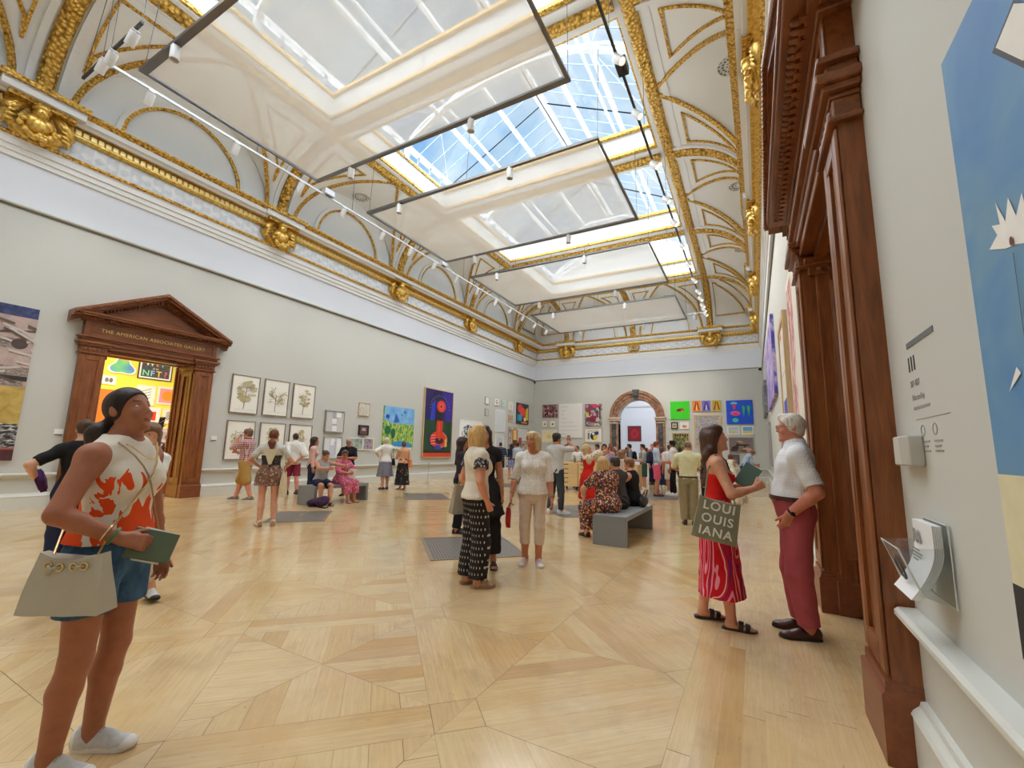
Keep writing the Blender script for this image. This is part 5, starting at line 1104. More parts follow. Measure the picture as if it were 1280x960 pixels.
def make_rig(P):
    g = Rig(); H = P.get('h', 1.66); s = g.s = H / 1.70; sex = g.sex = P.get('sex', 'f'); fat = P.get('fat', 1.0); g.fat = fat
    ll = .392 * s; lt = .414 * s; hipz = P.get('hip', .905 * s)
    g.R = RZ(math.radians(P.get('twist', 0))) @ RY(math.radians(P.get('side', 0))) @ RX(-math.radians(P.get('lean', 0)))
    g.O = np.array([P.get('hx', 0), P.get('hy', 0), hipz]); rows = np.array(ROWS_F if sex == 'f' else ROWS_M); rows = rows.copy(); rows[:, 0] *= s
    b = P.get('belly', 0); zz = rows[:, 0] / s; wgt = np.exp(-((zz - .12) / .12) ** 2)
    lowm = np.clip((.52 - zz) / .1, 0, 1); rows[:, 1:] *= (s * (1 + (fat - 1) * lowm))[:, None]; rows[:, 2] += b * wgt; rows[:, 1] += .35 * b * wgt
    g.rows = rows
    T = lambda x, y, z: g.O + g.R @ (np.array([x, y, z]) * s)
    g.T = T; sw = .165 if sex == 'f' else .19; sw *= (1 + (fat - 1) * .4)
    g.sh = [T(sx * sw, -.008, .447 + P.get('shrug', (0, 0))[i]) for i, sx in enumerate((-1, 1))]; g.hipj = [g.O + np.array([sx * .088 * s * (1 + (fat - 1) * .6), 0, -.02 * s]) if P.get('sit') is None else T(sx * .09, .0, -.02) for sx in (-1, 1)]
    g.neck = T(0, -.012, .52)
    hr = g.HR = g.R @ RZ(math.radians(P.get('hyaw', 0))) @ RX(math.radians(P.get('hpitch', 0))) @ RY(math.radians(P.get('htilt', 0)))
    if P.get('headup'): hr = g.HR = RZ(math.radians(P.get('twist', 0) + P.get('hyaw', 0))) @ RX(math.radians(P.get('hpitch', 0))) @ RY(math.radians(P.get('htilt', 0)))
    g.hs = .93 * s ** .5; g.HC = g.neck + g.R @ (np.array([0, .012, .05]) * s) + hr @ (np.array([0, .018, .105]) * g.hs)
    g.N = lambda x, y, z: g.HC + hr @ (np.array([x, y, z]) * g.hs)
    # legs: sides in order left (-x), right (+x)
    g.foot = []; g.knee = []; g.ank = []
    for i, sx in enumerate((-1, 1)):
        fx, fy, fz, yaw = P.get('feet', ((-.09, 0, 0, 8), (.09, 0, 0, -8)))[i]; yaw = math.radians(yaw); fd = np.array([-math.sin(yaw), math.cos(yaw), 0])
        fp = math.radians(P.get('fpitch', (0, 0))[i]); ank = np.array([fx, fy, fz + .082 * s]) - fd * .045 * s
        if fp: ank = ank + np.array([0, 0, .16 * s * math.sin(fp)])
        kn, ank = ik(g.hipj[i], ank, lt, ll, P.get('kpole', (fd + [0, 0, .1], fd + [0, 0, .1]))[i] if P.get('kpole') else fd + np.array([0, 0, .05])); g.knee.append(kn); g.ank.append(ank); g.foot.append((ank, fd * math.cos(fp) - np.array([0, 0, math.sin(fp)]), fp))
    la, lf = (.275 * s, .24 * s) if sex == 'f' else (.29 * s, .255 * s); g.elb = []; g.wri = []; g.hand = []
    dh = ((-.25, .04, .80), (.25, .04, .80))
    for i, sx in enumerate((-1, 1)):
        h = P.get('lh' if i == 0 else 'rh'); w = np.array(h[:3] if h else (dh[i][0] * s * (1 if fat < 1.1 else 1.12), dh[i][1] * s, dh[i][2] * s)); pole = P.get('lp' if i == 0 else 'rp', (sx * .35, -1, -.2))
        e, w = ik(g.sh[i], w, la, lf, pole); g.elb.append(e); g.wri.append(w); hd = P.get('ld' if i == 0 else 'rd'); D = unit(hd) if hd is not None else unit(w - e)
        pn = P.get('lpn' if i == 0 else 'rpn', (-sx, .15, 0)); Nn = np.array(pn, float); Nn = unit(Nn - D * (Nn @ D)); g.hand.append((w, D, Nn, P.get('lc' if i == 0 else 'rc', 22)))
    return g
def hand_shapes(g, i, res):
    w, D, Nn, curl = g.hand[i]; s = g.s * (.95 if g.sex == 'f' else 1.06); th = np.cross(D, Nn) * (1 if i == 1 else -1); rmin = res * .75; S = []
    for o in (-.024, -.008, .008, .024): S.append(Cap(w + D * .012 * s + th * o * .7 * s, w + D * .088 * s + th * o * 1.1 * s, .0145 * s, .0125 * s, .012))
    for q, (o, L) in enumerate(((.030, .072), (.0105, .08), (-.0095, .074), (-.029, .058))):
        p = w + D * (.088 - abs(o) * .12) * s + th * o * s; d = D.copy(); a = math.radians(curl * (1 + .12 * q)); r = max(rmin, .0088 * s)
        for seg, fl in enumerate((.45, .32, .23)):
            d = d * math.cos(a) + unit(Nn - d * (Nn @ d)) * math.sin(a); e = p + d * L * fl * s; S.append(Cap(p, e, r, max(rmin, r * .9), .003 if seg else .008)); p = e; r *= .92
    p = w + D * .03 * s + th * .026 * s + Nn * .006 * s; d = unit(D * .75 + th * .6 + Nn * .25); e = p + d * .042 * s; S.append(Cap(p, e, max(rmin, .0125 * s), max(rmin, .0105 * s), .012)); c = unit(d + Nn * .35 + D * .4); S.append(Cap(e, e + c * .032 * s, max(rmin, .010 * s), max(rmin, .0085 * s), .003))
    return S
def head_shapes(g, sex):
    h = g.hs; N, R = g.N, g.HR; E = lambda c, r, k=.012, op='u': Ell(N(*c), np.array(r) * h, R, k, op); C = lambda a, b, ra, rb, k=.01: Cap(N(*a), N(*b), ra * h, rb * h, k)
    m = 1 if sex == 'm' else 0
    S = [E((0, -.012, .035), (.077, .098, .09)), E((0, .028, -.03), (.062, .068, .088), .02), E((0, .036, -.078), (.046 + .008 * m, .05, .042), .02), E((0, .083, -.106), (.021 + .004 * m, .016, .017), .018), C((-.03, .07, .03), (.03, .07, .03), .015, .015, .012), E((-.041, .064, -.03), (.02, .022, .022), .016), E((.041, .064, -.03), (.02, .022, .022), .016)]
    for x in (-1, 1): S.append(Ell(N(x * .031, .104, .008), np.array((.017, .017, .011)) * h, R, .012, 's'))
    S += [C((0, .088, .012), (0, .106, -.026), .0075, .0105, .011), E((-.0115, .095, -.031), (.007, .009, .007), .007), E((.0115, .095, -.031), (.007, .009, .007), .007), C((-.018, .084, -.064), (.018, .084, -.064), .005, .005, .006), C((0, .0885, -.063), (0, .0885, -.063), .008, .008, .006), C((-.013, .085, -.0735), (.013, .085, -.0735), .0065, .0065, .006)]
    for x in (-1, 1): S.append(C((x * .019, .083, .0175), (x * .043, .076, .0165), .006, .0055, .004))
    for x in (-1, 1): S += [Ell(N(x * .078, -.012, -.004), np.array((.010, .019, .03)) * h, R @ RZ(x * .35), .006), Ell(N(x * .088, -.006, -.002), np.array((.007, .01, .017)) * h, R, .004, 's')]
    return S
def leg_shapes(g, grow=0, rk=1.0, calf=None, frac=1.0, k=.03):
    """thigh and shank tapers; frac cuts the leg short (1 = ankle)"""
    s, S = g.s, []; f = g.fat; lt = (.083, .055, .056, .038) if g.sex == 'f' else (.083, .057, .057, .04)
    for i in (0, 1):
        H, K, A = g.hipj[i], g.knee[i], g.ank[i]; r0, r1, r2, r3 = [q * s * (1 + (f - 1) * .8) * rk + grow for q in lt]
        if calf: r1, r2, r3 = r1 * calf[0] + calf[1], r2 * calf[0] + calf[1] * 1.1, calf[2]
        t = min(1, frac * 2)
        def clipped(sh, a, b, t): 
            if t < 1: d = unit(b - a); sh.clip.append((a + (b - a) * t, d))
            return sh
        S.append(clipped(Cap(H, K, r0, r1, k), H, K, t))
        if frac > .5:
            t2 = (frac - .5) * 2; M = K + (A - K) * .33 - (unit(g.foot[i][1]) * .012 * s)
            if calf: S.append(clipped(Cap(K, A, r1, r3, .02), K, A, t2))
            else:
                S.append(clipped(Cap(K, M, r1 * .98, r2, .02), K, A, t2)); S.append(clipped(Cap(M, A, r2, r3, .02), K, A, t2))
    return S
def arm_shapes(g, grow=0, frac=1.0, rk=1.0, k=.03, flare=0):
    s, S, f = g.s, [], g.fat; q = (.05, .041, .039, .026) if g.sex == 'f' else (.055, .045, .043, .03)
    for i in (0, 1):
        a, e, w = g.sh[i], g.elb[i], g.wri[i]; r = [v * s * (1 + (f - 1) * .7) * rk + grow for v in q]
        c1 = Cap(a, e, r[0], r[1] + flare, k); t = min(1, frac * 2)
        if t < 1: c1.clip.append((a + (e - a) * t, unit(e - a)))
        S.append(c1)
        if frac > .5:
            t2 = (frac - .5) * 2; M = e + (w - e) * .3; c2 = Cap(e, M, r[1] * .96, r[2], .015); c3 = Cap(M, w, r[2], r[3], .015)
            for c in (c2, c3):
                if t2 < 1: c.clip.append((e + (w - e) * t2, unit(w - e)))
                S.append(c)
    return S
def trap(g, o=0):
    return [Cap(g.T(x * .02, -.022, .535), g.sh[i] + g.R @ np.array([-x * .01, -.008, .012]), .036 * g.s + o, .032 * g.s + o, .03) for i, x in enumerate((-1, 1))]
def body_shapes(g, P, res):
    s = g.s; S = [Loft(g.O, g.R, g.rows, k=.03)]
    if g.sex == 'f':
        b = P.get('bust', 1); S += [Ell(g.T(x * .07, .085, .335), np.array((.062, .05, .06)) * s * b, g.R, .03) for x in (-1, 1)]
    S += [Ell(p, np.array((.056, .053, .056)) * s * (1 + (g.fat - 1) * .5), g.R, .05) for p in g.sh]; S += [Cap(g.T(0, -.02, .5), g.HC + g.HR @ np.array([0, -.014, -.05]) * g.hs, (.052 if g.sex == 'f' else .063) * s, (.047 if g.sex == 'f' else .057) * s, .03)] + trap(g)
    S += leg_shapes(g); S += arm_shapes(g)
    for i in (0, 1):
        A, fd, fp = g.foot[i]; up = np.array([0, 0, 1.0]); base = A - up * (.05 * s) 
        S += [Cap(A, base - fd * .02 * s, .036 * s, .03 * s, .02), Cap(base, base + fd * .14 * s - up * (.012 * s), .034 * s, .02 * s, .02), Cap(base + fd * .1 * s - up * .01 * s + np.cross(fd, up) * .018, base + fd * .16 * s - up * .012 * s + np.cross(fd, up) * .02, .022 * s, .014 * s, .015), Cap(base + fd * .1 * s - up * .01 * s - np.cross(fd, up) * .018, base + fd * .155 * s - up * .012 * s - np.cross(fd, up) * .02, .022 * s, .014 * s, .015)]
    return S + head_shapes(g, g.sex)
def mesh_from(shapes, res, name, mats, parent, wr=0, seed=1, paint=None, bound=None):
    lo = np.min([sh.box()[0] for sh in shapes if sh.op == 'u'], 0); hi = np.max([sh.box()[1] for sh in shapes if sh.op == 'u'], 0)
    F = Field(lo, hi, res)
    for sh in shapes: F.put(sh)
    if wr: F.wrinkle(wr, seed)
    V, Q = F.mesh(); me = bpy.data.meshes.new(name); me.vertices.add(len(V)); me.vertices.foreach_set('co', V.astype(F32).ravel())
    me.loops.add(Q.size); me.loops.foreach_set('vertex_index', Q.astype(np.int32).ravel()); me.polygons.add(len(Q)); me.polygons.foreach_set('loop_start', np.arange(0, Q.size, 4, dtype=np.int32)); me.polygons.foreach_set('loop_total', np.full(len(Q), 4, np.int32))
    for m in (mats if isinstance(mats, (list, tuple)) else [mats]): me.materials.append(m)
    if paint is not None: me.polygons.foreach_set('material_index', paint(V[Q].mean(1)).astype(np.int32))
    me.polygons.foreach_set('use_smooth', np.ones(len(Q), bool)); me.update(calc_edges=True)
    o = bpy.data.objects.new(name, me); COL.objects.link(o); o.parent = parent; return o
# ---- hair
def hair_mat(rgb):
    key = ('hair', rgb)
    if key in MATS: return MATS[key]
    n = NT('hair'); c = lin(rgb); v = n.mapping(n.coord(), (60, 60, 7)); f = n.noise(v, 1.4, 4, .6, .6)
    MATS[key] = n.bsdf(n.ramp(f, [(.3, tuple(q * .62 for q in c)), (.7, tuple(min(1, q * 1.3) for q in c))]), .42, 0, n.bump(f, .5, .008), .4); return MATS[key]
def hair_shapes(g, style, P):
    h, N, R = g.hs, g.N, g.HR; t = {'short': .012, 'crop': .007, 'bald': .006, 'pony': .009, 'bun': .009}.get(style, .014); W = lambda v: R @ np.array(v, float)
    fc = (N(0, P.get('hline', .02), -.03), W(unit((0, 1, -.62)))); S = []
    nape = (N(0, 0, -.07), W((0, 0, -1.0)))
    cap = Ell(N(0, -.012, .035), np.array((.077 + t, .098 + t, .09 + t)) * h, R, .01, clip=[fc, nape] if style != 'bald' else [fc, nape, (N(0, 0, .045), W((0, .35, 1)))])
    S.append(cap)
    if style in ('short', 'crop'): S.append(Ell(N(0, -.05, -.03), np.array((.068, .056, .06)) * h, R, .015, clip=[nape, (N(0, .0, -.03), W((0, 1, 0)))]))
    if style == 'short': S.append(Ell(N(.02, .055, .105), np.array((.055, .04, .026)) * h, R, .02))
    d = np.array([0, 0, -1.0]); bk = W((0, -1, 0)); bk[2] = 0; bk = unit(bk); sd = W((1, 0, 0))
    if style in ('bob', 'long', 'wavy', 'fringe_bob'):
        L = {'bob': .13, 'fringe_bob': .16, 'long': .2, 'wavy': .2}[style] * P.get('hlen', 1)
        for x in (-1, 1): S.append(Cap(N(x * .07, -.02, .03), N(x * .078, -.015, -.0) + d * L * h * .8, .034 * h, .03 * h, .03, clip=[(N(0, .042, 0), W((0, 1, .15)))]))
        S.append(Cap(N(0, -.06, .02), N(0, -.065, 0) + d * L * h * .85, .078 * h, .06 * h, .03))
        for x in (-1, 1): S.append(Cap(N(x * .045, -.055, .02), N(x * .06, -.055, 0) + d * L * h * .9, .055 * h, .045 * h, .03))
        S.append(Ell(N(0, -.01, .1), np.array((.07, .085, .03)) * h, R, .02))
    if style == 'fringe_bob':
        for x in (-.04, 0, .04): S.append(Cap(N(x, .06, .1), N(x * 1.2, .092, .035), .02 * h, .008 * h, .015))
    if style in ('long', 'wavy'):
        p = N(0, -.075, -.1); q = p + bk * .045 + d * P.get('hdrop', .26); am = .016 if style == 'wavy' else .004
        for j, x in enumerate((-.062, -.03, 0, .03, .062)):
            pts = [p + sd * x * 1.1 + (q - p) * t2 + sd * am * math.sin(9 * t2 + j * 1.9) + bk * am * math.cos(8 * t2 + j) for t2 in np.linspace(0, 1, 7)]
            for k in range(6): S.append(Cap(pts[k], pts[k + 1], .04 - .004 * k, .04 - .004 * (k + 1), .02))
    if style == 'pony':
        pw = P.get('pw', 1.0); a = N(0, -.105, P.get('pz', .0)); S.append(Cap(N(0, -.09, P.get('pz', .0)), a, .022, .02, .01)); b = a + bk * .03 + d * .06; c = b + d * P.get('plen', .17) + bk * .005
        S += [Cap(a, b, .022, .036 * pw, .02), Cap(b, c, .04 * pw, .014 * pw, .02), Cap(b + sd * .018 * pw, c + sd * .026 - d * .03, .032 * pw, .012 * pw, .02), Cap(b - sd * .018 * pw, c - sd * .02 - d * .05, .032 * pw, .012 * pw, .02)]
    if style == 'bun': S += [Ell(N(0, -.115, .055), np.array((.045, .04, .042)) * h, R, .006)]
    return S
# ---- shoes
def shoe(g, i, kind, mat, sole_mat, res, parent, accent=None):
    A, fd, fp = g.foot[i]; s = g.s * (1 if g.sex == 'f' else 1.08); up = unit(np.cross(np.cross(fd, (0, 0, 1.0)), fd)); sd = np.cross(fd, up); B = A - up * (.082 * g.s); W = lambda x, y, z: B + (sd * x + fd * y + up * z) * s
    st = .022 if kind in ('trainer', 'platform') else .014
    if kind == 'platform': st = .035
    R = np.stack([sd, fd, up], 1)
    prof = [(-.028, -.06), (-.034, -.03), (-.032, .02), (-.04, .09), (-.043, .13), (-.032, .17), (-.012, .192), (.012, .192), (.034, .17), (.043, .13), (.04, .09), (.032, .02), (.034, -.03), (.028, -.06), (.012, -.074), (-.012, -.074)]
    root = empty('shoe' if kind not in ('sandal', 'platform') else 'sandal'); root.parent = parent
    m = MB(); m.prism([(x * 1.04, y) for x, y in prof], lambda x, y: tuple(W(x, y, -.002 + .012 * max(0, (y - .12) / .07) ** 2 * .6)), lambda x, y: tuple(W(x, y, st + .006 * max(0, (y - .12) / .07) ** 2))); m.build('sole', sole_mat, root)
    E = lambda c, r, k=.02, clip=(): Ell(W(*c), np.array(r) * s, R, k, clip=[(W(0, 0, .006), -up)] + list(clip))
    if kind in ('sandal', 'platform'):
        for y0, nm in ((.065, 'strap'), (.115, 'strap')):
            m = MB(); P = [W(.041 * math.cos(t), y0 + .01 * math.sin(t), st - .004 + (.062 if y0 < .1 else .047) * math.sin(t) ** .8) for t in np.linspace(.02, PI - .02, 13)]
            m.sweep([tuple(p) for p in P], [(-.017, -.003), (.017, -.003), (.017, .004), (-.017, .004)], up=tuple(up), frames=[tuple(unit(p - W(0, y0, .0))) for p in P]); m.build(nm, mat, root)
        if kind == 'platform': m = MB(); m.tube([tuple(W(.034 * math.cos(t), -.03 + .03 * math.sin(t) * -1, .085)) for t in np.linspace(0, PI, 10)], .006, 6); m.build('ankle_strap', mat, root)
        return root
    low = kind in ('loafer', 'flat')
    S = [E((0, -.03, .04), (.037, .048, .05 if low else .062)), E((0, .04, .034), (.036, .08, .038 if low else .056)), E((0, .115, .024), (.044, .075, .032 if kind == 'trainer' else .026))]
    if kind in ('trainer', 'boot'): S.append(Cap(W(0, -.025, .05), W(0, -.02, .085 if kind == 'trainer' else .13), .036 * s, .036 * s, .02))
    mesh_from(S, min(res, .009), 'upper', mat, root)
    if kind == 'trainer' and res < .009:
        mesh_from([E((0, .155, .02), (.043, .042, .03))], res, 'toe_cap', sole_mat, root); mesh_from([E((0, -.055, .045), (.036, .03, .05))], res, 'heel_cap', sole_mat, root)
    if kind == 'trainer' and accent is not None and res < .012:
        m = MB()
        for k in range(4): m.tube([tuple(W(-.022, .045 + .018 * k, .078 - .011 * k)), tuple(W(0, .05 + .018 * k, .09 - .012 * k)), tuple(W(.022, .045 + .018 * k, .078 - .011 * k))], .004, 5)
        m.build('laces', accent, root)
    return root
BROW = plain('eyebrow', (64, 44, 34), .8); EYEW = plain('eye_white', (232, 228, 222), .25); IRIS = plain('iris', (52, 36, 26), .2)
def figure(x, y, face, label, P, group=None):
    """face: compass direction of the body, degrees, 0 = +y, positive turns left"""
    root = empty('person', (x, y, P.get('z', 0)), math.radians(face)); tag(root, label, 'person', group)
    res = P.get('res', .013); g = make_rig(P); sk = P.get('skin', (214, 160, 130)); lip = tuple(int(a * b) for a, b in zip(sk, (.87, .72, .70)))
    mats = [skin_mat(sk), plain('lips', P.get('lips', lip), .4), hair_mat(P.get('brow', (84, 60, 44))), plain('eye_dark', (58, 44, 38), .3)]
    Hn = np.array(g.HR).T; hc = g.HC
    def paint(c):
        q = (c - hc) @ np.array(g.HR) / g.hs; mi = np.zeros(len(c))
        mi[((q[:, 0] / .0205) ** 2 + ((q[:, 2] + .0685) / .0098) ** 2 < 1) & (q[:, 1] > .07)] = 1
        ax = np.abs(q[:, 0]); mi[(ax > .014) & (ax < .047) & (np.abs(q[:, 2] - (.0335 - 6 * (ax - .03) ** 2)) < max(.0036, res * .45)) & (q[:, 1] > .05)] = 2
        if res > .0075: mi[(np.abs(ax - .031) < .014) & (np.abs(q[:, 2] - .009) < .008) & (q[:, 1] > .05)] = 3
        return mi
    mesh_from(body_shapes(g, P, res) + [s2 for i in (0, 1) for s2 in hand_shapes(g, i, res)], res, 'body', mats, root, paint=paint)
    if res <= .0075:
        for sx in (-1, 1):
            m = MB(); m.sphere((0, 0, 0), .0125 * g.hs, 14); V = [Vector(v) for v in m.v]; gz = unit(P.get('gaze', (0, 1, 0))); gv = Vector(gz)
            m.mi = [1 if sum((V[i] for i in f), Vector()).normalized().dot(gv) > .86 else 0 for f in m.f]
            M4 = Matrix(np.array(g.HR).tolist()).to_4x4(); M4.translation = Vector(g.N(sx * .031, .0715, .0085)); wrap(m, M4).build('eye', [EYEW, IRIS], root, True)
    if P.get('hair'):
        st, col = P['hair']; mesh_from(hair_shapes(g, st, P), min(res, .011), 'hair', hair_mat(col), root, P.get('hwr', .0026) if res < .009 else 0, 5)
    for gm in P.get('wear', ()): garment(g, P, gm, root, res)
    for i in (0, 1):
        sh = P.get('shoes')
        if sh: shoe(g, i, sh[0], sh[1], sh[2], res, root, sh[3] if len(sh) > 3 else None)
    g.root = root; g.world = lambda p: (Matrix.Translation((x, y, P.get('z', 0))) @ Matrix.Rotation(math.radians(face), 4, 'Z')) @ Vector(p)
    return g
def garment(g, P, G, root, res):
    kind, mat = G['kind'], G['mat']; s, R, O, T = g.s, g.R, g.O, g.T; o = G.get('off', .012); o = max(o, res * .75); up = g.R @ np.array([0, 0, 1.0]); S = []; wr = G.get('wr', .0035); r = min(res, .011) if res > .011 else res
    ztop = G.get('top', .545)
    def neckcut(nk):
        if nk == 'crew': return [Ell(T(0, .04, .58), np.array((.075, .10, .06)) * s, R, .006, 's')]
        if nk == 'scoop': return [Ell(T(0, .07, .57), np.array((.085, .10, .085)) * s, R, .006, 's')]
        if nk == 'v': return [Cap(T(0, .1, .43), T(0, .02, .6), .012, .085 * s, .006, 's')]
        return []
    if kind in ('top', 'dress'):
        hem = G.get('hem', -.03); rows = g.rows.copy(); 
        if G.get('flare'):
            z = rows[:, 0] / s; a = np.clip((.3 - z) / .35, 0, 1) * G['flare']; rows[:, 1] += a; rows[:, 2] += a; rows[:, 3] += a * .7
            sel = z < -.02; rows[sel, 1] = np.maximum(rows[sel, 1], rows[(np.abs(z + .03)).argmin(), 1]); rows[sel, 2:] = np.maximum(rows[sel, 2:], .1)
        lo = Loft(O, R, rows, o, (hem * s, ztop * s), G.get('fold'), .02)
        armh = G.get('sleeve', .35)
        if armh <= 0:
            for x in (-1, 1): lo.clip.append((T(x * (G.get('armhole', .152)) * (1 + (g.fat - 1) * .5), 0, .4), R @ unit((x, 0, .12))))
        S.append(lo)
        if g.sex == 'f': S += [Ell(T(x * .07, .085, .335), np.array((.062, .05, .06)) * s * P.get('bust', 1) + o, R, .04, clip=[] if ztop > .5 else [(T(0, 0, ztop), up)]) for x in (-1, 1)]
        if ztop > .5:
            for q, x in zip(trap(g, o), (-1, 1)):
                if armh <= 0: q.clip.append((T(x * G.get('armhole', .152) * (1 + (g.fat - 1) * .5), 0, .4), R @ unit((x, 0, .12))))
                q.clip.append((T(0, 0, ztop), up)); S.append(q)
        if armh > 0:
            S += [Ell(p, np.array((.056, .053, .056)) * s * (1 + (g.fat - 1) * .5) + o, R, .04) for p in g.sh]; S += arm_shapes(g, o * .8 + G.get('sl', .0), armh, 1, .03, G.get('slflare', .008))
        if kind == 'dress':
            zh = G['to']; w0, f0, b0 = [np.interp(-.03 * s, g.rows[:, 0], g.rows[:, q]) for q in (1, 2, 3)]; wh = G.get('w', .27)
            if P.get('sit') is None:
                L = Loft(O, np.eye(3), [(zh - O[2], wh, wh * .75, wh * .8), (-.1 * s, w0 + .03, f0 + .04, b0 + .04), (.02, w0 + .005, f0 + .01, b0 + .01)], o, (zh - O[2], .0), (G.get('folds', 9), .05, -.05, zh - O[2]), .04); S.append(L)
            S += leg_shapes(g, o + .012, 1.05, (1.0, .03, .1), G.get('frac', .9), .09)
        if kind == 'top' and hem < -.05 and P.get('sit') is None: pass
        S += neckcut(G.get('neck', 'crew'))
        if kind == 'dress': pass
        ob = mesh_from(S, r, G.get('name', 'shirt' if kind == 'top' else 'dress'), mat, root, wr, G.get('seed', 3))
        if G.get('collar'):
            m = MB(); c = T(0, -.01, .535); pts = []
            for k in range(15):
                a = -PI * .5 + .35 + (2 * PI - .7) * k / 14 + PI; pts.append((math.cos(a - PI / 2 - PI / 2) , math.sin(a - PI / 2 - PI / 2)))
            ring0 = [c + R @ np.array([.072 * s * math.sin(t), -.07 * s * math.cos(t) + .005, .045 * s * (1 if abs(t) < 2 else .8)]) for t in np.linspace(-2.75, 2.75, 17)]
            ring1 = [c + R @ np.array([.098 * s * math.sin(t), -.092 * s * math.cos(t) + .012, -.012 * s - (.03 * s if abs(t) > 2 else 0)]) for t in np.linspace(-2.75, 2.75, 17)]
            for k in range(16): m.quad(ring0[k], ring0[k + 1], ring1[k + 1], ring1[k])
            co = m.build('collar', G['collar'], ob, True); sm = co.modifiers.new('thickness', 'SOLIDIFY'); sm.thickness = .006; sm.offset = 0
        if G.get('straps'):
            m = MB()
            for x in (-1, 1):
                P2 = [T(x * .085, .115, ztop - .02), T(x * .09, .075, .48), T(x * .085, .0, .535), T(x * .075, -.09, .47), T(x * .065, -.125, min(ztop, .36))]; m.tube([tuple(p) for p in P2], .006, 6)
            m.build('strap', G['straps'], ob)
        return ob
    if kind in ('trousers', 'shorts'):
        fr = G.get('frac', .98 if kind == 'trousers' else .36); wz = G.get('waist', .1)
        S = [Loft(O, R, [row for row in g.rows if row[0] < .2 * s], o, (-.14 * s, wz * s), None, .03)] + leg_shapes(g, o + G.get('loose', .006), 1.0, G.get('leg', (1.02, .01, .072)), fr, .016)
        ob = mesh_from(S, r, kind, mat, root, wr, G.get('seed', 4))
        if G.get('belt'):
            m = MB(); n = 30; zc = (wz - .02) * s; w, f, b = [np.interp(zc, g.rows[:, 0], g.rows[:, q]) + o + .006 for q in (1, 2, 3)]; path = []
            for k in range(n):
                t = 2 * PI * k / n; c, q = math.cos(t), math.sin(t); rr = (abs(c) ** 2.3 + abs(q) ** 2.3) ** (-1 / 2.3); path.append(tuple(O + R @ np.array([w * c * rr, (f if q > 0 else b) * q * rr, zc])))
            m.sweep(path, [(-.004, -.018), (.006, -.018), (.006, .018), (-.004, .018)], True, up=tuple(up)); m.build('belt', G['belt'], ob)
        return ob
    if kind == 'skirt':
        wz = G.get('waist', .12); zh = G['to']; wh = G.get('w', .25); i0 = [np.interp(wz * s, g.rows[:, 0], g.rows[:, q]) for q in (1, 2, 3)]; w1 = [np.interp(-.03 * s, g.rows[:, 0], g.rows[:, q]) for q in (1, 2, 3)]
        if P.get('sit') is None:
            S = [Loft(O, np.eye(3), [(zh - O[2], wh, wh * G.get('dep', .72), wh * G.get('dep', .75)), (-.05 * s, w1[0] + .012, w1[1] + .012, w1[2] + .012), (wz * s, i0[0], i0[1], i0[2])], o, (zh - O[2], wz * s), (G.get('folds', 8), G.get('amp', .04), -.02, zh - O[2]), .03)]
            if G.get('follow'): S += leg_shapes(g, o + .01, 1.0, (1.0, .02, .09), G['follow'], .06)
        else: S = [Loft(O, R, [row for row in g.rows if row[0] < .2 * s], o, (-.14 * s, wz * s), None, .04)] + leg_shapes(g, o + .015, 1.05, (1.05, .03, .1), G.get('frac', .7), .09)
        return mesh_from(S, r, 'skirt', mat, root, wr, G.get('seed', 6))

# ---- worn and carried things
def on_surface(g, x, z, back=False, off=.01, extra=None):
    extra = getattr(g, 'cloth', .012) if extra is None else extra
    """point on the torso cloth at torso coordinates x, z"""
    s = g.s; w, f, b = [np.interp(z * s, g.rows[:, 0], g.rows[:, q]) + extra for q in (1, 2, 3)]; u = min(.97, abs(x * s) / w); y = (1 - u ** 2.3) ** (1 / 2.3) * (b if back else f)
    if g.sex == 'f' and not back: y = max(y, (.085 + .05) * s * math.exp(-((abs(x) - .07) / .06) ** 2 - ((z - .335) / .07) ** 2) + extra if abs(z - .335) < .09 and abs(x) < .13 else 0)
    return g.O + g.R @ np.array([x * s, (y + off) * (-1 if back else 1), z * s])
def glasses(g, rgb=(50, 46, 46), up=0, dark=False):
    N = g.N; m = MB()
    for x in (-1, 1):
        m.tube([tuple(N(x * .032 + .022 * math.cos(t), .106 - up * .3, .006 + up + .018 * math.sin(t))) for t in np.linspace(0, 2 * PI, 17)[:-1]], .0018, 5, True)
        m.tube([tuple(N(x * .054, .104 - up * .3, .01 + up)), tuple(N(x * .08, .06 - up * .3, .012 + up)), tuple(N(x * .083, -.015 - up * .3, .005 + up))], .0016, 5)
    m.tube([tuple(N(-.01, .109 - up * .3, .01 + up)), tuple(N(.01, .109 - up * .3, .01 + up))], .0018, 5); o = m.build('eyeglasses', plain('spectacle_frame', rgb, .3), g.root, True)
    if dark:
        m = MB()
        for x in (-1, 1): m.add([tuple(N(x * .032 + .021 * math.cos(t), .106 - up * .3, .006 + up + .017 * math.sin(t))) for t in np.linspace(0, 2 * PI, 17)[:-1]], [tuple(range(16))])
        m.build('dark_lens', plain('dark_lens', (30, 28, 30), .1), o)
def ring_on(g, i, name, mat, back=.02, r=.034, th=.004, wide=1.0):
    w, D, Nn, _ = g.hand[i]; p = w - unit(w - g.elb[i]) * back; d = unit(w - g.elb[i]); a = unit(np.cross(d, (0.3, .2, 1))); b = np.cross(d, a); m = MB()
    m.sweep([tuple(p + (a * math.cos(t) + b * math.sin(t)) * r * g.s) for t in np.linspace(0, 2 * PI, 25)[:-1]], [(-th, -th * wide), (th, -th * wide), (th, th * wide), (-th, th * wide)], True, frames=[tuple(d)] * 24); return m.build(name, mat, g.root, True, auto=40)
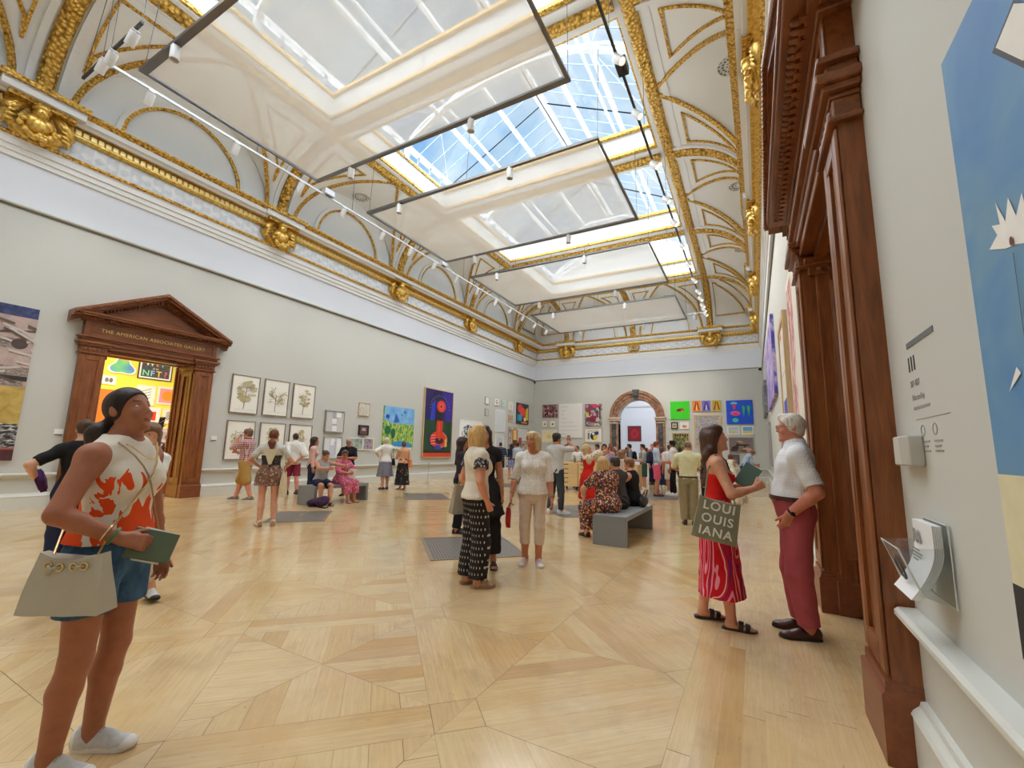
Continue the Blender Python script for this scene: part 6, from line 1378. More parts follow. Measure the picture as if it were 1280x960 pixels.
def watch(g, i, mat):
    o = ring_on(g, i, 'wristwatch', mat, .018, .033, .003, 2.6); w, D, Nn, _ = g.hand[i]; d = unit(w - g.elb[i]); out = -Nn; p = w - d * .018 + out * .034 * g.s; M4 = Vector(out).to_track_quat('Z', 'Y').to_matrix().to_4x4(); M4.translation = Vector(p); m = MB(); m.lathe([(.001, -.003), (.017, -.003), (.017, .004), (.001, .005)], 16, M4); m.build('watch_face', plain('watch_dial', (30, 32, 36), .2), o)
def hat(g, kind, mat, band=None):
    M4 = Matrix(np.array(g.HR).tolist()).to_4x4() @ Matrix.Scale(g.hs, 4); M4.translation = Vector(g.N(0, -.012, .05)); m = MB()
    if kind == 'cap':
        m.lathe([(.099, -.0), (.102, .02), (.095, .06), (.07, .088), (.03, .1), (.001, .102)], 22, M4 @ Matrix.Diagonal((.93, 1.12, 1, 1))); o = m.build('cap', mat, g.root, True)
        m = MB(); m.add([tuple(M4 @ Vector(((.075 - .02 * j) * math.sin(t) , (.095 + .075 * j * math.cos(t) ** .7), .012 - .012 * j * j - .012 * math.sin(t) ** 2))) for j in (0, .5, 1) for t in np.linspace(-1.35, 1.35, 11)], [(j * 11 + k, j * 11 + k + 1, (j + 1) * 11 + k + 1, (j + 1) * 11 + k) for j in (0, 1) for k in range(10)]); v = m.build('visor', mat, o, True); v.modifiers.new('thickness', 'SOLIDIFY').thickness = .004
    else:
        m.lathe([(.092, 0), (.094, .03), (.088, .075), (.07, .095), (.03, .088), (.001, .085)], 22, M4 @ Matrix.Diagonal((.95, 1.14, 1, 1))); m.lathe([(.09, -.002), (.15, -.008), (.165, .004), (.15, .002), (.09, .006)], 26, M4 @ Matrix.Diagonal((.95, 1.12, 1, 1))); o = m.build('hat', mat, g.root, True, auto=50)
        m = MB(); m.lathe([(.095, .004), (.0965, .004), (.0965, .03), (.095, .03)], 22, M4 @ Matrix.Diagonal((.95, 1.14, 1, 1))); m.build('hat_band', band or BK, o)
def carried(g, name, label, cat, base, group=None):
    r = empty(name, g.world(base)); r.rotation_euler = g.root.rotation_euler; tag(r, label, cat, group); b = np.array(base); return r, lambda p: tuple(np.array(p) - b)
def bag_on(g, side, label, mat, w=.34, h=.28, d=.1, drop=.55, fwd=.0, out=.10, strap=True, sm=None, taper=.8, tilt=0, name='handbag', lettering=None, tie=None, cross=False, sway=0):
    """shoulder bag at one side: broad face outwards"""
    sx = -1 if side == 0 else 1; s = g.s; sh = g.T(sx * .13, -.01, .50 + .0); top = np.array([g.sh[side][0] + sx * out, g.sh[side][1] + fwd, sh[2] - drop]); base = top - np.array([0, 0, h]); r, L = carried(g, name, label, 'bag', base)
    m = MB(); n = 9; V = []; ct, stt = math.cos(tilt), math.sin(tilt)
    def P(u, v, q): 
        wd = (w * (taper + (1 - taper) * (1 - v))) / 2; dd = d / 2 * (1 - .55 * v) * (1 - .12 * abs(u) ** 3) + .004 * math.sin(7 * u + 5 * v)
        y, z = u * wd, (v - 1) * h - .025 * (1 - u * u) * (1 if v > .8 else 0) * v; y, z = y * ct - z * stt, y * stt + z * ct
        return L(top + np.array([q * dd, y, z]))
    for v in np.linspace(0, 1, 7):
        ring = [P(u, v, 1) for u in np.linspace(-1, 1, n)] + [P(u, v, -1) for u in np.linspace(1, -1, n)]; V += ring
    k = 2 * n; m.add(V, [(i * k + j, i * k + (j + 1) % k, (i + 1) * k + (j + 1) % k, (i + 1) * k + j) for i in range(6) for j in range(k)] + [tuple(range(k - 1, -1, -1)), tuple(range(6 * k, 7 * k))]); m.build('body', mat, r, True, auto=50)
    if strap:
        a, b = P(-.75, 1, 0), P(.75, 1, 0); p = L(sh + np.array([0, 0, .024])); q1 = L(sh + np.array([sx * .075 * s, .06, -.10])); q2 = L(sh + np.array([sx * .075 * s, -.07, -.10]))
        for e, q in ((b, q1), (a, q2)): m = MB(); m.tube([e, tuple((np.array(e) * .35 + np.array(q) * .65)), q, p], .0075, 6); m.build('strap', sm or mat, r)
    if cross:
        for back in (False, True):
            e = P(.7 if not back else -.7, 1, 0); pts = [e] + [L(on_surface(g, sx * (.145 - .22 * t), .12 + .4 * t, back, .01)) for t in np.linspace(0, 1, 9)]
            m = MB(); m.tube(pts, .0045, 6); m.build('chain_strap', sm or METAL, r)
    if lettering:
        for q, (tx, vv) in enumerate(lettering): 
            M4 = Matrix(((0, 0, sx, 0), (sx, 0, 0, 0), (0, 1, 0, 0), (0, 0, 0, 1))); Rt = Matrix.Rotation(tilt * sx, 4, 'X'); c = np.array(P(0, vv, sx)); M5 = Matrix.Translation(Vector(c) + Vector((sx * .006, 0, 0))) @ Rt @ M4; text_mesh(tx, h * .29, M5, WH, 'lettering', r, .0015, True, space=1.15)
    if tie:
        m = MB()
        for u in (-.55, -.2, .2, .55): m.sweep([tuple(np.array(P(u, .86, sx)) + np.array([sx * .003, .014 * math.cos(t), .014 * math.sin(t)])) for t in np.linspace(0, 2 * PI, 13)[:-1]], [(-.003, -.003), (.003, -.003), (.003, .003), (-.003, .003)], True, up=(1, 0, 0))
        m.build('eyelet', METAL, r)
        m = MB(); m.tube([P(-.55, .86, sx * 1.2), P(-.38, .85, sx * 1.5), P(-.42, .66, sx * 1.35), P(-.36, .85, sx * 1.55), P(-.2, .86, sx * 1.2), P(0, .86, sx * .8), P(.2, .86, sx * 1.2), P(.55, .86, sx * 1.25)], .0045, 5); m.build('drawstring', mat, r)
    return r
def hand_box(g, i, name, label, cat, size, mat, ahead=.07, out=.02, parts=None, group=None, tiltz=0):
    """flat thing held in a hand: phone, book, card"""
    w, D, Nn, _ = g.hand[i]; c = w + D * ahead + Nn * out; r, L = carried(g, name, label, cat, c, group); S = np.cross(D, Nn); M4 = Matrix([[S[k], D[k], Nn[k], 0] for k in range(3)] + [[0, 0, 0, 1]]) @ Matrix.Rotation(tiltz, 4, 'Z')
    m = MB(); a, b, t = size; m.box(-a / 2, a / 2, -b / 2, b / 2, -t / 2, t / 2, t * .3); wrap(m, M4).build(parts[0] if parts else 'body', mat, r)
    if parts and len(parts) > 1: m = MB(); m.box(-a * .46, a * .46, -b * .47, b * .47, t * .5, t * .56) if cat == 'phone' else m.box(-a * .48, a * .5, -b * .48, b * .48, -t * .35, t * .35); wrap(m, M4).build(parts[1], parts[2], r)
    return r
PH = plain('phone_body', (26, 26, 30), .3); PHS = plain('phone_screen', (44, 48, 60), .1)
def phone(g, i, label, **k): return hand_box(g, i, 'mobile_phone', label, 'phone', (.075, .155, .009), PH, k.get('ahead', .09), k.get('out', .025), ('case', 'screen', PHS))
def backpack(g, label, mat, w=.3, h=.42, d=.16, zc=.28):
    T = g.T; base = T(0, -.12 - d * .5, zc - h / 2); r, L = carried(g, 'backpack', label, 'backpack', base); c = T(0, -.125 - d * .4, zc)
    S = [Ell(c - base, np.array((w * .5, d * .62, h * .52)), g.R, .02), Cap(c - base + g.R @ np.array((0, -.01, -h * .22)), c - base + g.R @ np.array((0, 0, h * .2)), w * .42, w * .36, .05, clip=[(c - base + g.R @ np.array((0, -d * .5, 0)), g.R @ np.array((0, -1., 0))), (c - base + g.R @ np.array((0, d * .4, 0)), g.R @ np.array((0, 1., 0)))])]
    mesh_from(S, .012, 'pack', mat, r); m = MB(); M4 = Matrix(g.R.tolist()).to_4x4(); M4.translation = Vector(c - base); m.box(-w * .36, w * .36, -d * .72, -d * .4, -h * .4, -h * .02, .03); wrap(m, M4).build('pocket', mat, r)
    for x in (-1, 1): m = MB(); m.tube([L(T(x * .075, -.12, .40)), L(T(x * .09, -.07, .50)), L(T(x * .1, .02, .53)), L(on_surface(g, x * .11, .42, False, .012)), L(on_surface(g, x * .13, .3, False, .012)), L(T(x * .185, .0, .16)), L(T(x * .1, -.12, .12))], .012, 6); m.build('shoulder_strap', mat, r)
    return r
# ---------------------------------------------------------------- cloth patterns
def pat(name, fn, rough=.8, bump=.15, bs=70):
    n = NT(name); co = n.coord(); c = fn(n, co); f = n.noise(co, bs, 2)
    return n.bsdf(c, rough, 0, n.bump(f, bump, .006), .25)
def cloth(name, rgb, rough=.85): return plain(name, rgb, rough, 0, .05, 9, .12, 90, .25)
def p_floral(n, co, base, cols, scale=16, thr=.34):
    v = n.voro(co, scale, 'F1', 'Distance'); c = n.voro(co, scale, 'F1', 'Color'); k = n.xyz(c)[0]
    st = [(i / len(cols), lin(q)) for i, q in enumerate(cols)]
    return n.mix(n.math('LESS_THAN', v, thr), lin(base), n.ramp(k, st, 'CONSTANT'))
def p_check(n, co, a, b, scale=60, w=.5):
    p = n.xyz(co); u = n.math('LESS_THAN', n.math('FRACT', n.math('MULTIPLY', n.math('ADD', p[0], p[1]), scale)), w); v = n.math('LESS_THAN', n.math('FRACT', n.math('MULTIPLY', p[2], scale)), w)
    return n.mix(n.math('MULTIPLY', n.math('ADD', u, v), .5), lin(a), lin(b))
def p_stripes(n, co, a, b, scale, w=.5, axis=2):
    p = n.xyz(co); return n.mix(n.math('LESS_THAN', n.math('FRACT', n.math('MULTIPLY', p[axis], scale)), w), lin(a), lin(b))
def p_dots(n, co, a, b, scale=22, r=.3):
    p = n.xyz(co); q = n.math('ADD', p[0], n.math('MULTIPLY', p[1], .8)); row = n.math('MULTIPLY', p[2], scale * .62); odd = n.math('MULTIPLY', n.math('FLOOR', row), .5)
    u = n.math('SUBTRACT', n.math('FRACT', n.math('ADD', n.math('MULTIPLY', q, scale), odd)), .5); v = n.math('MULTIPLY', n.math('SUBTRACT', n.math('FRACT', row), .5), 1.2)
    d = n.math('SQRT', n.math('ADD', n.math('MULTIPLY', n.math('MULTIPLY', u, u), 3.2), n.math('MULTIPLY', v, v))); return n.mix(n.math('LESS_THAN', d, r), lin(a), lin(b))
def p_swirl(n, co):
    w = n.noise(n.mapping(co, (1, 1, .42)), 3.2, 2, .35, .7); f = n.math('FRACT', n.math('MULTIPLY', w, 9))
    return n.ramp(f, [(0, lin((214, 22, 38))), (.22, lin((244, 150, 170))), (.36, lin((206, 24, 52))), (.56, lin((138, 30, 110))), (.68, lin((226, 40, 48))), (.84, lin((250, 196, 196))), (.93, lin((216, 30, 60)))], 'CONSTANT')
def p_leafy(n, co):
    """white blouse, large orange fronds gathering toward the hem"""
    z = n.xyz(co)[2]; v = n.mapping(co, (1.0, 1.0, .42), (.3, .5, .2)); w = n.noise(v, 7.5, 2, .45, 2.2)
    lim = n.math('MULTIPLY_ADD', z, .95, -.56); return n.mix(n.math('GREATER_THAN', w, lim), lin((238, 228, 212)), lin((238, 84, 30)))
def p_denim(n, co):
    f = n.noise(n.mapping(co, (1, 1, .5)), 12, 5, .6); return n.ramp(f, [(.35, lin((34, 62, 92))), (.65, lin((76, 110, 142)))])
def p_lace(n, co):
    v = n.voro(co, 75, 'F1'); return n.mix(n.math('LESS_THAN', v, .34), lin((244, 240, 232)), lin((206, 190, 174)))
C = cloth; WH = C('white_cotton', (238, 236, 230)); BK = C('black_cloth', (34, 33, 36)); NAVY = C('navy_cloth', (40, 46, 74)); RUB_W = plain('white_rubber', (232, 230, 226), .5); RUB_B = plain('black_rubber_sole', (40, 36, 34), .5); RUB_T = plain('tan_sole', (176, 140, 110), .6)
LEA_B = plain('black_leather', (38, 32, 32), .35, 0, .05, 12, .1); LEA_BR = plain('brown_leather', (72, 40, 34), .32, 0, .08, 14, .1); LEA_TAN = plain('tan_leather', (196, 170, 136), .5); LEA_GR = plain('stone_leather', (190, 182, 164), .45, 0, .03, 14, .1); TRN_W = plain('white_mesh_upper', (228, 228, 226), .6, 0, .03, 30, .15); METAL = plain('pale_gold_metal', (226, 196, 140), .25, .8); STEEL = plain('steel', (190, 190, 190), .25, .8)
TAN = (196, 134, 100); FAIR = (226, 178, 150); PINKISH = (218, 152, 126); DEEP = (148, 92, 62)
# ---------------------------------------------------------------- the visitors
def top(mat, sleeve=.35, hem=-.03, **k): return dict(kind='top', mat=mat, sleeve=sleeve, hem=hem, **k)
def trs(mat, **k): return dict(kind='trousers', mat=mat, **k)
def sho(mat, frac=.38, **k): return dict(kind='shorts', mat=mat, frac=frac, leg=k.pop('leg', (1.05, .02, .1)), **k)
TR_W = ('trainer', TRN_W, RUB_W); LO_B = ('loafer', LEA_B, RUB_B); LO_BR = ('loafer', LEA_BR, RUB_B); SA_B = ('sandal', LEA_B, RUB_B); SA_T = ('sandal', LEA_TAN, RUB_T); FL_T = ('flat', LEA_TAN, RUB_T); FL_B = ('flat', LEA_B, RUB_B)
# FIG-BEGIN
g = figure(-2.672, .985, -58, 'tall tanned woman in orange frond-print top and denim shorts, nearest at left, looking up', dict(
    res=.0055, h=1.665, fat=1.06, skin=(172, 112, 84), hair=('pony', (44, 30, 26)), pz=-.03, plen=.22, pw=1.5, hyaw=-6, hpitch=16, gaze=(-.15, 1, .25),
    rh=(.2, .19, .985), rp=(1, -.9, -.1), rd=(-.55, .75, -.3), rpn=(-.6, -.5, -.3), rc=34, lh=(-.25, .06, .80), feet=((-.09, .02, 0, 4), (.10, 0, 0, -2)),
    wear=[top(pat('frond_print', p_leafy), 0, .06, neck='crew', flare=.02, off=.012, armhole=.178), sho(pat('denim', p_denim, .9), .27, waist=.13, loose=.008, leg=(1.05, .022, .1), off=.01)], hline=.012, shoes=('trainer', plain('grey_white_mesh', (206, 206, 206), .7, 0, .08, 60, .3), RUB_W, plain('lace_grey', (160, 160, 164), .7))))
g.cloth = .03
ring_on(g, 1, 'green_bracelet', plain('green_beads', (70, 130, 80), .5), .025, .034, .005); ring_on(g, 1, 'gold_bangle', METAL, .055, .037, .003)
m = MB(); NK = [on_surface(g, x, .50 - .06 * (1 - (x / .085) ** 2), False, .004) for x in np.linspace(-.085, .085, 15)]; m.tube([tuple(g.T(-.07, -.05, .545))] + [tuple(p) for p in NK] + [tuple(g.T(.07, -.05, .545))], .003, 6); m.build('gold_necklace', METAL, g.root)
m = MB(); m.tube([tuple(g.T(.075, -.03, .55))] + [tuple(on_surface(g, .12 - .27 * t, .5 - .42 * t, False, .008)) for t in np.linspace(0, 1, 10)], .004, 6); m.build('lanyard', plain('tan_cord', (176, 150, 116), .6), g.root)
bag_on(g, 1, 'stone grey drawstring shoulder bag at the hip of the tanned woman in orange and white', LEA_GR, .31, .23, .11, .43, .09, .11, False, taper=.78, tie=True, cross=True, name='shoulder_bag')
BKM = plain('green_notebook_cover', (92, 104, 78), .6); BPG = plain('page_white', (244, 242, 236), .7)
r = hand_box(g, 1, 'exhibition_guide', 'small open green-covered guide held by the tanned woman at left', 'book', (.13, .17, .012), BKM, .12, .026, ('cover', 'pages', BPG)); w_, D_, N_, _ = g.hand[1]
m = MB(); S_ = np.cross(D_, N_); c_ = D_ * 0; pts = [tuple(S_ * a + D_ * b + N_ * (.012 + .03 * (b + .05) * 4)) for a, b in ((-.07, -.05), (.075, -.05), (.075, .055), (-.07, .055))]; m.quad(*pts); m.build('lifted_page', BPG, r, fix=False)
# people behind her
g = figure(-6.28, 1.95, 150 - 70, 'person in a black T-shirt seen from behind at far left, elbow out by the door', dict(res=.009, h=1.62, skin=FAIR, hair=('bun', (84, 60, 44)), hpitch=-6, lh=(-.3, .12, 1.0), lp=(-1, -.6, -.2), rh=(.22, .2, 1.05), wear=[top(BK, .4, -.02), trs(NAVY)], shoes=TR_W))
hand_box(g, 0, 'folded_jacket', 'purple folded garment held by the person in black at far left', 'jacket', (.16, .2, .07), C('purple_knit', (82, 40, 92)), .06, .03, ('cloth', 'lining', C('plum', (70, 36, 80))))
g = figure(-4.99, 1.85, -118, 'young woman with loose brown hair half hidden behind the tanned woman, phone held low', dict(res=.0075, h=1.58, skin=FAIR, hair=('long', (126, 92, 62)), hpitch=-14, hyaw=18, lh=(-.16, .34, 1.02), lp=(-.7, -1, -.2), ld=(.1, 1, .05), lpn=(.2, 0, 1), lc=30, rh=(.2, .12, .8), hx=-.05, side=-8, feet=((-.33, .06, 0, 20), (-.02, 0, 0, -6)), wear=[top(WH, .3, -.02), trs(C('pale_linen', (214, 200, 176)), frac=.9)], shoes=('trainer', TRN_W, RUB_B, RUB_W)))
phone(g, 0, 'dark phone held level in the outstretched hand beside the left doorway plinth'); ring_on(g, 0, 'gold_watch', METAL, .02, .031, .004, 1.6)
r, L = carried(g, 'tassel_bag', 'cream bag with a tassel hanging behind the tanned woman near the white trainer', 'bag', (-.3, .05, .30)); m = MB(); m.box(-.05, .05, -.14, .14, .06, .36, .03); m.build('body', C('cream_canvas_bag', (232, 222, 200)), r); m = MB(); m.tube([(0, .1, .36), (0, .03, .62), (0, -.1, .36)], .008, 6); m.build('handle', LEA_TAN, r)
m = MB(); [m.tube([(.055, .02, .2), (.06 + .004 * k, .02 + .012 * (k - 2), .06)], .004, 5) for k in range(5)]; m.build('tassel', C('cream_thread', (236, 226, 206)), r)
g = figure(-6.06, 2.27, -60, 'person behind the head of the tanned woman, raising a black phone', dict(res=.009, h=1.70, skin=(200, 140, 112), hair=('bun', (86, 50, 36)), hpitch=10, rh=(.20, .42, 1.50), rp=(.6, -.2, -1), rd=(.1, .2, 1), rpn=(0, 1, 0), wear=[top(C('grey_jersey', (140, 140, 146)), .4), trs(NAVY)], shoes=TR_W)); phone(g, 1, 'black phone raised in a hand in front of the yellow room pictures')
g = figure(-14.3, 6.2, -150, 'woman in a black vest and khaki skirt standing inside the yellow room doorway', dict(res=.012, h=1.60, skin=(206, 150, 122), hair=('pony', (50, 36, 32)), hyaw=20, lh=(-.12, .3, 1.05), rh=(.15, .3, 1.08), wear=[top(BK, 0, -.02, neck='v', armhole=.12), dict(kind='skirt', mat=C('khaki', (126, 106, 66)), to=.45, w=.22)], shoes=SA_T)); hand_box(g, 1, 'gallery_list', 'pale leaflet held by the woman in the black vest', 'leaflet', (.1, .2, .004), BPG, .09, .02, ('sheet', 'inner_sheet', BPG)); bag_on(g, 1, 'small black bag at the hip of the woman in the black vest', LEA_B, .22, .16, .08, .5, .06, .08)
g = figure(-16.2, 6.75, -120, 'dark-haired person in blue farther inside the yellow room', dict(h=1.62, skin=TAN, hair=('bun', (44, 34, 32)), wear=[top(C('blue_cotton', (70, 90, 150)), .4), trs(BK)], shoes=LO_B))
# by the tree prints
g = figure(-10.95, 6.45, 122, 'man in a cap, red checked shirt and tan cargo shorts, hand to his face', dict(res=.0095, sex='m', h=1.76, fat=1.04, skin=PINKISH, hair=('short', (120, 92, 70)), hpitch=-4, lh=(-.06, .22, 1.5), lp=(-.6, .3, -1), ld=(.3, -.3, 1), lpn=(.5, -.9, 0), rh=(-.02, .22, 1.18), rp=(1, -.3, -.6), feet=((-.1, -.2, 0, 6), (.1, .26, 0, -4)), wear=[top(pat('red_check', lambda n, c: p_check(n, c, (224, 206, 204), (146, 30, 44), 22, .5)), .45, -.06, collar=C('dark_red', (140, 40, 50)), off=.018, slflare=.02), sho(C('tan_canvas', (180, 140, 76)), .5, loose=.02, waist=.08)], shoes=('trainer', plain('grey_canvas_shoe', (126, 116, 104), .7), RUB_W)))
hat(g, 'cap', C('faded_cap', (128, 104, 88)))
g = figure(-7.48, 4.85, 48, 'auburn-haired woman with a low ponytail in a grey tee and patterned playsuit, seen from behind', dict(res=.0075, h=1.66, skin=(222, 168, 144), hair=('pony', (112, 58, 36)), pz=-.05, plen=.12, pw=1.3, hpitch=4, lh=(-.2, .16, 1.0), lp=(-1, -.5, 0), rh=(.2, .2, .98), rp=(1, -.6, 0), feet=((-.1, -.02, 0, 26), (.12, .02, 0, 10)), wear=[top(C('pale_grey_tee', (206, 204, 198)), .36, .1, off=.012), dict(kind='top', mat=pat('dark_lace_print', lambda n, c: p_floral(n, c, (62, 56, 56), [(150, 118, 96), (186, 160, 140), (90, 76, 74)], 26, .3)), sleeve=0, hem=.06, top=.33, neck=None, off=.018, armhole=.2, name='bib'), sho(pat('brown_playsuit', lambda n, c: p_floral(n, c, (128, 96, 80), [(186, 150, 126), (96, 70, 60), (206, 180, 160)], 26, .34)), .22, waist=.16, loose=.03, leg=(1.1, .04, .12), off=.02)], shoes=('trainer', plain('cream_canvas_shoe', (222, 206, 180), .7), RUB_T)))
bag_on(g, 1, 'cream canvas tote on the right shoulder of the woman in the playsuit', C('cream_canvas', (216, 202, 170)), .36, .42, .1, .46, -.02, .07, taper=.95, name='tote_bag')
m = MB(); m.prism([(-.11, .44), (.11, .44), (.02, .17), (-.02, .17)], lambda x, z: tuple(g.T(x, -.135, z)), lambda x, z: tuple(g.T(x, -.15, z))); m.build('back_panel', C('cream_canvas', (216, 202, 170)), g.root)
g = figure(-11.55, 8.15, 70, 'man in a loose white shirt and maroon shorts seen from behind at the lower prints', dict(res=.0105, sex='m', h=1.74, skin=PINKISH, hair=('crop', (60, 46, 40)), lh=(-.06, -.16, .95), lp=(-1, -.4, 0), rh=(.06, -.16, .95), rp=(1, -.4, 0), feet=((-.1, .1, 0, 10), (.1, -.18, 0, -4)), wear=[top(WH, .5, -.08, off=.026, collar=WH, slflare=.03), sho(C('maroon_cotton', (136, 46, 66)), .46)], shoes=('trainer', plain('dark_trainer', (70, 64, 62), .7), RUB_B)))
# seated pair and those around them
g = figure(-9.28, 7.32, -106, 'seated woman in a grey vest and navy shorts reaching across on the left bench', dict(res=.0085, h=1.66, sit=1, hip=.535, lean=12, skin=(206, 150, 120), hair=('bun', (88, 64, 48)), hyaw=16, hpitch=-12, feet=((-.06, .52, 0, 4), (.14, .46, 0, -6)), rh=(.06, .52, .86), rp=(1, -.4, -.4), lh=(-.34, .56, .92), lp=(-1, -.2, -.6), wear=[top(C('grey_vest', (172, 172, 178)), 0, -.0, neck='scoop', armhole=.14), sho(NAVY, .4, waist=.06)], shoes=SA_B))
g = figure(-9.3, 7.95, -94, 'seated woman in a pink patterned dress laughing beside the woman in the grey vest', dict(res=.0085, h=1.64, sit=1, hip=.535, lean=6, fat=1.08, skin=(196, 132, 108), hair=('short', (96, 78, 72)), hyaw=-26, hpitch=-8, feet=((-.1, .48, 0, 6), (.1, .5, 0, -6)), rh=(.05, .34, .72), rp=(1, -.4, -.3), lh=(-.08, .34, .74), lp=(-1, -.4, -.3), wear=[dict(kind='dress', mat=pat('pink_print', lambda n, c: p_floral(n, c, (200, 96, 122), [(232, 160, 176), (160, 52, 86), (240, 200, 206)], 26, .34)), sleeve=.5, hem=-.1, to=.3, frac=.8, slflare=.02)], shoes=SA_T)); glasses(g, (60, 40, 40))
hand_box(g, 1, 'open_guide', 'white open guide on the lap of the seated woman in pink', 'book', (.24, .17, .012), BPG, .1, .03, ('cover', 'pages', BPG))
r = empty('rucksack', (-8.85, 7.0, 0), .3); tag(r, 'dark purple rucksack slumped on the floor by the left bench', 'rucksack'); mesh_from([Ell((0, 0, .1), (.2, .17, .1), None, .03, clip=[((0, 0, 0), (0, 0, -1))]), Ell((.08, .05, .15), (.12, .12, .09), RX(.3), .05), Ell((-.14, -.06, .08), (.13, .1, .08), None, .04, clip=[((0, 0, 0), (0, 0, -1))])], .012, 'pack', C('aubergine_nylon', (66, 40, 70)), r, .006); m = MB(); m.tube([(.05, -.16, .1), (.16, -.26, .03), (.3, -.24, .014), (.3, -.1, .012)], .012, 6); m.build('strap', BK, r)
g = figure(-10.2, 7.75, -40, 'dark-haired woman in a pink cardigan walking behind the left bench', dict(res=.011, h=1.62, skin=TAN, hair=('long', (60, 42, 38)), hlen=.8, hdrop=.16, wear=[top(C('dusty_pink', (222, 178, 166)), .95, -.04), trs(NAVY)], shoes=LO_B))
g = figure(-10.25, 8.95, -146, 'grey-haired woman in a black T-shirt and pale patterned skirt holding a cup', dict(res=.0095, h=1.62, fat=1.08, skin=(196, 140, 114), hair=('short', (196, 186, 172)), brow=(150, 140, 130), hpitch=-10, rh=(.08, .25, 1.08), rp=(1, -.7, -.3), lh=(-.06, .25, 1.06), lp=(-1, -.7, -.3), wear=[top(BK, .45, -.02, off=.016), dict(kind='skirt', mat=pat('pale_sprig', lambda n, c: p_floral(n, c, (222, 220, 206), [(186, 196, 180), (200, 190, 176)], 24, .3)), to=.3, w=.24)], shoes=FL_B)); glasses(g)
r, L = carried(g, 'paper_cup', 'white paper cup held by the grey-haired woman in black', 'cup', (.02, .33, 1.06)); m = MB(); m.lathe([(.01, 0), (.028, 0), (.036, .1), (.034, .1), (.01, .02)], 14); m.build('cup', BPG, r, True, auto=40); m = MB(); m.lathe([(.037, .098), (.038, .106), (.02, .112), (.001, .112)], 14); m.build('lid', WH, r)
backpack(g, 'black backpack on the grey-haired woman in black', BK, .28, .36, .14, .2)
g = figure(-10.9, 11.1, 74, 'white-haired woman in a white blouse and mid grey skirt before the green landscape', dict(res=.0105, h=1.72, fat=1.1, skin=FAIR, hair=('short', (222, 212, 190)), lh=(-.27, .02, 1.08), lp=(-1, -.3, 0), ld=(.8, .4, -.4), rh=(.2, .3, 1.1), feet=((-.09, 0, 0, 14), (.1, 0, 0, -14)), wear=[top(WH, .5, -.02, off=.018), dict(kind='skirt', mat=C('mid_grey_wool', (128, 128, 142)), to=.42, w=.27)], shoes=FL_B)); bag_on(g, 1, 'black shoulder bag of the woman in the grey skirt', LEA_B, .26, .24, .1, .4, -.02, .07)
g = figure(-10.35, 11.35, 60, 'grey-haired woman in a long black flowered skirt with an orange bag, before the green landscape', dict(res=.0105, h=1.60, skin=(196, 140, 110), hair=('short', (84, 80, 80)), hpitch=-6, lh=(-.12, .3, 1.08), rh=(.12, .28, 1.02), feet=((-.08, 0, 0, 30), (.08, 0, 0, 10)), wear=[top(C('peach_knit', (222, 168, 128)), .5, .02), dict(kind='skirt', mat=pat('black_floral', lambda n, c: p_floral(n, c, (40, 40, 42), [(120, 140, 70), (190, 90, 80), (210, 190, 140)], 15, .24)), to=.16, w=.24, waist=.18)], shoes=FL_T)); bag_on(g, 1, 'orange shoulder bag of the woman in the black flowered skirt', C('orange_bag', (232, 146, 84)), .34, .26, .12, .32, -.06, .05)
# middle of the hall
g = figure(-10.9, 18.8, 40, 'stocky man in a navy striped T-shirt and black shorts facing the far left corner', dict(sex='m', h=1.76, fat=1.12, skin=PINKISH, hair=('crop', (60, 48, 44)), feet=((-.11, 0, 0, 12), (.11, 0, 0, -12)), lh=(-.16, .22, 1.1), rh=(.16, .22, 1.1), wear=[top(pat('navy_stripe', lambda n, c: p_stripes(n, c, (34, 46, 66), (86, 112, 126), 9, .22)), .45, -.08, off=.02), sho(C('black_shorts', (40, 42, 48)), .46)], shoes=LO_B))
g = figure(-10.5, 19.2, 30, 'long-haired woman in navy and a blue patterned skirt beside the man in stripes', dict(h=1.70, skin=PINKISH, hair=('long', (40, 34, 40)), wear=[top(NAVY, .5), dict(kind='skirt', mat=pat('blue_print', lambda n, c: p_floral(n, c, (124, 130, 168), [(206, 210, 226), (60, 66, 110)], 22, .36)), to=.55, w=.24)], shoes=FL_T)); bag_on(g, 0, 'cream tote on the shoulder of the long-haired woman in navy', C('cream_canvas', (216, 202, 170)), .3, .36, .08, .4, 0, .05, name='tote_bag')
g = figure(-8.9, 16.9, 60, 'dark-haired man in a pale grey shirt near the far left pictures', dict(sex='m', h=1.74, skin=TAN, hair=('short', (50, 42, 40)), lean=8, lh=(-.1, .3, 1.05), rh=(.12, .3, 1.05), wear=[top(C('pale_blue_grey', (182, 190, 206)), .5), trs(C('charcoal', (62, 64, 70)))], shoes=LO_B))
g = figure(-4.42, 6.3, -60, 'dark-haired person half hidden left of the blonde woman', dict(res=.0105, h=1.60, skin=TAN, hair=('long', (60, 42, 36)), wear=[top(C('dark_print', (60, 50, 62)), .5), trs(BK)], shoes=LO_B))
g = figure(-2.98, 4.72, -150, 'dark-haired woman in black standing hidden behind the blonde woman', dict(res=.0075, h=1.70, skin=(190, 134, 106), hair=('long', (52, 36, 30)), hdrop=.34, wear=[dict(kind='dress', mat=BK, sleeve=.2, hem=-.1, to=.62, w=.26, neck='scoop')], feet=((-.16, .1, 0, 6), (.06, 0, 0, -4)), shoes=SA_B))
